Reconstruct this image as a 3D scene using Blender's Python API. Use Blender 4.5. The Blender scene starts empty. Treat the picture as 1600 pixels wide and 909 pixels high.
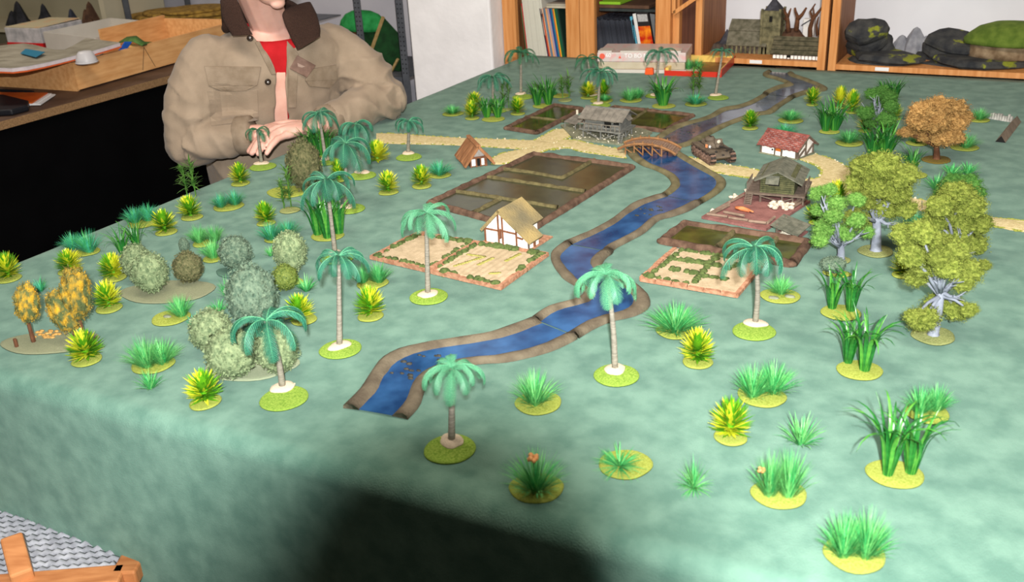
import bpy, bmesh, math, random
from mathutils import Vector, Matrix, noise
from mathutils.bvhtree import BVHTree

scene = bpy.context.scene
COL = scene.collection
R = math.radians
TZ = 0.76                                   # table top height
# ------------------------------------------------------------------ camera
F = 1500.0                                  # focal length in pixels of a 1600 px wide frame
CAM = Vector((0, 0, 1.48))
PITCH, ROLL, YAW = R(24.3), R(-3.2), R(30)
_rot = Matrix.Rotation(YAW, 3, 'Z')
CF = _rot @ Vector((0, math.cos(PITCH), -math.sin(PITCH)))
_u = _rot @ Vector((0, math.sin(PITCH), math.cos(PITCH)))
_r = _rot @ Vector((1, 0, 0))
CR = math.cos(ROLL) * _r + math.sin(ROLL) * _u
CU = -math.sin(ROLL) * _r + math.cos(ROLL) * _u
cam = bpy.data.cameras.new('camera_view')
cam.sensor_width = 36.0
cam.lens = F / 1600 * 36.0
cam.clip_start = 0.01
cam.dof.use_dof = True
cam.dof.focus_distance = 2.05
cam.dof.aperture_fstop = 7.5
cam_ob = bpy.data.objects.new('camera_view', cam)
COL.objects.link(cam_ob)
m = Matrix((CR, CU, -CF)).transposed().to_4x4()
m.translation = CAM
cam_ob.matrix_world = m
scene.camera = cam_ob
# ------------------------------------------------------------------ light
scene.view_settings.view_transform = 'Standard'
scene.view_settings.look = 'None'
scene.view_settings.gamma = 1.0
scene.view_settings.use_curve_mapping = False
scene.view_settings.exposure = 0.0
world = bpy.data.worlds.new('room_air')
scene.world = world
world.use_nodes = True
bg = world.node_tree.nodes['Background']
bg.inputs[0].default_value = (1.0, 0.86, 0.70, 1)
bg.inputs[1].default_value = 0.075

def lamp(name, loc, aim, power, size, color, size_y=None):
    l = bpy.data.lights.new(name, 'AREA')
    l.energy = power; l.color = color
    l.shape = 'RECTANGLE'; l.size = size; l.size_y = size_y or size
    o = bpy.data.objects.new(name, l); COL.objects.link(o)
    o.location = loc
    o.rotation_euler = (Vector(aim) - Vector(loc)).to_track_quat('-Z', 'Y').to_euler()
    return o
WARM = (1.0, 0.89, 0.76)
lamp('room_fill_lamp', (-1.3, 1.0, 2.45), (-1.4, 3.8, 0.7), 27, 1.2, WARM, 0.3)  # unseen room lamps, placed and tilted to brighten the pillar and bookcases
lamp('room_fill_lamp', (0.1, 1.0, 2.45), (-0.3, 3.8, 0.7), 27, 1.2, WARM, 0.3)
lamp('room_fill_lamp', (-4.2, 2.0, 2.75), (-4.2, 2.4, 0), 26, 1.2, WARM, 0.3)  # added to brighten the desk and left wall, no fixture known there
# the camera's own flash, behind and above the lens
FLASH = CAM - CF * 0.22 + CU * 0.0730 + CR * 0.014
lamp('camera_flash', FLASH, FLASH + CF, 100, 0.040, (1.0, 0.99, 0.97), 0.024)

# ------------------------------------------------------------------ geometry of the table plane
def ray(x, y):
    return CF + CR * ((x - 800) / F) + CU * ((454.5 - y) / F)
def on_plane(x, y, n, d):
    q = ray(x, y); n = Vector(n)
    return CAM + q * ((d - n.dot(CAM)) / n.dot(q))
def G(x, y, z=TZ):
    return on_plane(x, y, (0, 0, 1), z)
def onX(x, y, X):
    return on_plane(x, y, (1, 0, 0), X)
def onY(x, y, Y):
    return on_plane(x, y, (0, 1, 0), Y)
def mpp(P):
    return (Vector(P) - CAM).dot(CF) / F
def hgt(P, py):
    d = Vector(P) - CAM
    k = 454.5 - py
    return (F * d.dot(CU) - k * d.dot(CF)) / (k * CF.z - F * CU.z)
def facing(P, x, y):                         # point on the upright plane through P that faces the viewer
    n = Vector((CF.x, CF.y, 0)).normalized()
    return on_plane(x, y, n, n.dot(Vector(P)))

# ------------------------------------------------------------------ materials
def lin(c):
    out = []
    for v in c[:3]:
        v = v / 255.0
        out.append(v / 12.92 if v <= 0.04045 else ((v + 0.055) / 1.055) ** 2.4)
    return (*out, 1.0)
_M = {}
def mat(name, c1, c2=None, sc=30, rough=0.75, bump=0.0, bsc=None, spec=0.3, metal=0.0, detail=4.0,
        lo=0.35, hi=0.65, vary=0.0, stretch=None, coat=0.0, sheen=0.0, sub=0.0):
    if name in _M:
        return _M[name]
    m = bpy.data.materials.new(name); m.use_nodes = True
    nt = m.node_tree; N = nt.nodes; L = nt.links
    b = N['Principled BSDF']
    b.inputs['Roughness'].default_value = rough
    b.inputs['Specular IOR Level'].default_value = spec
    b.inputs['Metallic'].default_value = metal
    b.inputs['Coat Weight'].default_value = coat
    b.inputs['Sheen Weight'].default_value = sheen
    if sub:
        b.inputs['Subsurface Weight'].default_value = sub
        b.inputs['Subsurface Radius'].default_value = (0.01, 0.004, 0.002)
    tc = N.new('ShaderNodeTexCoord')
    src = tc.outputs['Object']
    if stretch:
        mp = N.new('ShaderNodeMapping'); mp.inputs['Scale'].default_value = stretch
        L.new(src, mp.inputs['Vector']); src = mp.outputs['Vector']
    col = None
    if c2 is not None:
        nz = N.new('ShaderNodeTexNoise'); nz.inputs['Scale'].default_value = sc
        nz.inputs['Detail'].default_value = detail
        L.new(src, nz.inputs['Vector'])
        cr = N.new('ShaderNodeValToRGB')
        cr.color_ramp.elements[0].position = lo; cr.color_ramp.elements[0].color = lin(c1)
        cr.color_ramp.elements[1].position = hi; cr.color_ramp.elements[1].color = lin(c2)
        L.new(nz.outputs['Fac'], cr.inputs['Fac'])
        col = cr.outputs['Color']
    else:
        b.inputs['Base Color'].default_value = lin(c1)
    if vary:
        oi = N.new('ShaderNodeObjectInfo')
        hs = N.new('ShaderNodeHueSaturation')
        mr = N.new('ShaderNodeMapRange')
        mr.inputs['To Min'].default_value = 1 - vary; mr.inputs['To Max'].default_value = 1 + vary
        L.new(oi.outputs['Random'], mr.inputs['Value'])
        L.new(mr.outputs['Result'], hs.inputs['Value'])
        if col is None:
            hs.inputs['Color'].default_value = lin(c1)
        else:
            L.new(col, hs.inputs['Color'])
        col = hs.outputs['Color']
    if col is not None:
        L.new(col, b.inputs['Base Color'])
    if bump:
        nb = N.new('ShaderNodeTexNoise'); nb.inputs['Scale'].default_value = bsc or sc * 3
        nb.inputs['Detail'].default_value = 5
        L.new(src, nb.inputs['Vector'])
        bp = N.new('ShaderNodeBump'); bp.inputs['Strength'].default_value = min(1.0, bump)
        bp.inputs['Distance'].default_value = 0.002
        L.new(nb.outputs['Fac'], bp.inputs['Height']); L.new(bp.outputs['Normal'], b.inputs['Normal'])
    _M[name] = m
    return m

# ------------------------------------------------------------------ mesh building
class MB:
    def __init__(s):
        s.v = []; s.f = []; s.m = []
    def add(s, vs, fs, mi=0, M=None):
        o = len(s.v)
        if M is not None:
            vs = [M @ Vector(p) for p in vs]
        s.v += [tuple(p) for p in vs]
        s.f += [tuple(i + o for i in f) for f in fs]
        s.m += [mi] * len(fs)
        return s
    def box(s, lo, hi, mi=0, M=None, taper=0.0):
        x0, y0, z0 = lo; x1, y1, z1 = hi; t = taper
        vs = [(x0, y0, z0), (x1, y0, z0), (x1, y1, z0), (x0, y1, z0),
              (x0 + t, y0 + t, z1), (x1 - t, y0 + t, z1), (x1 - t, y1 - t, z1), (x0 + t, y1 - t, z1)]
        return s.add(vs, [(0, 3, 2, 1), (4, 5, 6, 7), (0, 1, 5, 4), (1, 2, 6, 5), (2, 3, 7, 6), (3, 0, 4, 7)], mi, M)
    def bar(s, a, b, w, h=None, mi=0, up=(0, 0, 1), M=None):
        a = Vector(a); b = Vector(b); h = h or w
        t = (b - a).normalized(); up = Vector(up)
        if abs(t.dot(up)) > 0.95:
            up = Vector((1, 0, 0))
        x = t.cross(up).normalized() * (w / 2); y = x.cross(t).normalized() * (h / 2)
        vs = [a - x - y, a + x - y, a + x + y, a - x + y, b - x - y, b + x - y, b + x + y, b - x + y]
        return s.add(vs, [(0, 3, 2, 1), (4, 5, 6, 7), (0, 1, 5, 4), (1, 2, 6, 5), (2, 3, 7, 6), (3, 0, 4, 7)], mi, M)
    def tube(s, pts, rad, n=8, mi=0, cap=True, M=None, el=1.0):
        pts = [Vector(p) for p in pts]
        if not isinstance(rad, (list, tuple)):
            rad = [rad] * len(pts)
        vs = []; fs = []
        t0 = (pts[1] - pts[0]).normalized()
        x = t0.orthogonal().normalized()
        if abs(t0.z) < 0.9:
            x = t0.cross(Vector((0, 0, 1))).normalized()
        for i, p in enumerate(pts):
            a = pts[max(0, i - 1)]; b = pts[min(len(pts) - 1, i + 1)]
            t = (b - a).normalized()
            x = (x - t * x.dot(t)).normalized(); y = t.cross(x)
            for k in range(n):
                an = 2 * math.pi * k / n
                vs.append(p + (x * math.cos(an) + y * math.sin(an) * el) * rad[i])
        for i in range(len(pts) - 1):
            for k in range(n):
                k2 = (k + 1) % n
                fs.append((i * n + k, i * n + k2, (i + 1) * n + k2, (i + 1) * n + k))
        if cap:
            fs.append(tuple(reversed(range(n)))); q = (len(pts) - 1) * n
            fs.append(tuple(range(q, q + n)))
        return s.add(vs, fs, mi, M)
    def lathe(s, prof, n=20, mi=0, M=None, sx=1.0, sy=1.0, wob=0.0, seed=0):
        vs = []; fs = []
        rr = random.Random(seed); ph = [rr.uniform(0, 6.28) for _ in range(4)]
        for (r, z) in prof:
            for k in range(n):
                a = 2 * math.pi * k / n
                q = 1 + wob * (math.sin(2 * a + ph[0]) + .7 * math.sin(3 * a + ph[1]) + .5 * math.sin(5 * a + ph[2]))
                vs.append((r * math.cos(a) * sx * q, r * math.sin(a) * sy * q, z))
        for i in range(len(prof) - 1):
            for k in range(n):
                k2 = (k + 1) % n
                fs.append((i * n + k, i * n + k2, (i + 1) * n + k2, (i + 1) * n + k))
        fs.append(tuple(reversed(range(n)))); q = (len(prof) - 1) * n
        fs.append(tuple(range(q, q + n)))
        return s.add(vs, fs, mi, M)
    def prism(s, poly, z0, z1, mi=0, M=None):
        n = len(poly)
        ar = sum(poly[i][0] * poly[(i + 1) % n][1] - poly[(i + 1) % n][0] * poly[i][1] for i in range(n))
        if ar < 0:
            poly = poly[::-1]
        vs = [(p[0], p[1], z0) for p in poly] + [(p[0], p[1], z1) for p in poly]
        fs = [tuple(reversed(range(n))), tuple(range(n, 2 * n))]
        fs += [(i, (i + 1) % n, n + (i + 1) % n, n + i) for i in range(n)]
        return s.add(vs, fs, mi, M)
    def slab(s, quad, t, mi=0, M=None):       # a thick sheet, quad = points in order, thickness along its normal
        q = [Vector(p) for p in quad]
        nrm = (q[1] - q[0]).cross(q[2] - q[0]).normalized() * t
        n = len(q)
        vs = [p for p in q] + [p - nrm for p in q]
        fs = [tuple(range(n)), tuple(reversed(range(n, 2 * n)))]
        fs += [(i, n + i, n + (i + 1) % n, (i + 1) % n) for i in range(n)]
        return s.add(vs, fs, mi, M)
    def ball(s, c, r, mi=0, sub=2, M=None, sc=(1, 1, 1), nz=0.0, seed=0, freq=2.0):
        vs, fs = ico(sub)
        out = []
        for p in vs:
            k = r
            if nz:
                k *= 1 + nz * noise.noise(Vector(p) * freq + Vector((seed * 7.3, seed * 3.1, 0)))
            out.append((c[0] + p[0] * k * sc[0], c[1] + p[1] * k * sc[1], c[2] + p[2] * k * sc[2]))
        return s.add(out, fs, mi, M)
    def mesh(s, name, mats, smooth=False):
        me = bpy.data.meshes.new(name)
        me.from_pydata(s.v, [], s.f)
        for q in (mats if isinstance(mats, (list, tuple)) else [mats]):
            me.materials.append(q)
        if len(set(s.m)) > 1:
            me.polygons.foreach_set('material_index', s.m)
        if smooth:
            me.polygons.foreach_set('use_smooth', [True] * len(me.polygons))
        me.update()
        return me
    def build(s, name, mats, parent=None, loc=None, smooth=False, rot=None):
        return put(name, s.mesh(name, mats, smooth), parent, loc, rot)
_ico = {}
def ico(sub):
    if sub not in _ico:
        bm = bmesh.new(); bmesh.ops.create_icosphere(bm, subdivisions=sub, radius=1.0)
        bm.verts.index_update()
        _ico[sub] = ([tuple(v.co) for v in bm.verts], [tuple(v.index for v in f.verts) for f in bm.faces])
        bm.free()
    return _ico[sub]
def put(name, me, parent=None, loc=None, rot=None, scale=None):
    o = bpy.data.objects.new(name, me); COL.objects.link(o)
    if parent is not None:
        o.parent = parent
    if loc is not None:
        o.location = loc
    if rot is not None:
        o.rotation_euler = rot
    if scale is not None:
        o.scale = scale
    return o
def thing(name, label, cat, loc=(0, 0, 0), rz=0.0, group=None, scale=None):
    o = bpy.data.objects.new(name, None); COL.objects.link(o)
    o.empty_display_size = 0.02
    o.location = loc; o.rotation_euler = (0, 0, rz)
    if scale is not None:
        o.scale = scale
    return tag(o, label, cat, group)
def tag(o, label, cat, group=None):
    o['label'] = label; o['category'] = cat
    if group:
        o['group'] = group
    return o
def struct(o, label=None):
    o['kind'] = 'structure'
    if label:
        o['label'] = label
    return o
def stuff(o):
    o['kind'] = 'stuff'
    return o
def bevel(o, w, seg=2):
    b = o.modifiers.new('edge', 'BEVEL'); b.width = w; b.segments = seg; b.limit_method = 'ANGLE'
    return o

# ------------------------------------------------------------------ colours
m_cloth = mat('green_felt', (84, 119, 105), (106, 140, 124), sc=26, rough=0.95, bump=0.5, bsc=420, detail=10, spec=0.1, sheen=0.1)
m_flock = mat('yellow_green_flock', (138, 150, 60), (176, 184, 90), sc=13, detail=7, rough=0.95, bump=0.6, bsc=60, spec=0.1)
m_flock2 = mat('leaf_green_flock', (112, 150, 52), (164, 190, 84), sc=13, detail=7, rough=0.95, bump=0.6, bsc=60, spec=0.1)
m_flockdull = mat('dull_green_flock', (124, 134, 78), (166, 170, 112), sc=13, detail=7, rough=0.95, bump=0.6, bsc=60, spec=0.1)
m_sand = mat('pale_sand', (206, 186, 160), (228, 210, 186), sc=9, rough=0.95, bump=0.5, bsc=30, spec=0.1)
m_trunk = mat('palm_bark', (126, 120, 108), (158, 150, 136), sc=60, rough=0.85, bump=0.6, bsc=240, stretch=(1, 1, 6))
m_frond = mat('palm_frond_green', (24, 84, 64), (50, 118, 92), sc=50, rough=0.5, spec=0.4, vary=0.16)
m_rib_lit = mat('palm_rib_and_lit_frond', (58, 124, 92), (94, 160, 118), sc=50, rough=0.5, spec=0.4, vary=0.12)  # paler rib green; on front palms it carries the flash's overexposure
m_frondd = mat('palm_frond_dark', (24, 84, 58), (46, 110, 74), sc=50, rough=0.5, spec=0.4, vary=0.12)
m_gr1 = mat('grass_emerald', (38, 138, 72), (78, 170, 92), sc=9, rough=0.5, spec=0.4, vary=0.12)
m_gr2 = mat('grass_light', (82, 168, 86), (122, 192, 112), sc=9, rough=0.5, spec=0.4, vary=0.12)
m_gr3 = mat('grass_teal', (40, 142, 110), (80, 176, 136), sc=9, rough=0.5, spec=0.4, vary=0.1)
m_sp1 = mat('spiky_green', (56, 130, 20), (110, 172, 30), sc=4, rough=0.35, spec=0.5, vary=0.12)
m_sp2 = mat('spiky_yellow', (186, 200, 30), (224, 224, 60), sc=4, rough=0.35, spec=0.5, vary=0.08)
m_rd1 = mat('reed_green', (18, 82, 28), (40, 114, 42), sc=12, rough=0.35, spec=0.5, vary=0.12)
m_rd2 = mat('reed_light', (48, 120, 40), (84, 148, 52), sc=12, rough=0.35, spec=0.5, vary=0.12)
m_fern = mat('fern_green', (52, 98, 34), (92, 136, 56), sc=40, rough=0.45, spec=0.4, vary=0.15)
m_greytrunk = mat('grey_blue_trunk', (112, 118, 130), (146, 152, 164), sc=50, rough=0.8, bump=0.4)
m_olive = mat('olive_foliage', (84, 98, 34), (140, 150, 68), sc=4, rough=0.9, spec=0.15, vary=0.14, bump=0.4, bsc=30)
m_green = mat('mid_green_foliage', (70, 116, 44), (122, 164, 80), sc=4, rough=0.9, spec=0.15, vary=0.12, bump=0.4, bsc=30)
m_dkgreen = mat('dark_green_foliage', (52, 98, 36), (84, 128, 58), sc=4, rough=0.9, spec=0.15, vary=0.12, bump=0.4, bsc=30)
m_autumn = mat('autumn_foliage', (130, 96, 52), (186, 148, 92), sc=4, rough=0.9, spec=0.15, vary=0.12, bump=0.4, bsc=30)
m_shrub1 = mat('grey_green_shrub', (92, 110, 78), (140, 154, 114), sc=5, rough=0.9, spec=0.15, vary=0.1, bump=0.4, bsc=30)
m_shrub2 = mat('dark_olive_shrub', (70, 76, 48), (112, 108, 76), sc=5, rough=0.9, spec=0.15, vary=0.1, bump=0.4, bsc=30)
m_shrub3 = mat('grey_teal_shrub', (74, 96, 80), (116, 134, 112), sc=5, rough=0.9, spec=0.15, vary=0.1, bump=0.4, bsc=30)
m_yellowtree = mat('yellow_autumn_foliage', (86, 96, 58), (196, 152, 44), sc=2.6, lo=.42, hi=.66, rough=0.9, spec=0.15, bump=0.4, bsc=30, vary=0.08)
m_brownbark = mat('brown_bark', (78, 48, 30), (108, 70, 46), sc=60, rough=0.9, bump=0.5)

# ------------------------------------------------------------------ floor and walls
struct(MB().box((-6.6, -1.6, -0.05), (2.6, 4.6, 0.0)).build('floor', mat('dark_concrete', (58, 54, 50), (74, 70, 66), sc=6, bump=0.3)))
m_wall = mat('lilac_grey_plaster', (186, 184, 194), (196, 194, 202), sc=5, bump=0.3, bsc=60)
struct(MB().box((-6.5, 4.16, 0.0), (2.6, 4.26, 2.9)).build('wall_back', m_wall))
struct(MB().box((-6.5, -1.6, 0.0), (-6.4, 4.16, 2.9)).build('wall_left', mat('dim_cream_plaster', (150, 142, 122), (160, 152, 132), sc=5, bump=0.3, bsc=60)))
m_pillar = mat('white_plaster', (226, 224, 226), (236, 234, 236), sc=8, rough=0.9, bump=0.8, bsc=40)
PY = 3.33
pl, pr = onY(643, 80, PY).x, onY(769, 80, PY).x
struct(bevel(MB().box((pl, PY, 0.0), (pr, PY + 0.42, 2.9)).build('trim_1', m_pillar), 0.008), 'white rough-plastered pillar')

# ------------------------------------------------------------------ the game table under its cloth
TX0, TX1 = -1.828, 0.34
TY1 = 3.40
def front_y(x):
    a, b = G(0, 591), G(1150, 900)
    return a.y + (b.y - a.y) * (x - a.x) / (b.x - a.x)
tbl = thing('game_table', 'wooden table hidden under the green felt cloth', 'table', (TX0 + 1.0, 2.0, 0))
m_tab = mat('plain_pine', (150, 112, 70), (170, 130, 86), sc=10, stretch=(1, 8, 1))
MB().box((TX0 + 0.03, front_y(0) + 0.06, TZ - 0.045), (TX1 - 0.03, TY1 - 0.02, TZ - 0.009), M=Matrix.Translation((-TX0 - 1.0, -2.0, 0))).build('table_board', m_tab, tbl)
for sx in (TX0 + 0.12, TX1 - 0.12):
    for sy in (1.0, 3.2):
        MB().box((-0.035, -0.035, 0), (0.035, 0.035, TZ - 0.045)).build('leg', m_tab, tbl, (sx - TX0 - 1.0, sy - 2.0, 0))

def cloth():
    mb = MB()
    nx = 90
    hem0 = TZ - onY(70, 863, front_y(-1.35)).z + 0.0
    cols = []
    rr = random.Random(5)
    for i in range(nx + 1):
        x = TX0 + (TX1 - TX0) * i / nx
        fy = front_y(x)
        prof = []
        # hanging front, hem upwards
        hem = hem0 + 0.032 + 0.010 * noise.noise(Vector((x * 9, 2, 0))) + 0.006 * noise.noise(Vector((x * 31, 5, 0)))
        for k in range(13):
            t = k / 12
            z = TZ - hem + (hem - 0.03) * t
            wv = 0.010 * (1 - t) * noise.noise(Vector((x * 4, 0.4, 0))) + 0.004 * (1 - t) * noise.noise(Vector((x * 11, z * 5, 0)))
            prof.append((x, fy + wv - 0.012 * (1 - t), z))
        for k in range(1, 7):
            a = k / 6 * math.pi / 2
            prof.append((x, fy + 0.03 * (1 - math.cos(a)), TZ - 0.03 * (1 - math.sin(a))))
        for k in range(1, 61):
            t = k / 60
            y = fy + 0.03 + (TY1 - fy - 0.03) * t
            z = TZ + (0.0008 * noise.noise(Vector((x * 7, y * 7, 0))) if k < 60 else 0) - 0.0004
            prof.append((x, y, z))
        for k in range(1, 5):
            prof.append((x, TY1 + 0.006, TZ - 0.02 * k))
        cols.append(prof)
    # side hems
    left = [(TX0 - 0.012, p[1], p[2] - 0.012) for p in cols[0][18:]]
    n = len(cols[0])
    vs = [p for c in cols for p in c]
    fs = [(i * n + k, (i + 1) * n + k, (i + 1) * n + k + 1, i * n + k + 1) for i in range(nx) for k in range(n - 1)]
    mb.add(vs, fs)
    def side(c, sg, dz):
        p0 = [Vector(p) for p in c[12:79]]
        o = []
        for d, z in ((0, 0), (0.010, -0.003), (0.016, -0.012), (0.017, -dz)):
            o.append([(p.x + sg * d, p.y, p.z + z) for p in p0])
        vs = [p for r_ in o for p in r_]; k = len(p0)
        q = []
        for a in range(3):
            for b in range(k - 1):
                f = (a * k + b, a * k + b + 1, (a + 1) * k + b + 1, (a + 1) * k + b)
                q.append(f if sg > 0 else f[::-1])
        mb.add(vs, q)
    side(cols[0], -1, 0.075)
    side(cols[-1], 1, 0.30)
    me = mb.mesh('tablecloth', m_cloth, True)
    bm = bmesh.new(); bm.from_mesh(me); bmesh.ops.remove_doubles(bm, verts=bm.verts, dist=1e-5)
    bmesh.ops.recalc_face_normals(bm, faces=bm.faces)
    bm.to_mesh(me); bm.free()
    o = put('tablecloth', me)
    so = o.modifiers.new('thick', 'SOLIDIFY'); so.thickness = 0.003; so.offset = -1
    return o
tag(cloth(), 'mottled green felt cloth covering the whole game table and hanging down in front', 'tablecloth')
# ------------------------------------------------------------------ river
m_water = mat('river_blue', (20, 54, 96), (48, 92, 140), sc=16, rough=0.16, spec=0.4, bump=0.08, bsc=60)
m_waterup = mat('river_grey_blue', (46, 62, 84), (84, 100, 122), sc=18, rough=0.15, spec=0.6, bump=0.15, bsc=60, coat=0.3)
m_bank = mat('river_bank', (86, 76, 62), (112, 102, 84), sc=30, rough=0.9, bump=0.7, bsc=260)
m_bankg = mat('river_bank_mossy', (92, 86, 60), (120, 112, 82), sc=30, rough=0.9, bump=0.7, bsc=260)
m_rub = mat('dark_rubber', (28, 26, 26), rough=0.7)
m_peb = mat('dark_pebble', (44, 46, 44), (74, 70, 60), sc=200, rough=0.8)

def resample(pts, n):
    P = [G(*p) for p in pts]
    # smooth by Catmull-Rom then walk by length
    dense = []
    for i in range(len(P) - 1):
        p0 = P[max(0, i - 1)]; p1 = P[i]; p2 = P[i + 1]; p3 = P[min(len(P) - 1, i + 2)]
        for k in range(10):
            t = k / 10
            dense.append(0.5 * ((2 * p1) + (p2 - p0) * t + (2 * p0 - 5 * p1 + 4 * p2 - p3) * t * t + (3 * p1 - p0 - 3 * p2 + p3) * t ** 3))
    dense.append(P[-1])
    L = [0]
    for a, b in zip(dense, dense[1:]):
        L.append(L[-1] + (b - a).length)
    out = []; j = 0
    for k in range(n):
        d = L[-1] * k / (n - 1)
        while j < len(L) - 2 and L[j + 1] < d:
            j += 1
        t = 0 if L[j + 1] == L[j] else (d - L[j]) / (L[j + 1] - L[j])
        out.append(dense[j].lerp(dense[j + 1], min(1, t)))
    return out

def river(label, left, right, lf=0.2, rf=0.2, wat=None, bank=None, rocks=0, seed=0, rock_at=(0.1, 0.5)):
    n = 26
    A = resample(left, n); B = resample(right, n)
    o = (A[0] + B[0] + A[-1] + B[-1]) / 4; o.z = TZ
    t = thing('river_section', label, 'river', o, 0, 'river sections joined end to end')
    # water sheet
    mb = MB(); vs = []
    for a, b in zip(A, B):
        for k in range(5):
            p = a.lerp(b, lf * 0.7 + (1 - (lf + rf) * 0.7) * k / 4) - o
            vs.append((p.x, p.y, 0.0032))
    mb.add(vs, [(i * 5 + k, i * 5 + k + 1, (i + 1) * 5 + k + 1, (i + 1) * 5 + k) for i in range(n - 1) for k in range(4)])
    w = mb.build('water', wat or m_water, t, smooth=True)
    # banks: rounded rise from the outer edge down to the water
    for S, T, fr in ((A, B, lf), (B, A, rf)):
        mb = MB(); vs = []
        for i, (a, b) in enumerate(zip(S, T)):
            for q, z in ((0.0, 0.0005), (0.04, 0.0062), (0.3, 0.0098), (0.6, 0.0092), (0.88, 0.0056), (1.0, 0.0022)):
                p = a.lerp(b, fr * q) - o
                nz = noise.noise(Vector((p.x * 60 + seed, p.y * 60, q * 3)))
                vs.append((p.x + nz * 0.0008, p.y, max(0.0004, z + nz * 0.0012)))
        fs = [(i * 6 + k, i * 6 + k + 1, (i + 1) * 6 + k + 1, (i + 1) * 6 + k) for i in range(n - 1) for k in range(5)]
        fs.append(tuple(range(6))); fs.append(tuple(range((n - 1) * 6, n * 6)))
        mb.add(vs, fs)
        bk = mb.build('bank', bank or m_bank, t, smooth=True)
    if rocks:
        rr = random.Random(seed); mb = MB()
        for _ in range(rocks):
            i = int(n * rr.uniform(*rock_at)); q = rr.uniform(lf + .04, 1 - rf - .05)
            p = A[min(i, n - 1)].lerp(B[min(i, n - 1)], q) - o
            p.x += rr.uniform(-.006, .006); p.y += rr.uniform(-.006, .006)
            mb.ball((p.x, p.y, 0.0036), rr.uniform(.0022, .0045), sub=1, sc=(1.5, 1, .5), nz=.4, seed=_)
        stuff(mb.build('pebbles', m_peb, t, smooth=True))
    return t

river('river section nearest the front, ending in an open dark edge among the grass tufts',
      [(536, 638), (562, 612), (580, 585), (597, 563), (625, 548), (670, 538), (720, 530), (770, 521), (829, 500)],
      [(637, 656), (657, 633), (668, 601), (694, 583), (746, 570), (797, 566), (861, 550), (903, 530)], .26, .24, rocks=16, seed=3, rock_at=(.28, .5))
river('hooked river section passing under the second palm, bending sharply beside the pale hedge field',
      [(831, 499), (855, 483), (880, 476), (900, 470), (912, 461), (908, 453), (896, 446), (880, 436), (865, 416), (861, 398), (879, 382)],
      [(905, 529), (928, 515), (956, 503), (991, 495), (1013, 483), (1015, 467), (995, 447), (970, 436), (950, 427), (941, 416), (946, 405), (957, 397)], .2, .24, seed=4)
river('river section with ripples between the white thatched house and the long rice paddy',
      [(880, 381), (915, 367), (951, 348), (970, 334), (989, 320), (1014, 311), (1030, 307)],
      [(958, 396), (962, 389), (981, 379), (1008, 364), (1030, 345), (1052, 339), (1077, 330), (1096, 319)], .2, .22, rocks=14, seed=6, rock_at=(.55, .8))
river('curved river section running out from under the plank bridge',
      [(1031, 306.5), (1041, 300), (1049, 288), (1041, 276), (1025, 267), (1003, 259), (984, 246), (980, 236), (990, 228)],
      [(1097, 318.5), (1121, 304), (1134, 291), (1131, 281), (1113, 270), (1094, 259), (1072, 246), (1060, 238), (1052, 232)], .19, .17, bank=m_bankg, seed=8)
river('long grey-blue river section with dark debris upstream of the bridge',
      [(1003, 227), (1022, 217), (1052, 199), (1100, 186), (1125, 172), (1149, 168), (1172, 160), (1191, 149)],
      [(1055, 231), (1064, 231), (1080, 227), (1107, 213), (1138, 197), (1159, 189), (1184, 181), (1206, 178), (1222, 166), (1241, 154)], .2, .2, wat=m_waterup, bank=m_bankg, rocks=22, seed=9, rock_at=(.0, .45))
river('farthest river section, zigzagging to a blunt end before the shelves',
      [(1191, 148.5), (1194, 145), (1212, 137), (1229, 132.5), (1212, 125), (1194, 120), (1192, 116), (1198, 113)],
      [(1241.5, 153.5), (1269, 145), (1289, 142.5), (1291, 138), (1266, 127), (1247, 121), (1243, 119), (1240, 116)], .2, .24, wat=m_waterup, bank=m_bankg, seed=10)

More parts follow.
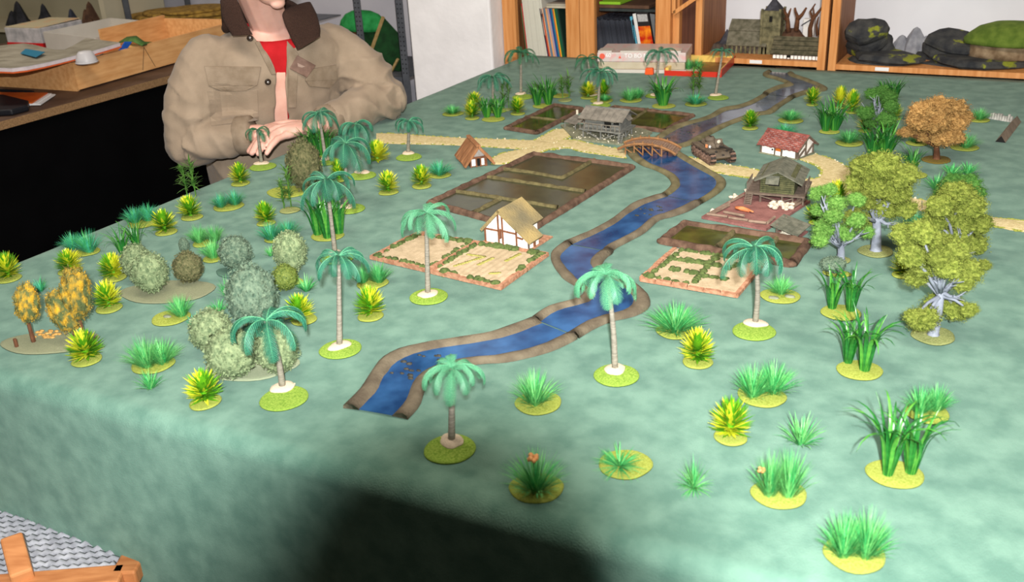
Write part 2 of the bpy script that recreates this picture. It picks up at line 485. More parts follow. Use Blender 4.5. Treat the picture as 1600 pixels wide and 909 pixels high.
# ------------------------------------------------------------------ roads of tan sand
m_road = mat('tan_road_sand', (200, 182, 132), (222, 206, 160), sc=140, rough=0.95, bump=1.0, bsc=500, spec=0.1)
m_roadg = mat('road_grass_edge', (128, 138, 52), (164, 164, 76), sc=300, rough=0.95, bump=0.8, bsc=600)
m_stone = mat('pale_road_stone', (186, 178, 150), (214, 206, 182), sc=300, rough=0.9)
def road(label, top, bot, seed=0, n=26, z=0.0028):
    A = resample(top, n); B = resample(bot, n)
    o = (A[n // 2] + B[n // 2]) / 2; o.z = TZ
    t = thing('road_section', label, 'road', o, 0, 'sandy road sections')
    rr = random.Random(seed)
    mb = MB(); vs = []; w = 9
    for i, (a, b) in enumerate(zip(A, B)):
        for k in range(w):
            q = k / (w - 1)
            p = a.lerp(b, q) - o
            rut = 0.0016 * max(0, 1 - abs(abs(q - .5) - .2) / .09)
            nz = noise.noise(Vector((p.x * 90, p.y * 90, seed)))
            zz = 0.0004 if k in (0, w - 1) else z - rut + 0.0007 * nz
            vs.append((p.x, p.y + (0.003 * nz if k in (0, w - 1) else 0), zz))
    mb.add(vs, [(i * w + k, i * w + k + 1, (i + 1) * w + k + 1, (i + 1) * w + k) for i in range(n - 1) for k in range(w - 1)])
    mb.build('sand', m_road, t, smooth=True)
    g = MB()
    for S, T in ((A, B), (B, A)):                       # tufty green fringe and ruts
        for i in range(n - 1):
            for _ in range(3):
                if rr.random() < .35:
                    continue
                a = S[i].lerp(S[i + 1], rr.random()); b = T[i]
                p = a.lerp(b, rr.uniform(0, .07)) - o
                g.ball((p.x, p.y, .0012), rr.uniform(.002, .004), sub=1, sc=(1.6, 1, .6), nz=.4, seed=_)
    for _ in range(10):
        i = rr.randrange(2, n - 3); q = rr.choice((.3, .7, .5)) + rr.uniform(-.05, .05)
        for k in range(4):
            p = A[min(n - 1, i)].lerp(B[min(n - 1, i)], q).lerp(A[min(n - 1, i + 1)].lerp(B[min(n - 1, i + 1)], q), k / 4) - o
            g.ball((p.x, p.y, .0016), .0022, sub=1, sc=(1.7, .8, .5))
    stuff(g.build('verge', m_roadg, t))
    s = MB()
    for _ in range(14):
        i = rr.randrange(n); q = rr.choice((.04, .94)) + rr.uniform(-.03, .03)
        p = A[i].lerp(B[i], q) - o
        s.ball((p.x, p.y, .002), rr.uniform(.0015, .0032), sub=1, nz=.3, seed=_)
    stuff(s.build('stones', m_stone, t))
    return t
road('long sandy road behind the brown-roofed hut, running left past the palms',
     [(588, 208), (625, 209), (660, 212), (712, 215), (770, 217), (836, 219), (875, 216)], [(588, 223), (612, 225), (660, 226), (712, 227.5), (770, 231), (830, 234), (875, 234)], 1)
road('short sandy track joining the brown-roofed hut to the long road',
     [(768, 249), (780, 241), (800, 236), (822, 233), (838, 230)], [(768, 257), (790, 257), (812, 250), (838, 242), (858, 234)], 2, 16, .0035)
road('sandy track leading up to the grey stilt house',
     [(832, 221), (846, 213), (860, 206), (868, 202.5), (886, 202)], [(868, 225), (878, 221), (890, 215), (900, 211), (904, 207)], 3, 16, .0035)
road('sandy road running in front of the grey stilt house to the bridge',
     [(862, 219), (880, 218), (898, 219), (930, 226), (978, 235)], [(860, 235), (887, 232), (905, 237), (929, 241), (978, 248)], 4, 20)
road('sandy road under the tank, leaving the bridge on the right bank',
     [(1058, 243), (1090, 248), (1125, 256), (1162, 261), (1192, 268)], [(1074, 255), (1092, 262), (1112, 269), (1150, 276), (1184, 281)], 5, 20)
road('sandy road passing behind the green stilt house toward the olive trees',
     [(1193, 268.5), (1230, 275), (1262, 280), (1300, 276), (1340, 290), (1390, 302), (1440, 312)], [(1185, 281.5), (1220, 289), (1262, 296), (1300, 300), (1340, 312), (1390, 322), (1440, 330)], 6, 30)
road('sandy road bending up to the white red-roofed house',
     [(1250, 250), (1266, 256), (1279, 263), (1282, 271), (1276, 280)], [(1276, 241), (1306, 251), (1324, 261), (1333, 270), (1330, 288)], 7, 20, .0036)
road('sandy road running off the right side of the table beyond the olive trees',
     [(1441, 312), (1480, 322), (1535, 337), (1600, 345), (1680, 354)], [(1441, 330), (1480, 340), (1538, 352), (1600, 363), (1680, 374)], 8, 24)

# ------------------------------------------------------------------ paddies and dry fields
m_berm = mat('paddy_mud', (76, 56, 44), (108, 84, 68), sc=60, rough=0.9, bump=0.9, bsc=260)
m_bermg = mat('paddy_moss', (82, 74, 48), (108, 100, 66), sc=90, rough=0.9, bump=0.9, bsc=260)
m_pwater = mat('paddy_water', (54, 56, 40), (66, 68, 48), sc=25, rough=0.2, spec=0.3, bump=0.06, bsc=50)
m_pwaterg = mat('paddy_water_green', (46, 52, 24), (74, 80, 32), sc=25, rough=0.14, spec=0.5, bump=0.06, bsc=50)
def ridge(mb, pts, w, h, seed=0, mi=0, step=0.014):
    P = []
    for a, b in zip(pts, pts[1:]):
        k = max(1, int((b - a).length / step))
        P += [a.lerp(b, i / k) for i in range(k)]
    P.append(pts[-1])
    prof = ((-.5, 0), (-.46, .45), (-.22, .92), (0, 1.0), (.22, .92), (.46, .45), (.5, 0))
    vs = []; c = len(prof)
    for i, p in enumerate(P):
        t = (P[min(len(P) - 1, i + 1)] - P[max(0, i - 1)]); t.z = 0; t.normalize()
        s = Vector((-t.y, t.x, 0))
        nz = noise.noise(Vector((p.x * 40 + seed, p.y * 40, 1)))
        n2 = noise.noise(Vector((p.x * 110 + seed, p.y * 110, 4)))
        for x, z in prof:
            q = p + s * (w * x * (1 + .25 * nz))
            vs.append((q.x, q.y, max(0.0003, h * z * (1 + .22 * nz + .2 * n2 * (1 - abs(x))))))
    fs = [(i * c + k, i * c + k + 1, (i + 1) * c + k + 1, (i + 1) * c + k) for i in range(len(P) - 1) for k in range(c - 1)]
    fs.append(tuple(range(c))); fs.append(tuple(reversed(range((len(P) - 1) * c, len(P) * c))))
    mb.add(vs, fs, mi)
def paddy(label, corners, inner, wat, w=0.017, h=0.012, seed=0):
    P = [G(*c) if isinstance(c, tuple) else c for c in corners]
    o = sum(P, Vector()) / 4; o.z = TZ
    t = thing('rice_paddy', label, 'paddy field', o)
    Q = [p - o for p in P]
    # pull the rim in so that its outer foot follows the corner line
    c = Vector((0, 0, 0))
    Qi = [q + (c - q).normalized() * w * .7 for q in Q]
    MB().prism([(q.x, q.y) for q in Qi], 0.0004, 0.0035).build('water', wat, t)
    for i in range(4):
        mb = MB(); ridge(mb, [Qi[i], Qi[(i + 1) % 4]], w, h, seed + i)
        d = (Qi[(i + 1) % 4] - Qi[i]).normalized()
        mb.ball((Qi[i].x, Qi[i].y, h * .35), w * .52, sub=2, sc=(1, 1, .62), nz=.12, seed=i)
        mb.build('rim', m_berm, t, smooth=True)
    for k, line in enumerate(inner):
        mb = MB(); ridge(mb, [G(*p) - o for p in line], w * .75, h * .8, seed + 9 + k)
        mb.build('dyke', m_bermg, t, smooth=True)
    return t
paddy('large dark rice paddy divided by dykes behind the white thatched house', [(664, 321), (835, 241), (994, 262), (827, 366)],
      [[(708, 301), (775, 311), (872, 327)], [(762, 279), (830, 289), (915, 302)], [(788, 267), (830, 272), (878, 281), (929, 252)], [(738, 336), (781, 314)]], m_pwater, seed=1)
paddy('pair of green paddies left of the grey stilt house', [(786, 203), (837, 211), (914, 171.5), (868, 164.5)], [[(821, 184), (882, 191)]], m_pwaterg, .016, .010, 20)
_a, _b, _c = G(958, 167.5), G(1088, 182), G(1040, 208)
paddy('pair of green paddies behind and right of the grey stilt house', [_a + _c - _b, _c, _b, _a], [[(984, 192), (1012, 173)]], m_pwaterg, .016, .010, 30)
paddy('long rice paddy in front of the small open shelter', [(1023, 379), (1063, 349), (1273, 381), (1245, 419)],
      [[(1118, 391), (1149, 362)], [(1190, 404), (1215, 373)]], m_pwaterg, .019, .012, 40)

m_soil = mat('pale_ploughed_soil', (170, 152, 122), (190, 170, 140), sc=60, rough=0.95, bump=0.6, bsc=300)
m_brick = mat('reddish_kerb', (150, 104, 78), (184, 138, 110), sc=120, rough=0.9, bump=0.6, bsc=300)
m_hedge = mat('dark_hedge', (62, 78, 38), (92, 106, 58), sc=120, rough=0.95, bump=0.6, bsc=300)
m_weed = mat('pale_weed', (142, 140, 68), (166, 160, 92), sc=120, rough=0.95)
def hedge(mb, a, b, r, seed, gaps=0.0):
    rr = random.Random(seed); L = (b - a).length; k = max(2, int(L / (r * 1.05)))
    for i in range(k):
        if rr.random() < gaps:
            continue
        p = a.lerp(b, (i + rr.uniform(.1, .9)) / k)
        mb.ball((p.x + rr.uniform(-.2, .2) * r, p.y + rr.uniform(-.2, .2) * r, .005), r * rr.uniform(.7, 1.15), sub=2, sc=(1, 1, .85), nz=.55, seed=seed + i, freq=2.6)
def dryfield(label, corners, plots, hedges, kerbs, seed, weeds=()):
    P = [G(*c) for c in corners]
    o = sum(P, Vector()) / 4; o.z = TZ
    Q = [p - o for p in P]
    t = thing('dry_field', label, 'field', o)
    def uv(u, v):
        p = (Q[0] * (1 - u) + Q[1] * u) * (1 - v) + (Q[3] * (1 - u) + Q[2] * u) * v
        return Vector((p.x, p.y, 0))
    MB().prism([(q.x, q.y) for q in Q], 0.0004, 0.005).build('field_base', m_brick, t)
    for (u0, u1, v0, v1, along) in plots:
        mb = MB(); nu, nv = 44, 44; vs = []
        for i in range(nu + 1):
            for j in range(nv + 1):
                u = u0 + (u1 - u0) * i / nu; v = v0 + (v1 - v0) * j / nv
                p = uv(u, v)
                e = min(i, nu - i, j, nv - j)
                q = (v if along else u)
                z = 0.0044 if e == 0 else 0.0064 + 0.0006 * math.sin(q * 150) + 0.0006 * noise.noise(p * 60)
                vs.append((p.x, p.y, z))
        mb.add(vs, [(i * (nv + 1) + j, (i + 1) * (nv + 1) + j, (i + 1) * (nv + 1) + j + 1, i * (nv + 1) + j + 1) for i in range(nu) for j in range(nv)])
        mb.build('soil', m_soil, t, smooth=True)
    for k, (a, b, r, g) in enumerate(hedges):
        mb = MB(); hedge(mb, uv(*a), uv(*b), r, seed + 20 * k, g)
        if mb.v:
            mb.build('hedge', m_hedge, t, smooth=True)
    for k, (a, b) in enumerate(kerbs):
        A, B = uv(*a), uv(*b); n = max(3, int((B - A).length / .03)); rr = random.Random(seed + k)
        mb = MB()
        for i in range(n):
            p, q = A.lerp(B, (i + .04) / n), A.lerp(B, (i + .96) / n)
            h = .0075 + rr.uniform(-.0012, .0015)
            mb.bar((p.x, p.y, h / 2 + .001), (q.x, q.y, h / 2 + .001), .008 + rr.uniform(-.001, .001), h)
        mb.build('kerb', m_brick, t)
    if weeds:
        w = MB()
        for (a, b) in weeds:
            A, B = uv(*a), uv(*b)
            for i in range(14):
                p = A.lerp(B, i / 13)
                w.ball((p.x, p.y, .0066), .0045, sub=1, sc=(1.3, 1, .25), nz=.4, seed=i)
        stuff(w.build('weeds', m_weed, t, smooth=True))
    return t
dryfield('pale ploughed field in two plots edged with dark hedges in front of the white thatched house',
         [(578, 405), (783, 454), (858, 400), (652, 367)],
         [(.03, .44, .07, .94, True), (.5, .965, .06, .95, False)],
         [((.03, .05), (.42, .06), .008, .05), ((.03, .05), (.04, .95), .008, .35), ((.1, .95), (.42, .95), .009, .3), ((.44, .1), (.44, .95), .007, .3), ((.5, .08), (.495, .95), .008, .35),
          ((.56, .06), (.66, .06), .010, 0), ((.76, .05), (.97, .05), .010, .2), ((.52, .95), (.8, .95), .010, 0), ((.86, .95), (.97, .95), .010, .1), ((.965, .4), (.965, .56), .010, .1), ((.965, .72), (.965, .95), .009, .1)],
         [((.0, .015), (1, .015)), ((.985, 0), (.985, 1)), ((.01, 0), (.01, 1)), ((0, .985), (1, .985)), ((.47, .03), (.47, .97))], 100,
         [((.58, .25), (.66, .62)), ((.70, .4), (.72, .62)), ((.82, .62), (.84, .85)), ((.84, .25), (.88, .3)), ((.55, .6), (.66, .62))])
dryfield('small sandy field with rows of dark hedge in front of the long paddy',
         [(1000, 440), (1152, 466), (1198, 411), (1053, 391)],
         [(.02, .985, .03, .98, False)],
         [((.06, .1), (.1, .93), .007, .0), ((.1, .95), (.9, .93), .008, .05), ((.1, .66), (.62, .66), .009, .0), ((.16, .38), (.46, .36), .009, .1), ((.52, .1), (.5, .9), .008, .05),
          ((.56, .33), (.78, .33), .008, .1), ((.0, .1), (.1, .08), .010, 0), ((.15, .09), (.3, .07), .009, .2), ((.32, .07), (.48, .07), .010, .1), ((.7, .6), (.84, .9), .008, .2)],
         [((.0, .015), (1, .015)), ((.985, 0), (.985, 1)), ((.012, 0), (.012, 1))], 200)
# ------------------------------------------------------------------ vegetation: shared meshes
def frond_mesh(i, lift, droop, width, n=20, thin=1.0):
    rr = random.Random(i)
    mb = MB(); p = Vector((0, 0, 0)); pts = []; tans = []
    for k in range(n + 1):
        s = k / n
        a = R(lift) - R(droop) * s ** 1.15
        t = Vector((math.cos(a), 0, math.sin(a)))
        pts.append(p.copy()); tans.append(t); p = p + t / n
    mb.tube(pts, [.016 * thin * (1 - .8 * k / n) for k in range(n + 1)], n=4, mi=1)
    for k in range(1, n + 1):
        s = k / n
        w = width * (math.sin(math.pi * min(1, .16 + .84 * s)) ** .55 * .9 + .1) * (1 if s < .93 else .75)
        for sg in (-1, 1):
            t = tans[k]; nrm = Vector((-t.z, 0, t.x))
            d = (Vector((0, sg, 0)) * .80 + t * (.72 + .4 * s) - nrm * (.30 + .15 * rr.random()))
            ln = w * rr.uniform(.85, 1.1)
            a = pts[k] - t * (.52 / n * thin); b = pts[k] + t * (.52 / n * thin)
            e = pts[k] + d * ln
            mid = pts[k] + d * ln * .55
            q = t * (.40 / n * thin)
            mb.add([a, b, mid + q, mid - q, e], [(0, 1, 2, 3), (3, 2, 4)] if sg > 0 else [(3, 2, 1, 0), (4, 2, 3)], 0)
    return mb
FR = {}
def frond(style, k, tone):
    key = (style, k, tone)
    if key not in FR:
        lift, droop, width, thin = {'full': ((22, 128, .22, .8), (6, 104, .22, .8), (34, 146, .21, .8), (46, 160, .20, .8)),
                                    'wispy': ((35, 124, .18, .7), (18, 104, .17, .7), (50, 154, .18, .7), (30, 144, .17, .7))}[style][k]
        FR[key] = frond_mesh(k, lift, droop, width, thin=thin).mesh('frond', [tone, m_rib_lit if tone is not m_frondd else m_frondd])
    return FR[key]
def disc_mesh(seed, n=28, wob=.012):
    return MB().lathe([(1.0, 0.0), (1.0, .35), (.955, .8), (.88, 1.0), (.45, 1.05), (.02, 1.08)], n=n, wob=wob, seed=seed)
DISC = {}
def disc(parent, w, material, loc=(0, 0, 0), h=.0032, el=1.0, seed=0, rz=0.0, wob=.012, name='base'):
    key = (material.name, seed % 3, wob)
    if key not in DISC:
        DISC[key] = disc_mesh(seed % 3, wob=wob).mesh('base', material, True)
    return put(name, DISC[key], parent, loc, (0, 0, rz), (w / 2, w / 2 * el, h))
SANDS = []
for q in range(3):
    mb = MB(); mb.lathe([(1, 0), (.96, .35), (.75, .8), (.35, 1), (.02, 1.02)], n=20, wob=.07, seed=q + 4)
    rr = random.Random(q)
    for i in range(26):
        a = rr.uniform(0, 6.28); d = rr.uniform(.2, .92)
        mb.ball((d * math.cos(a), d * math.sin(a), .75 * (1 - d * d) + .15), rr.uniform(.06, .12), sub=1, sc=(1, 1, 1.6), nz=.3, seed=i)
    SANDS.append(mb.mesh('sand_patch', m_sand, True))

ncount = 0
def nxt():
    global ncount
    ncount += 1
    return ncount
def palm(label, bx, by, bw, cx, cy, cw, nf=10, style='full', tone=None, trunk=None, sand=True, bend=0.0):
    k = nxt(); rr = random.Random(100 + k)
    B = G(bx, by); s = mpp(B)
    C = facing(B, cx, cy); C = C + Vector((0, rr.uniform(-.004, .004), 0))
    t = thing('palm_tree', label, 'palm tree', B, 0, 'model palm trees')
    W = bw * s
    disc(t, W, m_flock2, seed=k, rz=rr.uniform(0, 6))
    T = G(*trunk) - B if trunk else Vector((0, 0, 0))
    if sand:
        put('sand_patch', SANDS[k % 3], t, (T.x, T.y, .0025), (0, 0, rr.uniform(0, 6)), (W * .29, W * .22, .0055))
    top = C - B
    mb = MB(); n = 10; pts = []; rad = []
    r0 = .0040 * (W / .07) ** .5
    for i in range(n + 1):
        q = i / n
        p = Vector((T.x, T.y, .004)).lerp(top, q)
        off = math.sin(math.pi * q) * bend
        p += Vector((CR.x, CR.y, 0)).normalized() * off
        pts.append(p); rad.append(r0 * (1.25 - .5 * q) * (1 + .05 * (i % 2)))
    mb.tube(pts, rad, n=8)
    for q in range(5):
        a = q * 1.26 + k
        mb.bar((T.x + .9 * r0 * math.cos(a), T.y + .9 * r0 * math.sin(a), .008), (T.x + 2.4 * r0 * math.cos(a), T.y + 2.4 * r0 * math.sin(a), .004), r0 * .5)
    mb.build('trunk', m_trunk, t, smooth=True)
    tone = tone or m_frond
    L0 = cw * s / 2 / .72
    for i in range(nf):
        a = 2 * math.pi * (i + rr.uniform(-.22, .22)) / nf + k
        v = (i * 3 + k) % 4
        L = L0 * rr.uniform(.86, 1.1)
        put('frond', frond(style, v, tone), t, top, (rr.uniform(-.12, .12), rr.uniform(-.1, .12), a), (L, L, L))
    return t

def blade(mb, p, d, L, w, bend, mi=0, seg=3, fold=0.0):
    d = Vector(d).normalized(); side = d.cross(Vector((0, 0, 1)))
    if side.length < .05:
        side = Vector((1, 0, 0))
    side.normalize()
    out = Vector((d.x, d.y, 0))
    vs = []; p = Vector(p); t = d.copy()
    for k in range(seg + 1):
        q = k / seg
        ww = w * (1 - q ** 1.6) * (.75 + .5 * min(1, q * 3)) if k < seg else 0
        if k < seg:
            vs += [p - side * ww / 2, p + side * ww / 2]
        else:
            vs.append(p.copy())
        t = (t + out * bend / seg - Vector((0, 0, 1)) * bend * q * .9 / seg * 2).normalized()
        p = p + t * (L / seg)
    fs = [(2 * k, 2 * k + 1, 2 * k + 3, 2 * k + 2) for k in range(seg - 1)] + [(2 * seg - 2, 2 * seg - 1, 2 * seg)]
    mb.add(vs, fs, mi)
def tuft_mesh(seed, n=290, spread=.9, core=.32, w=.036):
    rr = random.Random(seed); mb = MB()
    for i in range(n):
        a = rr.uniform(0, 6.283); q = rr.random() ** .6
        tilt = R(6 + 56 * q * spread)
        d = (math.sin(tilt) * math.cos(a), math.sin(tilt) * math.sin(a), math.cos(tilt))
        c = core * q * rr.uniform(.5, 1)
        blade(mb, (c * math.cos(a), c * math.sin(a), 0), d, rr.uniform(.72, 1.12), w * rr.uniform(.7, 1.2), .16 + .3 * q, mi=0 if rr.random() < .62 else 1)
    return mb
TUFT = {}
def tuft_for(tone, k, kind='fine'):
    key = (tone, k, kind)
    if key not in TUFT:
        mats = {'e': [m_gr1, m_gr2], 'l': [m_gr2, m_gr1], 't': [m_gr3, m_gr1]}[tone]
        mb = tuft_mesh(k * 7 + 1) if kind == 'fine' else tuft_mesh(k * 5 + 2, 70, 1.0, .2, .075) if kind == 'loose' else tuft_mesh(k * 5 + 3, 110, 1.5, .1, .05)
        TUFT[key] = mb.mesh('grass_blades', mats)
    return TUFT[key]
def grass(label, base, tufts, tone='e', kind='fine', extra=None):
    """base = (x, y, width, flatness) or None; tufts = list of (x, y_bottom, width, y_top)"""
    k = nxt(); rr = random.Random(300 + k)
    B = G(base[0], base[1]) if base else G(tufts[0][0], tufts[0][1])
    s = mpp(B)
    t = thing('grass_tuft', label, 'grass tuft', B, 0, 'plastic grass tufts')
    z = 0.0
    if base:
        disc(t, base[2] * s, m_flock, seed=k, el=base[3] if len(base) > 3 else .95, rz=rr.uniform(-.3, .3), wob=.03)
        z = .003
    for i, (x, y, w, top) in enumerate(tufts):
        P = G(x, y, TZ + z); h = hgt(P, top)
        put('blades', tuft_for(tone, (k + i) % 4, kind), t, P - B, (0, 0, rr.uniform(0, 6)), (w * s / 2 / .86, w * s / 2 / .86, h * 1.0))
    if extra:
        extra(t, B, s)
    return t

def spiky_mesh(seed, yellow):
    rr = random.Random(seed); mb = MB()
    n = 230; ga = math.pi * (3 - math.sqrt(5)); sec = rr.uniform(0, 6.28)
    for i in range(n):
        u = (i + .5) / n; a = ga * i
        tilt = R(82 * (1 - u) ** .8 + rr.uniform(-8, 8))
        d = Vector((math.sin(tilt) * math.cos(a), math.sin(tilt) * math.sin(a), math.cos(tilt)))
        y = math.cos(a - sec) * .5 + .5
        mi = 1 if rr.random() < yellow * (.25 + 1.1 * y) else 0
        st = Vector((0, 0, .06 + .40 * u)) + d * .05
        L = (.46 + .12 * math.sin(math.pi * u)) * rr.uniform(.8, 1.15)
        blade(mb, st, d, L, .095, -.04, mi=mi, seg=3)
    mb.tube([(0, 0, 0), (0, 0, .3)], [.08, .07], n=6, mi=0); mb.ball((0, 0, .32), .11, sub=2, mi=0, sc=(1, 1, 1.6))
    return mb
SPK = {}
def spiky(label, bx, by, bw, w, top, tone='m', cx=None, base=True):
    k = nxt(); rr = random.Random(500 + k)
    B = G(bx, by); s = mpp(B)
    t = thing('spiky_bush', label, 'spiky bush', B, 0, 'plastic spiky bushes')
    if base:
        disc(t, bw * s, m_flock, seed=k, el=.95, rz=rr.uniform(0, 6), wob=.02)
    yl = {'d': .22, 'm': .5, 'y': .85}[tone]
    key = (tone, k % 2)
    if key not in SPK:
        SPK[key] = spiky_mesh(k, yl).mesh('spiky_leaves', [m_sp1, m_sp2])
    P = G(bx if cx is None else cx, by - (bw * .10 if base else 0), TZ + .003)
    h = hgt(P, top)
    put('foliage', SPK[key], t, P - B, (0, 0, rr.uniform(0, 6.28)), (w * s * 1.2, w * s * 1.2, h * 1.02))
    return t

LEAF = {}
def reed_leaf_mesh(k):
    rr = random.Random(k); mb = MB(); seg = 9
    bend = (.3, .62, .95, 1.3)[k]
    p = Vector((0, 0, 0)); vs = []
    for i in range(seg + 1):
        q = i / seg
        w = .040 * (.75 + .25 * min(1, q * 3)) * (1 if q < .5 else max(.0, 1 - ((q - .5) / .5) ** 1.15)) + (.006 if q < 1 else 0)
        vs += [p + Vector((0, -w, 0)), p + Vector((-.010, 0, 0)), p + Vector((0, w, 0))]
        a = R(3) + R(126) * bend * max(0, (q - .30) / .70) ** 1.35
        p = p + Vector((math.sin(a), 0, math.cos(a))) / seg
    fs = []
    for i in range(seg):
        a = 3 * i
        fs += [(a, a + 1, a + 4, a + 3), (a + 1, a + 2, a + 5, a + 4)]
    mb.add(vs, fs); return mb
def reed(label, base, stalks, tone=None, sep=True, nl=16):
    """stalks = list of (x, y_bottom, width px, y_top, spread)"""
    k = nxt(); rr = random.Random(700 + k)
    B = G(base[0], base[1]); s = mpp(B)
    t = thing('reed_clump', label, 'reed clump', B, 0, 'plastic reed clumps')
    if base[2]:
        disc(t, base[2] * s, m_flock, seed=k, el=.9, rz=rr.uniform(0, .3), wob=.02)
    for j, (x, y, w, top, spread) in enumerate(stalks):
        P = G(x, y, TZ + .003); h = hgt(P, top); r = w * s / 2
        if sep:
            st = MB().tube([(0, 0, 0), (0, 0, h * .3)], [r * .55, r * .5], n=8).build('stalk', m_rd1, t, P - B)
            for i in range(nl):
                a = 6.283 * i / nl + rr.uniform(-.2, .2); v = rr.choice((0, 1, 1, 2, 2, 3)) if spread > .5 else rr.choice((0, 0, 1, 1, 2))
                key = (v, i % 3 == 0)
                if key not in LEAF:
                    LEAF[key] = reed_leaf_mesh(v).mesh('reed_leaf', m_rd2 if i % 3 == 0 else m_rd1, True)
                L = h * rr.uniform(.92, 1.12) * (1, 1.02, 1.12, 1.2)[v]
                put('leaf', LEAF[key], st, (r * .6 * math.cos(a), r * .6 * math.sin(a), 0), (0, R(rr.uniform(0, 9)), a), (L, r * 5.8, L))
        else:
            mb = MB()
            for i in range(nl + 18):
                a = 6.283 * i / (nl + 18) * 2 + rr.uniform(-.2, .2); v = rr.choice((0, 1, 1, 2, 2, 3))
                L = h * rr.uniform(.85, 1.12)
                q = reed_leaf_mesh(v)
                Mx = Matrix.Translation((r * .6 * math.cos(a), r * .6 * math.sin(a), 0)) @ Matrix.Rotation(a, 4, 'Z') @ Matrix.Rotation(R(rr.uniform(0, 20)), 4, 'Y') @ Matrix.Diagonal((L, r * 4.2, L, 1))
                mb.add(q.v, q.f, 1 if i % 3 == 0 else 0, Mx)
            mb.build('stalk', [m_rd1, m_rd2], t, P - B, smooth=True)
    return t

def fern(label, base, stems, seed=0):
    k = nxt(); rr = random.Random(900 + k)
    B = G(base[0], base[1]); s = mpp(B)
    t = thing('bamboo_plant', label, 'bamboo plant', B, 0, 'plastic bamboo plants')
    if base[2]:
        disc(t, base[2] * s, m_flockdull, seed=k, el=.95, wob=.03)
    for (x, y, w, top) in stems:
        P = G(x, y, TZ + .002); h = hgt(P, top); r = w * s / 2
        mb = MB()
        mb.tube([(0, 0, 0), (.05 * r, 0, h * .5), (0, .1 * r, h * .92)], [.0018, .0014, .0008], n=5)
        st = mb.build('stem', m_fern, t, P - B)
        mb = MB()
        for i in range(64):
            z = h * (.22 + .74 * (i / 63)); a = rr.uniform(0, 6.28); q = R(rr.uniform(-15, 65))
            d = (math.cos(a) * math.cos(q), math.sin(a) * math.cos(q), math.sin(q))
            blade(mb, (0, 0, z), d, r * rr.uniform(.6, 1.05), r * .13, .25, seg=3)
        mb.build('leaves', m_fern, st)
    return t

# foliage lumps ------------------------------------------------------
LUMP = {}
def lump_mesh(k, flakes=2300, fs=.10, core=.72, lumpy=.5, freq=3.4, kind_fluffy=True):
    rr = random.Random(k); mb = MB()
    mb.ball((0, 0, 0), core, sub=4, nz=lumpy, seed=k, freq=freq)
    for i in range(flakes):
        d = Vector((rr.gauss(0, 1), rr.gauss(0, 1), rr.gauss(0, 1))).normalized()
        r = core * (1 + lumpy * noise.noise(d * freq + Vector((k * 7.3, k * 3.1, 0)))) + rr.uniform(-.02, .26) * (1 if kind_fluffy else .45)
        c = d * r
        u = Vector((rr.gauss(0, 1), rr.gauss(0, 1), rr.gauss(0, 1))).normalized(); v = u.cross(d + u * .3).normalized()
        u = (u + d * .35).normalized()
        w = fs * rr.uniform(.5, 1.1)
        mb.add([c - v * w * .35, c + u * w * .5 - v * w * .2, c + u * w * .9, c + v * w * .4], [(0, 1, 2, 3)])
    return mb
def lump(material, k, kind='crown'):
    key = (material.name, k, kind)
    if key not in LUMP:
        mb = lump_mesh(k) if kind == 'crown' else lump_mesh(k + 20, 1900, .14, .88, .14, 2.4, False) if kind == 'shrub' else lump_mesh(k + 40, 1600, .11, .82, .22, 2.4, False)
        LUMP[key] = mb.mesh('foliage_lump', material)
    return LUMP[key]
def tree(label, base, crowns, bark, leaf, trunk_r, fork, name='broadleaf_tree', cat='tree', basem=None, seed=0, depth=.035, bare=(), group='model broadleaf trees'):
    """crowns = list of (x, y, radius px[, depth offset]); fork = (x, y) where the limbs part"""
    k = nxt(); rr = random.Random(1100 + k + seed)
    B = G(base[0], base[1]); s = mpp(B)
    t = thing(name, label, cat, B, 0, group)
    if base[2]:
        disc(t, base[2] * s, basem or m_flockdull, seed=k, el=.95, wob=.04)
    Fk = facing(B, *fork) - B
    away = Vector((CF.x, CF.y, 0)).normalized()
    mb = MB()
    r0 = trunk_r * s
    mb.tube([(0, 0, .001), (0, 0, .006), Fk * .5 + Vector((.001, 0, 0)), Fk], [r0 * 1.7, r0 * 1.15, r0, r0 * .85], n=8)
    tr = mb.build('trunk', bark, t, smooth=True)
    clumps = []
    for i, c in enumerate(crowns):
        off = c[3] * s if len(c) > 3 else rr.uniform(-1, 1) * depth
        P = facing(B + away * off, c[0], c[1]) - B
        rpx = c[2] * s
        e = Vector((P.x, P.y, P.z - rpx * .1))
        mid = Fk.lerp(e, .5) + Vector((rr.uniform(-.1, .1) * rpx, 0, rpx * .12))
        MB().tube([Fk - Vector((0, 0, r0)), mid, e], [r0 * .55, r0 * .36, r0 * .16], n=6).build('branch', bark, tr, smooth=True)
        put('foliage_clump', lump(leaf, (i + k) % 4), t, P, (rr.uniform(-.3, .3), rr.uniform(-.3, .3), rr.uniform(0, 6.28)), (rpx * 1.08, rpx * 1.08, rpx * .80))
    for (x, y) in bare:
        P = facing(B - away * .02, x, y) - B
        mid = Fk.lerp(P, .5) + Vector((0, 0, -.004))
        m2 = MB().tube([Fk, mid, P], [r0 * .6, r0 * .4, r0 * .12], n=6)
        for q in range(4):
            st = mid.lerp(P, q / 4); m2.tube([st, st + (P - mid).normalized() * .014 + Vector((rr.uniform(-.012, .012), rr.uniform(-.01, .01), rr.uniform(-.006, .012)))], [r0 * .25, r0 * .06], n=4)
        m2.build('bare_branch', bark, tr, smooth=True)
    return t
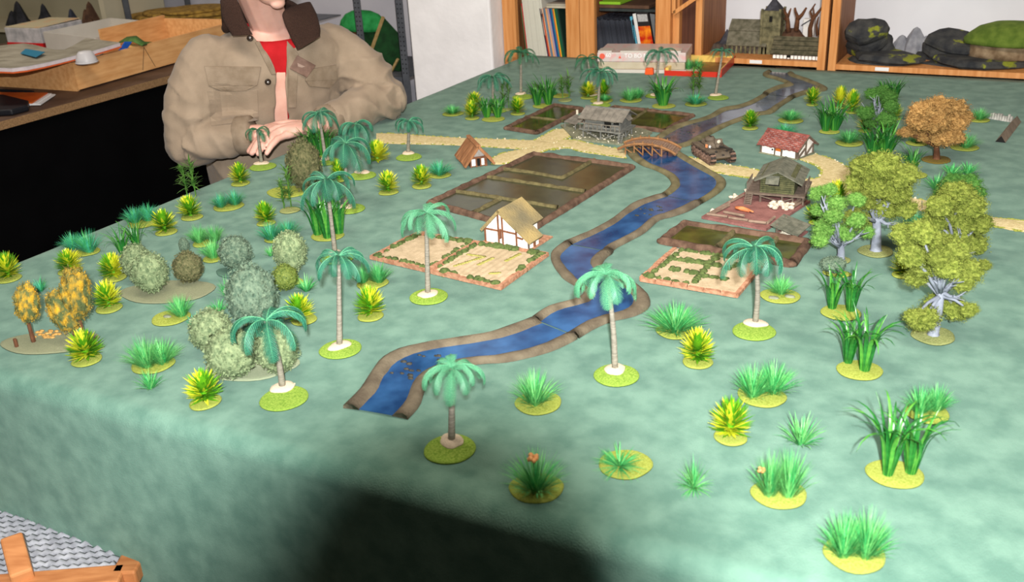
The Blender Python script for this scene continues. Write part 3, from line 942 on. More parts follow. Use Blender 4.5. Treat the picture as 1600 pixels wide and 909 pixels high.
def dome(parent, B, x, ybot, w, ytop, material, k, name='foliage', off=0.0, h_el=None, kind='shrub'):
    away = Vector((CF.x, CF.y, 0)).normalized()
    P = G(x, ybot, TZ + .004) + away * off
    s = mpp(P); h = hgt(P, ytop); r = w * s / 2
    return put(name, lump(material, k, kind), parent, P - B + Vector((0, 0, h * .5)), (0, 0, k * 1.7), (r * 1.03, r * 1.03, h * .52))
# ------------------------------------------------------------------ palms
palm('palm with pale sand base standing beside the near end of the river', 703, 702, 82, 706, 576, 104, 12, tone=m_rib_lit, trunk=(706, 692))
palm('palm with leaning trunk at the front left beside the grey-green shrub cluster', 444, 623, 76, 418, 500, 128, 9, trunk=(442, 608), bend=.004)
palm('palm between the shrubs and the river with a long row of drooping fronds', 532, 546, 66, 527, 402, 92, 12, trunk=(531, 543))
palm('palm with flash-lit frond colour standing just in front of the pale ploughed field', 670, 464, 61, 664, 334, 98, 9, tone=m_rib_lit, trunk=(669, 462))
palm('palm on the right bank whose fronds hang over the sharp river bend', 963, 587, 71, 946, 431, 104, 12, tone=m_rib_lit, trunk=(961, 580), bend=.003)
palm('palm standing in front of the small sandy hedge field on the right', 1178, 518, 66, 1177, 388, 104, 13, trunk=(1180, 508), bend=.005)
palm('palm with tall ringed trunk in front of the stout three-stalk reed clump', 527, 404, 52, 511, 281, 92, 11, trunk=(524, 398))
palm('palm with broad fronds right beside the dark olive dome shrub', 548, 327, 46, 541, 224, 84, 11, trunk=(541, 325))
palm('palm behind the broad-fronded palm, its crown against the person sleeve', 566, 275, 44, 556, 194, 62, 10, trunk=(566, 271), bend=-.004)
palm('palm with slanting trunk in front of the dark reeds by the hands', 512, 253, 40, 497, 178, 62, 10, trunk=(509, 250))
palm('lone palm on the sandy road verge right of the person elbow', 639, 246, 41, 638, 190, 46, 10, trunk=(638, 241))
palm('stubby palm with one big hanging frond just in front of the hand', 411, 261, 42, 402, 203, 46, 7, tone=m_frondd, trunk=(409, 257))
palm('wispy palm before the pillar and bookcase, farthest palm on the left', 817, 152, 34, 815, 82, 56, 11, 'wispy', m_frondd, trunk=(814, 148))
palm('short wispy palm crowded behind the bushes near the pillar', 778, 173, 32, 771, 121, 56, 11, 'wispy', trunk=(770, 170))
palm('wispy palm in front of the white game box, left of the stilt house palm', 926, 150, 32, 918, 92, 44, 11, 'wispy', m_frondd)
palm('palm rising right behind the roof of the grey stilt house', 938, 165, 32, 937, 113, 60, 12, 'wispy', trunk=(935, 163))
palm('wispy palm in front of the orange cap, behind the tall far reed', 1024, 150, 32, 1031, 82, 54, 12, 'wispy')
palm('palm with thin slanting trunk in front of the gold tray', 1122, 153, 33, 1129, 80, 34, 9, 'wispy', m_frond, trunk=(1118, 150))
# ------------------------------------------------------------------ reed clumps
reed('largest reed clump, two dark stalks with arching leaves on the right near edge', (1398, 741, 86), [(1387, 741, 24, 632, 1), (1423, 738, 26, 640, .8)], nl=18)
reed('reed clump with a wide arching spray on the right, second from the near edge', (1343, 579, 70), [(1325, 566, 20, 496, .8), (1351, 578, 24, 486, 1)], nl=18)
reed('reed clump with twin fans right of the palm, below the small grey bush', (1314, 489, 62), [(1300, 481, 20, 424, 1), (1329, 485, 20, 416, .8)], nl=16)
reed('stout reed clump of three stalks behind the tall ringed palm trunk', (512, 369, 52), [(497, 366, 20, 303, .6), (512, 371, 20, 300, .5), (530, 364, 20, 303, .6)], nl=14)
reed('dark reed clump rising between the hand and the slanting palm', (499, 243, 30), [(487, 240, 14, 193, 1), (501, 242, 14, 188, .8), (513, 240, 12, 196, 1)], sep=False)
reed('twin reed clump on the left of the far group, nearest to the pillar', (771, 186.5, 37), [(761, 183, 14, 146, .4), (778, 183, 14, 146, .8)], sep=False)
reed('twin reed clump with tall right stalk, left of the far green paddies', (849, 166, 34), [(840, 164, 14, 124, .8), (857, 163, 14, 115, .8)], sep=False)
reed('single fat reed clump in front of the white box with yellow side leaves', (1037, 166, 37), [(1036, 164, 22, 117, .8)], sep=False, nl=20)
reed('reed clump of tall straight leaves behind the white red-roofed house', (1296, 206, 32), [(1290, 204, 16, 156, .8), (1304, 203, 18, 150, 1)], sep=False)
reed('very tall reed clump rising behind the first olive tree', (1373, 248, 44), [(1364, 246, 20, 190, 1), (1382, 247, 20, 185, 1)], sep=False, nl=16)
reed('sparse reed clump with wide leaves left of the brown autumn tree', (1430, 274, 36), [(1426, 269, 12, 229, 1), (1417, 262, 8, 236, .6)], sep=False, nl=6)
reed('reed clump topping the back of the green tree near the shelf', (1387, 160, 26), [(1381, 158, 13, 121, 1), (1396, 157, 13, 118, 1)], sep=False)
reed('low reed clump with one yellow leaf near the left table edge', (196, 400, 0), [(193, 398, 13, 352, 1), (214, 386, 13, 340, .8)], sep=False, nl=5)
# ------------------------------------------------------------------ spiky bushes
spiky('spiky bush beside the blurred yellow trees at the lower left', 136, 563, 47, 48, 516)
spiky('spiky yellow bush on a base left of the twin tuft, below another spiky bush', 170.5, 482, 42, 40, 439, 'y')
spiky('spiky bush close in front of the low reed clump with yellow leaf', 180, 434, 38, 38, 395, 'y', cx=178)
spiky('spiky bush cut off by the left side of the picture', 14, 436, 38, 38, 394, 'm')
spiky('spiky bush mostly hidden behind the tall yellow autumn foliage', 110, 424, 38, 36, 389, 'y')
spiky('spiky bush with half yellow leaves at the front left edge of the table', 321, 629, 50, 50, 577, 'm')
spiky('spiky bush with bright yellow top between the third palm and the ploughed field palm', 579, 494, 43, 42, 447, 'm')
spiky('spiky bush tucked right of the tallest grey dome shrub', 475, 500, 42, 40, 459, 'm', cx=469)
spiky('bright yellow-green spiky bush alone left of the big dark paddy', 607, 301, 31, 30, 266, 'y')
spiky('spiky bush with dark core next to a teal grass tuft, left of the big paddy', 659, 291, 32, 31, 257, 'm')
spiky('wide tilted spiky bush beside the palms near the sandy road start', 590, 251, 30, 36, 218, 'y', base=False)
spiky('spiky bush on the table edge below the person fingertips', 376, 287, 31, 30, 253, 'm')
spiky('spiky bush left of the tall three-stalk reed clump', 416, 349, 30, 31, 313, 'd')
spiky('spiky bush in front of the teal tuft on the left table edge', 260, 363, 35, 36, 326, 'm', cx=258)
spiky('spiky bush in front of the bamboo plant at the table edge', 300, 340, 34, 33, 304, 'm', cx=298)
spiky('small spiky bush hidden between the two broad-fronded palms', 530, 282, 24, 24, 249, 'd')
spiky('spiky bush right of the near river bank, beside the wide grass tuft', 1090, 566, 48, 46, 513, 'y')
spiky('spiky bush near the front right, alone between two wide grass tufts', 1141, 683, 53, 54, 622, 'm')
spiky('spiky bush left of the twin far reed clump, front of two', 738, 185, 24, 25, 156, 'm')
spiky('yellow spiky bush behind another in the far left group', 748, 171, 22, 26, 143, 'y', cx=742)
spiky('spiky bush right of the twin far reed clump, yellow on its right', 809, 178, 23, 25, 151, 'm')
spiky('yellow spiky bush behind the back paddies, left of the roof palm', 919, 153, 24, 26, 127, 'y')
spiky('dark spiky bush hidden behind the crown of the roof palm', 944, 152, 20, 20, 122, 'd')
spiky('spiky bush alone on the right river bank above the tank', 1172, 200.5, 26, 25, 171, 'd')
spiky('spiky bush on the right of the far river bend', 1269, 164, 19, 24, 135, 'm')
spiky('taller of two yellow spiky bushes behind the straight far reeds, on the left', 1312, 168, 18, 24, 133, 'y')
spiky('right one of two yellow spiky bushes behind the straight far reeds', 1331, 176, 20, 26, 139, 'y')
spiky('yellow spiky bush peeping out left of the first olive tree crown', 1307, 322, 30, 32, 281, 'y')
spiky('dark spiky bush left of the green tree next to the small shelter', 1276, 348, 26, 28, 317, 'd', cx=1272)
spiky('spiky bush under the left side of the front olive tree', 1411, 430, 34, 34, 392, 'm')
spiky('yellow spiky bush behind the tall reeds left of the green tree', 1352, 205, 22, 26, 176, 'y')
spiky('yellow spiky bush showing right of the green tree trunk', 1397, 186, 20, 22, 160, 'y')
# ------------------------------------------------------------------ grass tufts
def flower(x, y, r):
    def f(t, B, s):
        P = facing(B, x, y) - B
        mb = MB()
        for q in range(7):
            a = q * .9; mb.ball((P.x + .6 * r * s * math.cos(a), P.y + .6 * r * s * math.sin(a), P.z + .3 * r * s * math.sin(3 * a)), r * s * .5, sub=1, nz=.4, seed=q)
        mb.build('flower', mat('dull_orange_flower', (190, 128, 74), (206, 150, 96), sc=300), t, smooth=True)
        MB().tube([(P.x * .6, P.y * .6, .004), P], [.0008, .0006], n=5).build('flower_stem', m_fern, t)
    return f
def pebbles(pts):
    def f(t, B, s):
        for (x, y, r) in pts:
            P = G(x, y) - B
            MB().ball((P.x, P.y, .0036), r * s, sub=2, sc=(1.2, .8, .35), nz=.3, seed=int(x)).build('stone', mat('grey_flat_stone', (120, 124, 104), (140, 144, 122), sc=80), t, smooth=True)
    return f
grass('double grass tuft on one base at the lower left, beside a loose tuft', (239, 570, 66), [(230, 572, 64, 524), (255, 566, 62, 530)], 'l')
grass('loose grass tuft without a base at the lower left edge', None, [(235, 607, 44, 575)], 'e', 'loose')
grass('grass tuft on a wide yellow base with a grey stone, left of the shrub cluster', (267, 497, 60), [(284, 493, 46, 460)], 'e', 'fine', pebbles([(262, 497, 6)]))
grass('little loose tuft touching the grey-green shrub cluster on its left', None, [(304, 511, 26, 484)], 't', 'loose')
grass('little grass tuft showing above the left lump of the front shrub cluster', None, [(342, 487, 34, 465)], 'e', 'loose')
grass('loose tuft of a few blades left of the tallest grey dome shrub', None, [(356, 465, 32, 430)], 'e', 'loose')
grass('loose tuft of a few blades right of the tallest grey dome shrub', None, [(479, 455, 40, 428)], 'e', 'loose')
grass('tiny loose tuft beside the round dome shrub with yellow leaves', None, [(423, 400, 22, 380)], 'l', 'loose')
grass('wide pale grass tuft behind the round grey ball shrub', (318, 381, 34), [(312, 378, 40, 350), (336, 376, 38, 349)], 'l')
grass('pale grass tuft on a base directly left of the round grey ball shrub', (333, 405, 33), [(334, 402, 44, 370)], 'l')
grass('long teal grass tuft in front of the spiky bush and reed clump', (430, 374, 34), [(424, 374, 42, 345), (450, 368, 46, 341)], 't')
grass('teal grass tuft on the table edge beneath the person cuff', (357, 323, 48), [(346, 323, 34, 300), (368, 319, 38, 295)], 't')
grass('teal grass tuft on the left table edge behind a spiky bush', (222, 350, 44), [(211, 347, 40, 321), (232, 344, 40, 316)], 't')
grass('broad teal grass tuft on the left table edge farthest to the left', (136, 394, 40), [(115, 388, 40, 362), (140, 393, 46, 358)], 't')
grass('small grass tuft seen between the two blurred yellow trees', None, [(64, 455, 30, 430)], 't', 'loose')
grass('teal grass tuft right of the dark-cored spiky bush near the big paddy', (687, 274, 36), [(687, 273, 44, 249)], 't')
grass('dark grass tuft right of the third palm, at the corner of the ploughed field', (582, 443, 50), [(567, 441, 36, 410), (592, 440, 44, 407)], 'e')
grass('wide grass tuft on the right river bank beside a yellow spiky bush', (1056, 517, 62), [(1055, 516, 88, 476)], 'e')
grass('very wide grass tuft above the front right spiky bush', (1190, 619, 74), [(1176, 618, 66, 572), (1208, 612, 72, 566)], 'e')
grass('loose grass tuft without base near the front right', None, [(1251, 694, 66, 644)], 'l', 'loose')
grass('grass tuft behind the largest reed clump on the right', (1449, 646, 66), [(1437, 644, 52, 604), (1462, 640, 52, 600)], 'e')
grass('dense grass tuft with a hidden orange bud near the front right', (1217, 772, 84), [(1202, 772, 60, 703), (1232, 774, 62, 698)], 'l', 'fine', flower(1190, 734, 6))
grass('leafy round tuft without a base at the middle of the front', None, [(1084, 762, 58, 711)], 'l', 'flat')
grass('nearest grass tuft at the bottom right of the table', (1335, 866, 95), [(1318, 866, 74, 800), (1352, 868, 80, 797)], 'e')
grass('front grass tuft with an orange flower, right of the near palm', (838, 763, 84), [(838, 764, 88, 707)], 'l', 'fine', flower(833, 715, 9))
grass('flat grass tuft spread over a bare yellow base near the front', (977, 726, 84), [(968, 728, 74, 694)], 'e', 'flat')
grass('grass tuft in front of the river between the near palm and the right bank palm', (841, 630, 74), [(836, 630, 74, 581)], 'l')
grass('grass tuft on a base with two grey stones beside the hedge field palm', (1219, 463, 60), [(1220, 458, 48, 430)], 'l', 'fine', pebbles([(1208, 468, 7), (1234, 466, 7)]))
grass('low grass tuft at the far left of the far group, nearest to the pillar', (708, 178, 34), [(707, 177, 34, 163)], 'e')
grass('grass tuft behind the roof ridge of the grey stilt house', (940, 158, 36), [(945, 157, 26, 146)], 'e')
grass('round grass tuft in front of the white game box', (986, 157, 34), [(984, 156, 36, 136), (996, 153, 30, 134)], 'e')
grass('grass tuft in front of the gold tray and thin bamboo', (1087, 163, 34), [(1087, 162, 40, 145)], 't')
grass('little grass tuft half hidden behind the far twin reed clump', (876, 150, 30), [(865, 148, 18, 138)], 'e')
grass('grass tuft behind the white red-roofed house, back one of two', (1235, 189, 38), [(1235, 187, 42, 170)], 'e')
grass('grass tuft touching the ridge of the red roof, front one of two', None, [(1226, 212, 44, 191)], 't')
grass('wide grass tuft right of the white red-roofed house before the reeds', (1327, 224, 42), [(1326, 222, 50, 201)], 'e')
grass('grass tuft at the left end of the low grey wall', (1529, 188, 32), [(1530, 186, 36, 168)], 'l')
grass('grass tuft right below the brown autumn tree crown', (1507, 231, 42), [(1509, 230, 42, 206)], 'l')
grass('thin pale tuft right behind the far olive tree top', None, [(1487, 274, 44, 251), (1512, 272, 40, 250)], 'e', 'loose')
grass('thin pale tuft left behind the far olive tree top', None, [(1463, 296, 46, 268)], 'e', 'loose')
grass('dark grass tuft in the gap between the olive trees', (1430, 354, 44), [(1428, 353, 48, 328)], 't')
grass('grass tuft hidden under the left side of the brown autumn tree', (1433, 224, 34), [(1431, 222, 30, 209)], 'e')
# ------------------------------------------------------------------ bamboo plants
fern('bushy bamboo plant standing at the left table edge against the jacket', (300, 308, 0), [(293, 308, 40, 256), (306, 306, 40, 249)])
fern('bamboo plant on a dull base left of the tall reeds', (453, 329, 32), [(444, 326, 34, 282), (455, 324, 40, 262)])
fern('bamboo plant between the far twin reeds and the yellow bush', (883, 157, 22), [(879, 154, 30, 120), (889, 153, 32, 117)])
fern('thin bamboo plant behind the short wispy palm near the pillar', (790, 172, 18), [(787, 170, 26, 128), (795, 168, 26, 123)])
fern('bamboo plant standing before the red side of the gold tray', (1088, 153, 18), [(1083, 151, 34, 108), (1092, 150, 34, 102)])
# ------------------------------------------------------------------ trees on the right
tree('olive tree with a thick pale trunk behind the mid green tree', (1368, 393, 54), [(1352, 262, 26), (1382, 258, 30), (1410, 274, 26), (1340, 285, 22), (1370, 290, 26), (1402, 300, 24), (1350, 312, 22), (1385, 322, 26), (1415, 326, 20), (1336, 342, 20), (1358, 345, 18)],
     m_greytrunk, m_olive, 7, (1370, 340), seed=1, bare=((1398, 352), (1394, 312)))
tree('mid green tree with forked grey trunk right of the small shelter', (1313, 407, 30), [(1278, 302, 15), (1296, 296, 13), (1306, 318, 18), (1338, 312, 15), (1280, 328, 14), (1302, 338, 16), (1288, 356, 20), (1320, 364, 18), (1282, 374, 15), (1338, 344, 16), (1354, 362, 14)],
     m_greytrunk, m_green, 5.5, (1314, 382), seed=2, bare=((1282, 318), (1348, 364), (1298, 372), (1284, 306)))
tree('far olive tree of the right pair, its top over the green foliage', (1490, 408, 46), [(1496, 303, 28), (1470, 322, 24), (1515, 322, 26), (1530, 350, 22), (1498, 340, 28), (1462, 345, 22), (1520, 380, 24), (1490, 372, 24)],
     m_greytrunk, m_olive, 6, (1494, 385), seed=3, bare=((1502, 364), (1508, 400)))
tree('front olive tree nearest the viewer, with low hanging clumps and a round base', (1458, 525, 66), [(1412, 366, 22), (1440, 362, 24), (1462, 384, 28), (1490, 392, 26), (1424, 398, 24), (1446, 416, 26), (1480, 416, 24), (1512, 420, 26), (1432, 434, 20), (1505, 442, 20), (1468, 402, 22), (1465, 473, 22), (1492, 482, 24), (1515, 484, 15), (1442, 498, 26), (1428, 494, 16), (1538, 414, 12)],
     m_greytrunk, m_olive, 7, (1470, 455), seed=4, bare=((1466, 428), (1492, 440), (1500, 464), (1478, 426)))
tree('dark green foliage tree behind the far olive tree top', (1500, 350, 34), [(1490, 284, 18), (1512, 288, 22), (1526, 302, 16), (1474, 302, 16), (1500, 300, 20)], m_greytrunk, m_dkgreen, 5, (1500, 320), seed=5)
tree('tall green tree with bare pale limbs near the shelf, among the reeds', (1372, 222, 36), [(1363, 147, 13), (1388, 152, 16), (1372, 164, 12), (1392, 166, 13), (1352, 176, 15), (1385, 186, 17), (1388, 200, 14), (1360, 192, 12), (1378, 142, 12)],
     m_greytrunk, m_dkgreen, 3.5, (1371, 190), seed=6, bare=((1366, 152), (1352, 168), (1374, 160)))
tree('brown autumn tree with rust base standing alone before the shelf', (1463, 250, 44), [(1440, 172, 20), (1466, 166, 22), (1492, 170, 22), (1504, 186, 17), (1434, 190, 20), (1462, 190, 24), (1488, 196, 22), (1446, 210, 18), (1474, 214, 20), (1496, 214, 14), (1418, 206, 13), (1408, 208, 8)],
     m_brownbark, m_autumn, 4.5, (1463, 225), name='autumn_tree', basem=mat('rust_leaf_base', (116, 70, 34), (132, 130, 50), sc=60, rough=.95, bump=.8, bsc=400), seed=7)
# ------------------------------------------------------------------ shrub groups on the left
def shrub_group(label, base, domes, basem, name='shrub_group', el=.62, group='shrub groups', wob=.05, rz=0):
    k = nxt(); B = G(base[0], base[1]); s = mpp(B)
    t = thing(name, label, 'shrub', B, 0, group)
    if base[2]:
        disc(t, base[2] * s, basem, seed=k, el=el, wob=wob, rz=rz)
    for i, d in enumerate(domes):
        x, yb, w, yt, mt = d[:5]
        dome(t, B, x, yb, w, yt, mt, (k + i) % 3, off=d[5] if len(d) > 5 else 0)
        P = G(x, yb) - B
        MB().tube([(P.x, P.y, .002), (P.x, P.y, .02)], [.004, .003], n=6).build('stem', m_brownbark, t)
    return t
m_grey_base = mat('grey_tan_base', (128, 134, 104), (150, 152, 122), sc=40, rough=.95, bump=.6, bsc=300)
shrub_group('shrub group of two grey-green lumps and one brown bush on a wide tan base', (262, 456, 146),
            [(219, 436, 46, 381, m_shrub1), (243, 452, 54, 394, m_shrub1, -.01), (298, 440, 46, 394, m_shrub2)], m_grey_base, rz=R(20))
shrub_group('front shrub group of pale green lumps behind the leaning palm, on a wide base', (392, 572, 150),
            [(336, 548, 64, 484, m_shrub1), (372, 578, 78, 514, m_shrub1, -.02), (440, 574, 66, 512, m_shrub1, -.01), (406, 560, 50, 520, m_shrub1, .02)], mat('pale_green_base', (138, 150, 120), (158, 166, 136), sc=40, rough=.95, bump=.5, bsc=300), rz=R(20))
shrub_group('tallest grey-teal dome shrub rising behind the front shrub group', (401, 508, 50), [(401, 506, 78, 415, m_shrub3)], m_flockdull)
shrub_group('round grey ball shrub on a dark teal disc', (364, 427, 60), [(372, 419, 51, 369, m_shrub3)], mat('dark_teal_base', (70, 104, 88), (88, 120, 104), sc=60, rough=.95, bump=.5, bsc=300))
shrub_group('olive dome shrub with yellow-green leaves at its foot', (455, 440, 44), [(458, 424, 50, 361, m_shrub1), (448, 452, 40, 414, mat('yellowish_leaves', (70, 92, 34), (116, 128, 56), sc=5, rough=.7))], m_flock)
shrub_group('dark olive dome shrub on a yellow base between the hand and the palms', (450, 300, 70), [(480, 296, 54, 219, m_shrub2)], m_flock, el=.8)
shrub_group('small grey conical bush just behind the brown bush on the tan base', (290, 396, 18), [(290, 396, 16, 371, m_shrub3)], m_flockdull)
shrub_group('small grey flat bush below the mid green tree, over the twin reeds', (1307, 428, 44), [(1301, 424, 40, 402, m_shrub3)], m_flock)
# blurred yellow trees in the left corner
k_ = nxt(); B_ = G(78, 535); s_ = mpp(B_)
ty = thing('autumn_grove', 'blurred grove of three yellow-orange conical trees on a thin grey base at the left corner', 'tree group', B_)
disc(ty, 150 * s_, m_grey_base, seed=1, el=.55, wob=.05, rz=R(22))
def egg(x0, y0, x1, y1, w, kk):
    b = G(x0, 530) if False else B_
    lo = facing(B_, x0, y0); hi = facing(B_, x1, y1)
    c = (lo + hi) / 2; ax = hi - lo
    q = ax.to_track_quat('Z', 'Y')
    o = put('foliage', lump(m_yellowtree, kk, 'conifer'), ty, c - B_, q.to_euler(), (w * s_ / 2 * 1.1, w * s_ / 2 * 1.1, ax.length * .54))
    g = Vector((lo.x - B_.x, lo.y - B_.y, .003))
    MB().tube([g, lo - B_], [.004, .003], n=6).build('trunk', m_brownbark, ty)
egg(44, 504, 40, 442, 38, 0); egg(124, 500, 112, 414, 46, 1); egg(116, 518, 82, 452, 46, 2)
P_ = G(27, 544) - B_
MB().tube([P_, P_ + Vector((0, 0, .018))], [.0035, .003], n=8).build('stump', m_brownbark, ty)
mb = MB(); rr = random.Random(3)
for i in range(26):
    p = G(72 + rr.uniform(-18, 22), 524 + rr.uniform(-5, 7)) - B_
    mb.ball((p.x, p.y, .004), .004, sub=1, sc=(1.3, 1, .4), nz=.4, seed=i)
stuff(mb.build('fallen_leaves', mat('orange_leaf_litter', (176, 132, 66), (196, 152, 84), sc=100), ty, smooth=True))
# ------------------------------------------------------------------ model buildings
m_greywood = mat('grey_weathered_wood', (96, 98, 94), (128, 128, 122), sc=60, rough=.85, bump=.6, bsc=220, stretch=(1, 1, 5))
m_greyroof = mat('grey_board_roof', (104, 100, 92), (134, 128, 118), sc=60, rough=.85, bump=.5, bsc=220)
m_mosswood = mat('moss_green_boards', (64, 68, 44), (96, 96, 64), sc=120, rough=.85, bump=.6, bsc=260)
m_mossroof = mat('grey_green_roof', (84, 86, 74), (112, 112, 98), sc=80, rough=.85, bump=.5, bsc=260)
m_dark = mat('dark_gap', (22, 22, 20), rough=.9)
m_whitewash = mat('whitewash', (240, 236, 230), (246, 243, 238), sc=50, rough=.9, bump=.3, bsc=200)
m_timber = mat('brown_timber', (106, 66, 44), (132, 86, 60), sc=90, rough=.85, bump=.4)
m_dktimber = mat('grey_brown_timber', (92, 80, 70), (112, 98, 86), sc=90, rough=.85, bump=.4)
m_gravel = mat('pale_gravel', (196, 188, 166), (222, 216, 198), sc=200, rough=.95, bump=.8)
m_plate = mat('grey_green_ground', (110, 112, 92), (140, 140, 116), sc=120, rough=.95, bump=.8, bsc=400)

def axes(A, Bp):
    """frame with origin A and x towards Bp, y away from the viewer"""
    x = (Bp - A); x.z = 0; L = x.length; x.normalize()
    y = Vector((-x.y, x.x, 0))
    return math.atan2(x.y, x.x), L, x, y
def boards(parent, name, quad, n, t, material, gap=.06, vertical=False):
    """quad a,b,c,d: a-b bottom, d-c top; n boards laid side by side as single parts"""
    a, b, c, d = [Vector(p) for p in quad]
    for i in range(n):
        q0, q1 = (i + gap / 2) / n, (i + 1 - gap / 2) / n
        if vertical:
            p = [a.lerp(b, q0), a.lerp(b, q1), d.lerp(c, q1), d.lerp(c, q0)]
        else:
            p = [a.lerp(d, q0), b.lerp(c, q0), b.lerp(c, q1), a.lerp(d, q1)]
        MB().slab(p, t * (1 + .25 * ((i * 7) % 3 - 1))).build(name, material, parent)

# grey stilt house ----------------------------------------------------
A, Bp, Cp = G(911, 216), G(970, 223), G(989, 212.5)
az, L, X, Y = axes(A, Bp)
W_ = (Cp - Bp).dot(Y)
def loc2(o, P):
    d = P - o; return Vector((d.dot(X), d.dot(Y), 0))
zf = hgt(A, 199); ze = hgt(A, 181); zr = hgt((A + Bp) / 2 + Y * W_ / 2, 168.5)
t = thing('stilt_house', 'grey weathered wooden house on stilts with veranda, on a gravel plate before the green paddies', 'stilt house', A, az, 'model village buildings')
pl_ = [loc2(A, G(*p)) for p in ((896, 219), (982, 229), (1019, 209), (1003, 203), (884, 196), (876, 198))]
MB().prism([(p.x, p.y) for p in pl_], .0005, .006).build('ground_plate', m_plate, t)
mb = MB(); rr = random.Random(2)
for i in range(90):
    p = pl_[0].lerp(pl_[1], rr.uniform(.03, .97)).lerp(pl_[4].lerp(pl_[2], rr.random()), rr.random() ** 1.2 * .9)
    mb.ball((p.x, p.y, .0065), rr.uniform(.0010, .0026), sub=1, nz=.4, seed=i)
stuff(mb.build('gravel', m_gravel, t, smooth=True))
ov = .006
MB().box((-ov, -.012, zf - .004), (L + ov, W_ + ov, zf)).build('platform', m_greywood, t)
for (x, y) in ((.004, -.006), (L * .5, -.006), (L - .004, -.006), (.004, W_ * .5), (L - .004, W_ * .5), (.004, W_), (L * .5, W_), (L - .004, W_), (L * .55, W_ * .4)):
    MB().tube([(x, y, 0), (x, y, zf - .003)], .0024, n=6).build('stilt', m_greywood, t)
for a_, b_ in (((.004, -.006, zf - .004), (L * .5, -.006, .004)), ((L * .5, -.006, .004), (L - .004, -.006, zf - .004)), ((L - .004, -.006, zf - .004), (L - .004, W_ * .5, .006)), ((L - .004, W_ * .5, .006), (L - .004, W_, zf - .004))):
    MB().bar(a_, b_, .0026).build('brace', m_greywood, t)
wall = MB().box((.004, .008, zf), (L - .006, W_ - .002, ze)).build('wall_core', m_greywood, t)
n = 8
for i in range(n):
    z0 = zf + (ze - zf) * i / n; z1 = zf + (ze - zf) * (i + .9) / n
    MB().box((.003, .0065, z0), (L * .52, .008, z1)).build('wall_board', m_greywood, t)
    MB().box((L - .006, .007, z0), (L - .0042, W_ - .002, z1)).build('wall_board', m_greywood, t)
MB().box((L * .54, .0068, zf + .004), (L * .72, .0082, ze - .004)).build('opening', m_dark, t)
MB().box((L * .78, .0068, zf + (ze - zf) * .45), (L * .92, .0082, ze - .004)).build('opening', m_dark, t)
MB().bar((L * .75, .006, zf), (L * .75, .006, ze), .003).build('post', m_greywood, t)
ym = W_ / 2
MB().add([(L - .006, .008, ze), (L - .006, W_ - .002, ze), (L - .006, ym, zr - .003), (L - .009, .008, ze), (L - .009, W_ - .002, ze), (L - .009, ym, zr - .003)], [(0, 1, 2), (5, 4, 3), (0, 3, 4, 1), (1, 4, 5, 2), (2, 5, 3, 0)]).build('gable', m_greywood, t)
MB().bar((L - .004, ym, ze + .002), (L - .004, ym + .001, zr - .012), .018, .002).build('gable_opening', m_dark, t)
MB().slab([(L - .004, ym - .012, ze + .004), (L - .004, ym + .012, ze + .004), (L + .012, ym + .012, ze - .008), (L + .012, ym - .012, ze - .008)], .0015).build('shutter', m_greyroof, t)
e_ = .010
boards(t, 'roof_panel', [(-e_, -e_, ze - .004), (L + e_, -e_, ze - .004), (L + e_, ym, zr), (-e_, ym, zr)], 7, .003, m_greyroof, vertical=True, gap=.03)
boards(t, 'roof_panel', [(L + e_, W_ + e_, ze - .004), (-e_, W_ + e_, ze - .004), (-e_, ym, zr), (L + e_, ym, zr)], 7, .003, m_greyroof, vertical=True, gap=.03)
MB().bar((-e_, ym, zr), (L + e_, ym, zr), .004).build('ridge_beam', m_greywood, t)
hr = .016
for i in range(10):
    x = -.003 + (L + .004) * i / 9
    MB().bar((x, -.010, zf), (x, -.010, zf + hr), .0018).build('baluster', m_greyroof, t)
MB().bar((-.004, -.010, zf + hr), (L + .003, -.010, zf + hr), .0022).build('handrail', m_greyroof, t)
ld = thing('x', 'x', 'x') if False else None
mbl = MB()
for sx in (0, .010):
    mbl.bar((L + .004 + sx, -.026, .004), (L + .004 + sx, -.012, zf), .0018)
for i in range(6):
    z = .006 + (zf - .008) * i / 6; y = -.026 + .014 * z / zf
    mbl.bar((L + .004, y, z), (L + .014, y, z), .0018)
mbl.build('ladder', m_greywood, t)
# lean-to roof on posts at its left
r0, r1, r2, r3 = [G(*p) - A for p in ((880, 196), (899, 201.5), (914, 192), (901, 186))]
def lz(P):
    return Vector((P.dot(X), P.dot(Y), 0))
q = [lz(v) for v in (r0, r1, r2, r3)]
zz = .026
def sh(px, py, z):
    d = G(px, py, TZ + z) - A; return Vector((d.dot(X), d.dot(Y), z))
Q = [sh(880.5, 189.5, .022), sh(899, 194.5, .022), sh(913.5, 185, .034), sh(900, 178, .034)]
sh_t = thing('lean_to', 'small grey lean-to roof on posts left of the grey stilt house', 'shelter', A + X * Q[0].x + Y * Q[0].y, az, 'model village buildings')
o_ = Vector((Q[0].x, Q[0].y, 0))
boards(sh_t, 'roof_board', [Q[0] - o_, Q[1] - o_, Q[2] - o_, Q[3] - o_], 5, .002, m_greyroof, vertical=True)
for v in Q:
    p = v - o_; c_ = (sum((k - o_ for k in Q), Vector()) / 4); p = p.lerp(c_, .12)
    MB().tube([(p.x, p.y, .005), (p.x, p.y, p.z - .001)], .0018, n=6).build('post', m_greywood, sh_t)
MB().tube([(Q[3].x - o_.x + .004, Q[3].y - o_.y, .034), (Q[3].x - o_.x + .004, Q[3].y - o_.y, .046)], .0035, n=8).build('chimney', m_gravel, sh_t)

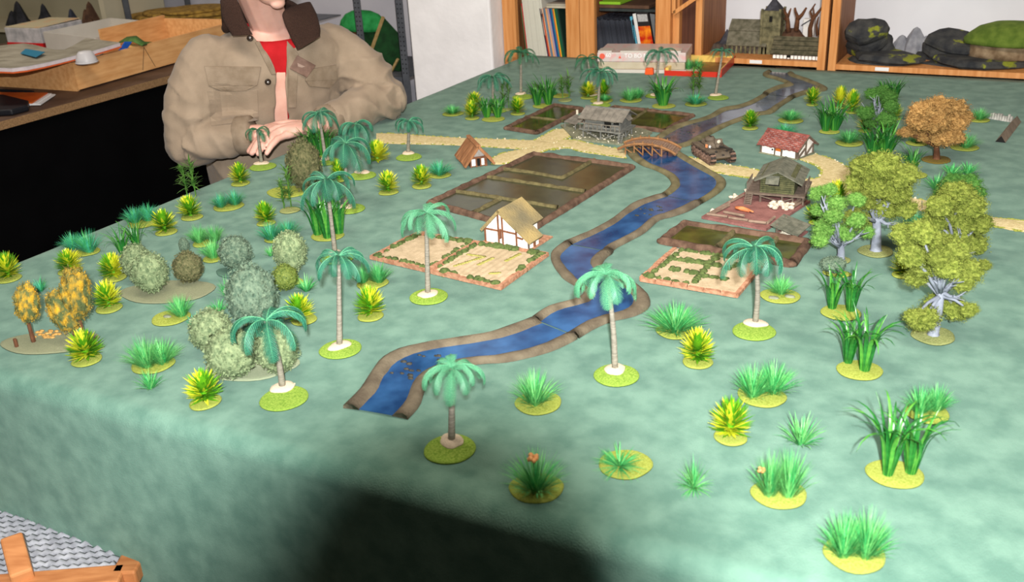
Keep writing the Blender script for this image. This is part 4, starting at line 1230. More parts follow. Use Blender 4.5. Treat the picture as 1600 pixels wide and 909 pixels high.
# brown thatched A-frame hut -------------------------------------------
A, Bp = G(735, 261.5), G(763, 259.3)
az, L, X, Y = axes(A, Bp)
t = thing('thatched_hut', 'small brown hut with a steep thatched roof beside the sandy road', 'hut', A, az, 'model village buildings')
zr = hgt((A + Bp) / 2, 224); zw = hgt((A + Bp) / 2, 246)
ap = G(733, 211.5, TZ + zr) - G(745.4, 224, TZ + zr); ap.z = 0
D = ap.length
az = math.atan2(ap.y, ap.x) - math.pi / 2
t.rotation_euler = (0, 0, az)
X = Vector((math.cos(az), math.sin(az), 0)); L = L / abs(X.dot((Bp - A).normalized())) * .92
D = min(D, .16)
MB().box((0, 0, 0), (L, D * .92, zw)).build('walls', m_timber, t)
for (x0, x1) in ((.08, .32), (.66, .86)):
    MB().box((L * x0, -.002, .003), (L * x1, .002, zw - .004)).build('wall_panel', m_whitewash, t)
MB().box((L * .40, -.0015, .002), (L * .60, .002, zw - .002)).build('doorway', m_dark, t)
for x in (.03, .36, .63, .90, .98):
    MB().bar((L * x, -.003, 0), (L * x, -.003, zw), .0035).build('post', m_timber, t)
MB().bar((0, -.003, zw), (L, -.003, zw), .004).build('beam', m_timber, t)
gz = zw + (zr - zw) * .55
xh = (gz - zw) / (zr - zw) * L / 2
MB().slab([(0 + .003, -.001, zw), (L - .003, -.001, zw), (L - xh - .003, -.001, gz), (xh + .003, -.001, gz)], .003).build('gable_panel', mat('grey_board', (150, 142, 136), (176, 168, 160), sc=60, bump=.5), t)
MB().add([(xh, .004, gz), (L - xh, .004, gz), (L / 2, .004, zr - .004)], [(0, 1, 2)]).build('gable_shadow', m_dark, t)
m_thatch = mat('brown_thatch', (124, 82, 52), (160, 112, 76), sc=50, rough=.95, bump=1.0, bsc=160, stretch=(1, 1, .12))
ovh = .016
lz_ = zw * .42
for sg in (-1, 1):
    xe = L / 2 + sg * (L / 2 + .020)
    n = 7
    for i in range(n):
        y0 = -ovh + (D + ovh * 1.6) * i / n; y1 = -ovh + (D + ovh * 1.6) * (i + .97) / n
        j = (i * 37 % 5 - 2) * .0012
        quad = [(xe, y0, lz_ + j), (L / 2 - sg * .002, y0, zr), (L / 2 - sg * .002, y1, zr), (xe, y1, lz_ + j)]
        if sg > 0:
            quad = quad[::-1]
        MB().slab(quad, .006).build('thatch_bundle', m_thatch, t)
# white red-roofed house ------------------------------------------------
A, Bp, Cp = G(1189, 238.8), G(1244.4, 249.8), G(1274, 239.6)
az, L, X, Y = axes(A, Bp); W_ = (Cp - Bp).dot(Y)
ze = hgt(Bp, 233); zr = hgt((Bp + Cp) / 2, 213)
t = thing('white_house', 'white-walled house with a red tiled roof and an orange door shutter', 'house', A, az, 'model village buildings')
MB().box((-.004, -.004, 0), (L + .004, W_ + .004, .003)).build('ground_plate', m_plate, t)
ym = W_ / 2
MB().box((0, 0, .002), (L, W_, ze)).add([(0, 0, ze), (0, W_, ze), (0, ym, zr), (L, 0, ze), (L, W_, ze), (L, ym, zr)], [(0, 2, 1), (3, 4, 5), (0, 3, 5, 2), (1, 2, 5, 4)]).build('walls', m_whitewash, t)
for x in (.003, .40, .585, L / L - .01):
    MB().bar((L * x, -.001, .002), (L * x, -.001, ze), .0035, .004).build('timber_post', m_dktimber, t)
for y in (.004, ym, W_ - .004):
    MB().bar((L + .001, y, .002), (L + .001, y, ze if y != ym else zr - .003), .0035, .004).build('timber_post', m_dktimber, t)
for y0, y1 in ((.006, ym - .003), (ym + .003, W_ - .004)):
    MB().bar((L + .0012, y0, .004), (L + .0012, y1, ze * (.78 if y0 < ym * .5 else .95)), .0035, .004).build('timber_brace', m_dktimber, t)
MB().box((L * .41, -.002, .003), (L * .575, .001, ze * .48)).build('door_leaf', m_whitewash, t)
MB().box((L * .41, -.002, ze * .5), (L * .575, .001, ze * .86)).build('shutter', mat('orange_shutter', (196, 104, 34), (216, 122, 48), sc=60), t)
MB().tube([(L * .33, -.001, ze * .55), (L * .33, -.003, ze * .55)], .002, n=8).build('door_knob', m_dark, t)
m_tile = mat('red_roof_tiles', (124, 66, 60), (160, 98, 88), sc=70, rough=.9, bump=.6, vary=.1)
e_ = .009
def tiles(parent, a, b, c, d, rows, cols, t_, material, rag=.0):
    for r_ in range(rows):
        q0, q1 = r_ / rows, (r_ + 1.12) / rows
        mb = MB()
        for c_ in range(cols):
            u0, u1 = (c_ + .03) / cols, (c_ + .97) / cols
            j = ((c_ * 13 + r_ * 7) % 5 - 2) * .0005
            p = []
            for (u, v) in ((u0, q0), (u1, q0), (u1, min(1.0, q1)), (u0, min(1.0, q1))):
                pt = Vector(a).lerp(Vector(b), u).lerp(Vector(d).lerp(Vector(c), u), v)
                pt.z += (.0016 if v == q0 else 0) + j
                p.append(pt)
            mb.slab(p, .0018)
        mb.build('tile_row', material, parent)
tiles(t, (-e_, -e_, ze - .005), (L + e_, -e_, ze - .005), (L + e_, ym, zr + .002), (-e_, ym, zr + .002), 9, 16, .002, m_tile)
tiles(t, (L + e_, W_ + e_, ze - .005), (-e_, W_ + e_, ze - .005), (-e_, ym, zr + .002), (L + e_, ym, zr + .002), 9, 16, .002, m_tile)
MB().bar((-e_, ym, zr + .002), (L + e_, ym, zr + .002), .004).build('ridge_tiles', m_tile, t)
for sg, y0, y1 in ((1, -e_, ym), (1, W_ + e_, ym)):
    MB().bar((L + e_, y0, ze - .006), (L + e_, y1, zr), .002, .004).build('barge_board', m_dktimber, t)
# green stilt house on the red ground plate -------------------------------
A, Bp = G(1186, 319), G(1239.6, 320.7)
pc = [G(1096, 342), G(1197, 361.5), G(1266, 317)]
pc.append(pc[0] + pc[2] - pc[1])
gp = thing('red_earth_plate', 'reddish earth ground plate with log edging under the green stilt house', 'terrain plate', sum(pc, Vector()) / 4)
og = sum(pc, Vector()) / 4
m_red = mat('red_earth', (120, 78, 74), (146, 100, 94), sc=40, rough=.95, bump=.9, bsc=260)
c_ = [p - og for p in pc]
MB().prism([(p.x, p.y) for p in c_], .0005, .006).build('ground_plate', m_red, gp)
m_log = mat('grey_log', (118, 98, 84), (142, 122, 106), sc=60, rough=.9, bump=.5)
def uvp(u, v):
    return c_[0].lerp(c_[1], u).lerp(c_[3].lerp(c_[2], u), v)
rr = random.Random(4)
for (a_, b_) in (((.04, .06), (.35, .08)), ((.38, .07), (.66, .09)), ((.68, .08), (.93, .1)), ((.06, .1), (.08, .45)), ((.06, .5), (.08, .78)), ((.94, .66), (.95, .95)), ((.89, .62), (.90, .93)), ((.2, .2), (.55, .16)), ((.93, .12), (.93, .28)), ((.10, .12), (.13, .4))):
    p, q_ = uvp(*a_), uvp(*b_)
    MB().tube([(p.x, p.y, .0085), (q_.x, q_.y, .0085 + rr.uniform(0, .004))], .0032, n=6).build('log', m_log, gp)
m_pale = mat('pale_rocks', (184, 172, 152), (216, 206, 188), sc=160, rough=.9, bump=.6)
for (px, py, n_, sp, rad) in ((1220, 328, 34, 17, .006), (1173, 306, 14, 8, .006), (1144, 313, 7, 6, .005), (1113, 335, 3, 3, .004), (1249, 316, 2, 2, .004)):
    for i in range(n_):
        P = G(px + rr.uniform(-sp, sp), py + rr.uniform(-sp, sp) * .28) - og
        MB().ball((P.x, P.y, .0075 + rr.uniform(0, .005)), rad * rr.uniform(.6, 1.1), sub=1, sc=(1.2, 1, .8), nz=.4, seed=i).build('rock', m_pale, gp, smooth=True)
P = G(1160, 334) - og
mb = MB()
dv = (G(1172, 336) - G(1150, 331))
mb.tube([P - dv * .5 + Vector((0, 0, .0105)), P + Vector((0, 0, .0115)), P + dv * .5 + Vector((0, 0, .0105))], [.0035, .0055, .0035], n=6)
mb.tube([P + Vector((0, 0, .012)), P + Vector((-.012, -.004, .0125))], [.0028, .0015], n=5)
mb.tube([P + dv * .3 + Vector((0, 0, .012)), P + dv * .55 + Vector((.008, -.006, .0115))], [.0028, .0015], n=5)
mb.build('orange_debris', mat('rust_orange', (196, 112, 68), (216, 136, 88), sc=60, bump=.5), gp, smooth=True)
az, L, X, Y = axes(A, Bp)
zf = hgt(A, 300.5); ze = hgt(A, 275); zr = hgt((A + Bp) / 2, 266)
dd = G(1227, 245, TZ + zr) - G(1208, 266, TZ + zr); dd.z = 0
D = min(dd.length, .20)
az = az * .35 + (math.atan2(dd.y, dd.x) - math.pi / 2) * .65
t = thing('stilt_house', 'moss-green boarded house on stilts with ladder and railed decks, on the red earth plate', 'stilt house', A, az, 'model village buildings')
B0 = .006
MB().box((-.03, -.006, zf - .004), (L + .024, D, zf)).build('platform', m_dktimber, t)
for x in (-.024, .002, L * .66, L - .002, L + .02):
    for y in (0, D * .5, D - .006):
        MB().tube([(x, y, B0), (x, y, zf - .003)], .0024, n=6).build('stilt', m_dktimber, t)
for a_, b_ in (((0, -.003, zf - .006), (L * .66, -.003, B0 + .004)), ((L * .66, -.003, B0 + .004), (L, -.003, zf - .006)), ((L + .02, 0, zf - .006), (L + .02, D * .5, B0 + .004))):
    MB().bar(a_, b_, .0026).build('brace', m_dktimber, t)
xm = L / 2
MB().box((0, .003, zf), (L, D - .01, ze)).add([(0, .003, ze), (L, .003, ze), (xm, .003, zr), (0, D - .01, ze), (L, D - .01, ze), (xm, D - .01, zr)], [(0, 1, 2), (5, 4, 3), (1, 4, 5, 2), (3, 0, 2, 5)]).build('walls', m_mosswood, t)
for i in range(11):
    z0 = zf + (zr - zf) * i / 11; z1 = z0 + (zr - zf) * .82 / 11
    k_ = 0 if z1 < ze else (z1 - ze) / (zr - ze) * xm
    if xm - k_ > .006:
        MB().box((k_, .0008, z0), (L - k_, .003, z1)).build('wall_board', m_mosswood, t)
MB().box((L * .24, .0002, zf + (ze - zf) * .45), (L * .56, .0015, zf + (ze - zf) * .92)).build('window_opening', m_dark, t)
MB().slab([(L * .18, -.001, ze + .002), (L * .56, -.001, ze + .002), (L * .56, -.016, zf + (ze - zf) * .66), (L * .18, -.016, zf + (ze - zf) * .66)], .0016).build('window_flap', m_mossroof, t)
e_ = .012
boards(t, 'roof_panel', [(-e_, D, ze - .006), (-e_, -e_, ze - .006), (xm, -e_, zr + .003), (xm, D, zr + .003)], 6, .003, m_mossroof, vertical=True, gap=.03)
boards(t, 'roof_panel', [(L + e_ + .006, -e_, ze - .010), (L + e_ + .006, D, ze - .010), (xm, D, zr + .003), (xm, -e_, zr + .003)], 6, .003, m_mossroof, vertical=True, gap=.03)
hr = .02
for i in range(5):
    y = D * .02 + D * .55 * i / 4
    MB().bar((-.028, y, zf), (-.028, y, zf + hr), .0018).build('baluster', m_dktimber, t)
    MB().bar((L + .022, y + D * .1, zf), (L + .022, y + D * .1, zf + hr), .0018).build('baluster', m_dktimber, t)
MB().bar((-.028, 0, zf + hr), (-.028, D * .6, zf + hr), .0022).build('handrail', m_dktimber, t)
MB().bar((L + .022, D * .1, zf + hr), (L + .022, D * .72, zf + hr), .0022).build('handrail', m_dktimber, t)
MB().bar((L + .022, D * .1, zf + hr * .5), (L + .022, D * .72, zf + hr * .5), .0016).build('handrail', m_dktimber, t)
mbl = MB()
for sx in (-.028, -.014):
    mbl.bar((sx, -.026, B0), (sx, -.006, zf), .002)
for i in range(7):
    q_ = i / 7 + .06; mbl.bar((-.029, -.026 + .02 * q_, B0 + (zf - B0) * q_), (-.013, -.026 + .02 * q_, B0 + (zf - B0) * q_), .003, .002)
mbl.build('ladder', m_dktimber, t)
# small open shelter ----------------------------------------------------
A, Bp, Cp = G(1213, 369), G(1242, 374.8), G(1258, 364.7)
az, L, X, Y = axes(A, Bp); W_ = (Cp - Bp).dot(Y)
zs4 = [hgt(A, 350), hgt(Bp, 364.5), hgt(Cp, 352)]; zs4.append(zs4[0] + zs4[2] - zs4[1]); za = min(zs4); zb = za + .012
t = thing('open_shelter', 'small open shelter with flat grey roof over pale pebbles beside the long paddy', 'shelter', A, az, 'model village buildings')
MB().box((-.006, -.004, .0005), (L + .006, W_ + .006, .004)).build('ground_plate', m_red, t)
mb = MB(); rr = random.Random(8)
for i in range(110):
    mb.ball((rr.uniform(.003, L - .003), rr.uniform(.003, W_), .005), rr.uniform(.002, .004), sub=1, nz=.4, seed=i)
stuff(mb.build('pebbles', m_gravel, t, smooth=True))
for (x, y) in ((0, 0), (L, 0), (L, W_), (0, W_)):
    z = zs4[0 if (x == 0 and y == 0) else 1 if y == 0 else 2 if x > 0 else 3]
    MB().tube([(x, y, .003), (x, y, z)], .002, n=6).build('post', m_dktimber, t)
MB().bar((0, 0, za * .55), (.010, 0, za - .002), .0018).build('brace', m_dktimber, t)
MB().bar((L, 0, za * .55), (L - .010, 0, za - .002), .0018).build('brace', m_dktimber, t)
e_ = .010
boards(t, 'roof_board', [(-e_, -e_, zs4[0]), (L + e_, -e_, zs4[1]), (L + e_, W_ + e_, zs4[2]), (-e_, W_ + e_, zs4[3])], 7, .0022, m_mossroof, vertical=True, gap=.03)
# white thatched timber house --------------------------------------------
A, Bp, Cp = G(758.5, 378), G(827.5, 391.5), G(844.5, 381)
az, Lt, X, Y = axes(A, Bp)
D = (Cp - Bp).dot(Y)
L = (G(808.5, 387.5) - A).dot(X)
za = hgt(A, 356)
zr = hgt(A + X * L * .5, 329.5)
Dr = (G(815.4, 308.8, TZ + zr) - G(780.7, 329, TZ + zr)).dot(Y)
t = thing('thatched_house', 'white half-timbered house with a steep yellow-grey thatched roof and lean-to', 'house', A, az, 'model village buildings')
Dh = max(Dr - .008, .05)
zl = hgt(Bp, 375.5)
xm = L * .5
slope = (zr - zl) / (Lt - xm)
ze2 = zr - slope * (L - xm)
MB().add([(0, 0, 0), (L, 0, 0), (L, 0, ze2), (xm, 0, zr), (0, 0, za), (0, Dh, 0), (L, Dh, 0), (L, Dh, ze2), (xm, Dh, zr), (0, Dh, za)],
         [(0, 1, 2, 3, 4), (9, 8, 7, 6, 5), (1, 6, 7, 2), (5, 0, 4, 9), (4, 3, 8, 9), (3, 2, 7, 8)]).build('walls', m_whitewash, t)
Dl = Dh * .45
MB().add([(L, 0, 0), (Lt, 0, 0), (Lt, 0, zl), (L, 0, ze2), (L, Dl, 0), (Lt, Dl, 0), (Lt, Dl, zl), (L, Dl, ze2)], [(0, 1, 2, 3), (7, 6, 5, 4), (1, 5, 6, 2), (3, 2, 6, 7), (0, 4, 5, 1)]).build('lean_to_walls', m_whitewash, t)
MB().box((-.004, -.004, 0.0003), (Lt + .005, Dh + .004, .003)).build('ground_plate', m_brick, t)
def tb(a_, b_, w=.003, mt=None):
    MB().bar(a_, b_, w, .003).build('timber', mt or m_timber, t)
for x, z in ((.002, za), (xm - .004, zr - .002), (xm + .006, zr - .006), (L, ze2 - .001)):
    tb((x, -.001, 0), (x, -.001, z))
tb((xm + .001, -.001, za * .5), (xm + .001, -.001, za * 1.15), .008)
tb((0, -.001, za), (xm, -.001, za)); tb((xm, -.001, za * 1.05), (L, -.001, za * 1.0)); tb((L, -.001, za * .78), (Lt - .014, -.001, za * .72))
tb((Lt - .001, -.001, 0), (Lt - .001, -.001, zl), .003, m_dktimber)
tb((Lt + .001, Dl * .5, 0), (Lt + .001, Dl * .5, zl), .006); tb((L + .001, Dl + .01, 0), (L + .001, Dl + .01, ze2), .006)
tb((0, -.001, za - .001), (xm, -.001, zr + .001), .004)
m_thatch2 = mat('yellow_grey_thatch', (112, 104, 80), (162, 142, 94), sc=16, rough=.95, bump=1.0, bsc=200, lo=.3, hi=.7)
def thatch(x0, z0, x1, z1, y0, y1, n, th=.006):
    for i in range(n):
        a0 = y0 + (y1 - y0) * i / n; a1 = y0 + (y1 - y0) * (i + 1) / n
        q_ = [(x0, a0, z0), (x1, a0, z1), (x1, a1, z1), (x0, a1, z0)]
        if x0 > x1:
            q_ = q_[::-1]
            MB().slab([(p[0], p[1], p[2] + .004) for p in q_][::-1], -th).build('thatch_strip', m_thatch2, t)
        else:
            MB().slab([(p[0], p[1], p[2] + .004) for p in q_], th).build('thatch_strip', m_thatch2, t)
ov = .006
thatch(-.008, za - .006, xm, zr, -ov, Dh + ov, 6)
xe = L + .012
thatch(xe, zr - slope * (xe - xm), xm, zr, -ov, Dh + ov, 6)
thatch(Lt + .008, zr - slope * (Lt + .008 - xm), xe, zr - slope * (xe - xm), -ov, Dl + ov, 3)
# plank bridge -----------------------------------------------------------
A, Bp = G(965, 242), G(1056, 248)
az, L, X, Y = axes(A, Bp)
Wb = (G(1068, 238) - Bp).dot(Y); Wb = max(.06, Wb)
t = thing('plank_bridge', 'arched brown plank bridge on raking posts crossing the river', 'bridge', A, az)
m_plank = mat('bridge_plank', (120, 96, 80), (148, 122, 104), sc=70, rough=.9, bump=.5, stretch=(4, 1, 1))
m_orwood = mat('orange_brown_wood', (122, 84, 52), (150, 110, 72), sc=70, rough=.85, bump=.4)
hb = .022
def arch(u):
    return .008 + hb * max(0, 1 - abs((u - .47) / .53) ** 2.3)
npk = 26
for i in range(npk):
    u0, u1 = i / npk, (i + .9) / npk
    j = ((i * 11) % 5 - 2) * .001
    MB().slab([(L * u0, .002 + j, arch(u0)), (L * u1, .002 + j, arch(u1)), (L * u1, Wb + j, arch(u1)), (L * u0, Wb + j, arch(u0))], .002).build('plank', m_plank, t)
for y in (0, Wb):
    pts = [(L * i / 16, y, arch(i / 16) + .003) for i in range(17)]
    MB().tube(pts, .0034, n=6).build('kerb_beam', m_orwood, t)
    for u in (.14, .29, .44, .60, .76):
        MB().bar((L * u, y, .003), (L * u, y, arch(u) + .010), .0030).build('post', m_orwood, t)
    for u in (.14, .29, .44, .60):
        MB().bar((L * u, y - .001, arch(u) - .004), (L * (u + .15), y - .001, .005), .0026).build('strut', m_orwood, t)
# tank --------------------------------------------------------------------
Fl, Fr_, Rl = G(1107, 259.5), G(1150, 257.5), G(1080, 241)
ctr = (Fr_ + Rl) / 2
fwd = (Fl - Rl); fwd.z = 0; TL = fwd.length; fwd.normalize()
rt = Vector((fwd.y, -fwd.x, 0))              # the tank's right-hand side
if rt.dot(Fr_ - Fl) < 0:
    left_is = -1
else:
    left_is = 1
TW = abs((Fr_ - Fl).dot(rt))
TL *= 1.12
az = math.atan2(fwd.y, fwd.x)
t = thing('tank', 'olive-brown model tank with turret and dusty tracks, standing on the sandy road', 'tank', ctr + Vector((0, 0, .0036)), az)
m_tank = mat('olive_drab', (82, 72, 60), (110, 98, 84), sc=50, rough=.7, bump=.2)
m_track = mat('dusty_track', (98, 76, 64), (134, 108, 94), sc=60, rough=.9, bump=.4)
m_dtk = mat('dark_metal', (36, 34, 32), (52, 48, 44), sc=60, rough=.6)
hl, hw = TL / 2, TW / 2
tw = TW * .2
th = TW * .42
# hull: boat-shaped with a rounded front
prof = [(-hl * .96, th * .9), (-hl * .9, th * .35), (hl * .72, th * .28), (hl * .96, th * .62), (hl * .78, th * 1.02), (hl * .3, th * 1.16), (-hl * .96, th * 1.12)]
mb = MB(); n = len(prof)
for sg in (-1, 1):
    pass
w1 = hw - tw * .85
vs = [(x, -w1, z) for x, z in prof] + [(x, w1, z) for x, z in prof]
mb.add(vs, [tuple(range(n)), tuple(reversed(range(n, 2 * n)))] + [(i, i + n, (i + 1) % n + n, (i + 1) % n) for i in range(n)])
bevel(mb.build('hull', m_tank, t), .003)
for sg in (-1, 1):
    y0 = sg * hw; y1 = sg * (hw - tw)
    MB().box((-hl, min(y0, y1), th * .98), (hl * .8, max(y0, y1), th * 1.06)).build('track_guard', m_tank, t)
    # track: links around the wheels
    loop = []
    r_ = th * .46
    for i in range(8):
        a = math.pi / 2 + math.pi * i / 7; loop.append((-hl * .82 + r_ * math.cos(a), th * .5 + r_ * math.sin(a)))
    for i in range(8):
        a = -math.pi / 2 + math.pi * i / 7; loop.append((hl * .80 + r_ * math.cos(a), th * .52 + r_ * math.sin(a)))
    dense = []
    m_ = len(loop)
    for i in range(m_):
        a, b = Vector(loop[i]), Vector(loop[(i + 1) % m_]); k_ = max(1, round((b - a).length / (TL * .032)))
        dense += [a.lerp(b, q_ / k_) for q_ in range(k_)]
    tr_ = MB().tube([(p.x, sg * (hw - tw / 2), p.y) for p in dense] + [(dense[0].x, sg * (hw - tw / 2), dense[0].y)], .0016, n=4, cap=False).build('track', m_track, t)
    for i, p in enumerate(dense):
        q_ = dense[(i + 1) % len(dense)]
        MB().bar((p.x, sg * (hw - tw / 2), p.y), (p.x + (q_.x - p.x) * .8, sg * (hw - tw / 2), p.y + (q_.y - p.y) * .8), tw, .0036, up=(0, 0, 1) if abs(q_.x - p.x) > abs(q_.y - p.y) else (1, 0, 0)).build('track_link', m_track if i % 2 else m_dtk, tr_)
    for i in range(6):
        x = -hl * .66 + hl * 1.3 * i / 5; rw = th * .30
        wy = sg * (hw - tw * .1)
        MB().tube([(x, wy - sg * tw * .7, rw + .002), (x, wy + sg * .001, rw + .002)], rw, n=14).tube([(x, wy, rw + .002), (x, wy + sg * .003, rw + .002)], rw * .35, n=8).build('road_wheel', m_track, t)
    for x, r2 in ((-hl * .82, .30), (hl * .80, .30)):
        MB().tube([(x, sg * (hw - tw * .8), th * .52), (x, sg * hw, th * .52)], th * r2, n=12).build('sprocket', m_track, t)
    for i in range(4):
        x = -hl * .55 + hl * 1.0 * i / 3
        MB().tube([(x, sg * (hw - tw * .5), th * .86), (x, sg * hw, th * .86)], th * .10, n=8).build('return_roller', m_dtk, t)
# turret
tz = th * 1.14
mb = MB()
mb.lathe([(.62, 0), (.70, .12), (.66, .5), (.50, .82), (.25, .98), (.02, 1.0)], n=20, sx=TW * .62, sy=TW * .52, M=Matrix.Translation((hl * .02, 0, tz)) @ Matrix.Diagonal((1, 1, TW * .24, 1)))
tu = mb.build('turret', m_tank, t, smooth=True)
mb = MB().lathe([(.012, 0), (.013, .006), (.010, .011), (.002, .012)], n=12, M=Matrix.Translation((-hl * .1, -TW * .12, tz + TW * .19)))
mb.build('cupola', m_tank, tu, smooth=True)
MB().tube([(-hl * .1, -TW * .12, tz + TW * .25), (-hl * .1, -TW * .12, tz + TW * .38)], .0012, n=5).bar((-hl * .16, -TW * .12, tz + TW * .37), (hl * .02, -TW * .12, tz + TW * .37), .003).build('machine_gun', m_dtk, tu)
MB().box((-hl * .62, -TW * .26, tz + TW * .03), (-hl * .32, TW * .26, tz + TW * .17), taper=.002).build('stowage_rack', m_tank, tu)
MB().ball((-hl * .38, TW * .05, tz + TW * .21), .008, sub=2, sc=(1.3, 1, .7), nz=.2).build('pack', mat('tan_canvas', (150, 138, 120), (170, 158, 140), sc=60), tu, smooth=True)
gy = .12 * TW
MB().ball((hl * .42, 0, tz + TW * .11), TW * .12, sub=2, sc=(1, 1.1, .9)).build('gun_mantlet', m_tank, tu, smooth=True)
GL = (G(1159, 226) - G(1133, 227)).length
MB().tube([(hl * .44, 0, tz + TW * .11), (hl * .98, TW * .16, tz + TW * .13), (hl * 1.05, TW * .18, tz + TW * .13), (hl * 1.05, TW * .18, tz + TW * .13), (hl * 1.2, TW * .22, tz + TW * .135)], [.0030, .0022, .0022, .0036, .0036], n=8).build('gun_barrel', m_dtk, tu)
MB().box((hl * .28, -.009, tz + TW * .2), (hl * .44, .012, tz + TW * .35), taper=.001).build('searchlight', m_tank, tu)
MB().tube([(hl * .44, .001, tz + TW * .275), (hl * .445, .001, tz + TW * .275)], .0045, n=10).build('lamp_glass', m_gravel, tu)
# markings lie on the turret cheek
def cheek(x, y, w, material, name, shape='sq'):
    ax = Vector((x / (TW * .62), y / (TW * .52), 0)); ax.normalize()
    z = tz + TW * .075
    c = Vector((hl * .02 + ax.x * TW * .62 * .675, ax.y * TW * .52 * .675, z)); nrm = Vector((ax.x / .62, ax.y / .52, .25)).normalized()
    s_ = nrm.cross(Vector((0, 0, 1))).normalized(); u_ = s_.cross(nrm).normalized()
    c = c + nrm * .0012
    if shape == 'sq':
        MB().slab([c - s_ * w - u_ * w, c + s_ * w - u_ * w, c + s_ * w + u_ * w, c - s_ * w + u_ * w][::-1], -.0006).build(name, material, tu)
    else:
        pts = []
        for i in range(10):
            a = math.pi / 2 + i * math.pi / 5; q_ = w if i % 2 == 0 else w * .45
            pts.append(c + s_ * q_ * math.cos(a) + u_ * q_ * math.sin(a))
        MB().slab(pts[::-1], -.0006).build(name, material, tu)
sgn = -1 if rt.dot(Vector((CR.x, CR.y, 0))) < 0 else 1
cheek(.02, -.052, .0042, mat('orange_panel', (206, 128, 82), (216, 142, 98), sc=50), 'orange_marking')
cheek(.045, -.045, .0046, mat('white_paint', (214, 214, 214)), 'white_star', 'star')
MB().tube([(hl * .86, hw * .05, th * .78), (hl * .9, hw * .05, th * .8)], .0036, n=8).build('hull_lamp', m_dtk, t)
for y in (-.4, .45):
    MB().ball((hl * .74, hw * y, th * 1.08), .0035, sub=1).build('headlamp', m_dtk, t)
for i in range(3):
    MB().box((-hl * (.9 - .12 * i), -w1 * .8, th * 1.12), (-hl * (.82 - .12 * i), w1 * .8, th * 1.16)).build('engine_grille', m_dtk, t)
# low wall and triangular bank on the far right ----------------------------
A, Bp = G(1546, 185), G(1582, 191)
az, L, X, Y = axes(A, Bp)
t = thing('stone_wall', 'low pale grey ruined wall lying between a grass tuft and the brown wedge', 'wall', A, az)
rr = random.Random(3)
for i in range(9):
    x0, x1 = L * (i + .05) / 9, L * (i + .95) / 9
    MB().box((x0, -.004, 0), (x1, .004, .017 + rr.uniform(-.004, .004)), taper=.001).build('stone', mat('grey_white_stone', (140, 138, 132), (186, 184, 178), sc=80, rough=.9, bump=.6), t)
A, Bp = G(1563, 222), G(1588, 190)
az, L, X, Y = axes(A, Bp)
t = thing('roof_wedge', 'long brown triangular wedge with dark ends lying at the far right of the table', 'terrain piece', A, az)
w_ = .012
MB().add([(0, -w_, 0), (0, w_, 0), (0, 0, .016), (L, -w_, 0), (L, w_, 0), (L, 0, .016)], [(0, 2, 1), (3, 4, 5), (0, 3, 5, 2), (1, 2, 5, 4), (0, 1, 4, 3)]).build('wedge_body', mat('brown_grey_board', (112, 98, 84), (134, 118, 102), sc=50, bump=.5), t)
for x in (-.0008, L):
    MB().add([(x, -w_, 0), (x, w_, 0), (x, 0, .016), (x + .0008, -w_, 0), (x + .0008, w_, 0), (x + .0008, 0, .016)], [(0, 2, 1), (3, 4, 5), (0, 3, 5, 2), (1, 2, 5, 4), (0, 1, 4, 3)]).build('end_cap', m_dark, t)
# ------------------------------------------------------------------ bookcases behind the table
BY = 3.42
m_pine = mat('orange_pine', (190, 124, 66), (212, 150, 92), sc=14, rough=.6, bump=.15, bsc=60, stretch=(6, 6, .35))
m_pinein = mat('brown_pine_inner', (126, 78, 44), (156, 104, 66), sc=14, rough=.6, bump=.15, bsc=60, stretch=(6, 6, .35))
m_darkpine = mat('dark_brown_board', (66, 36, 24), (92, 54, 36), sc=12, rough=.6, stretch=(6, 6, .3))
m_backw = mat('white_back_panel', (206, 208, 214), (216, 218, 224), sc=4, rough=.8)
def X_at(px, py=60, Y=BY):
    return onY(px, py, Y).x
def unit(name, label, xl, xr, wl, wr, zs, depth=.30, back=m_backw, inner=None, ztop=1.9, lip=None):
    o = Vector(((xl + xr) / 2, BY, 0))
    t = thing(name, label, 'bookcase', o)
    x0, x1 = xl - o.x, xr - o.x
    MB().box((x0, 0, 0), (x0 + wl, .022, ztop)).build('upright', m_pine, t)
    MB().box((x1 - wr, 0, 0), (x1, .022, ztop)).build('upright', m_pine, t)
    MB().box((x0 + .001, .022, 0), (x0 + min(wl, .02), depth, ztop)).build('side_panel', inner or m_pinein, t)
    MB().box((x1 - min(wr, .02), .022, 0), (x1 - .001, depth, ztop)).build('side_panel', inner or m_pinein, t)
    MB().box((x0 + .002, depth, 0), (x1 - .002, depth + .008, ztop)).build('back_panel', back, t)
    for z in zs:
        MB().box((x0 + wl, 0.004, z - .018), (x1 - wr, depth, z)).build('shelf', m_pine, t)
    MB().box((x0, 0, ztop), (x1, depth, ztop + .02)).build('top_board', m_pine, t)
    return t
zB = .70
unit('bookcase', 'orange pine bookcase unit beside the white pillar, holding white and coloured magazines', X_at(787), X_at(905.5), X_at(807) - X_at(787), X_at(905.5) - X_at(885), (.35, zB, 1.2))
unit('bookcase', 'orange pine bookcase unit holding a row of black magazines and a red book', X_at(906.5), X_at(1047), X_at(929) - X_at(906.5), X_at(1047) - X_at(1024), (.35, zB, 1.2), back=m_darkpine)
zS = onY(1200, 92, BY).z - .004
uc = unit('bookcase', 'pine shelf unit with the model church, the cottage and the bare trees', X_at(1086), X_at(1292), .024, .026, (.35, zS, 1.6), inner=m_pinein)
ud = unit('bookcase', 'pine shelf unit on the right with black terrain rocks and a green hill', X_at(1297), .34, .026, .026, (.35, zS - .004, 1.6), inner=m_pinein)
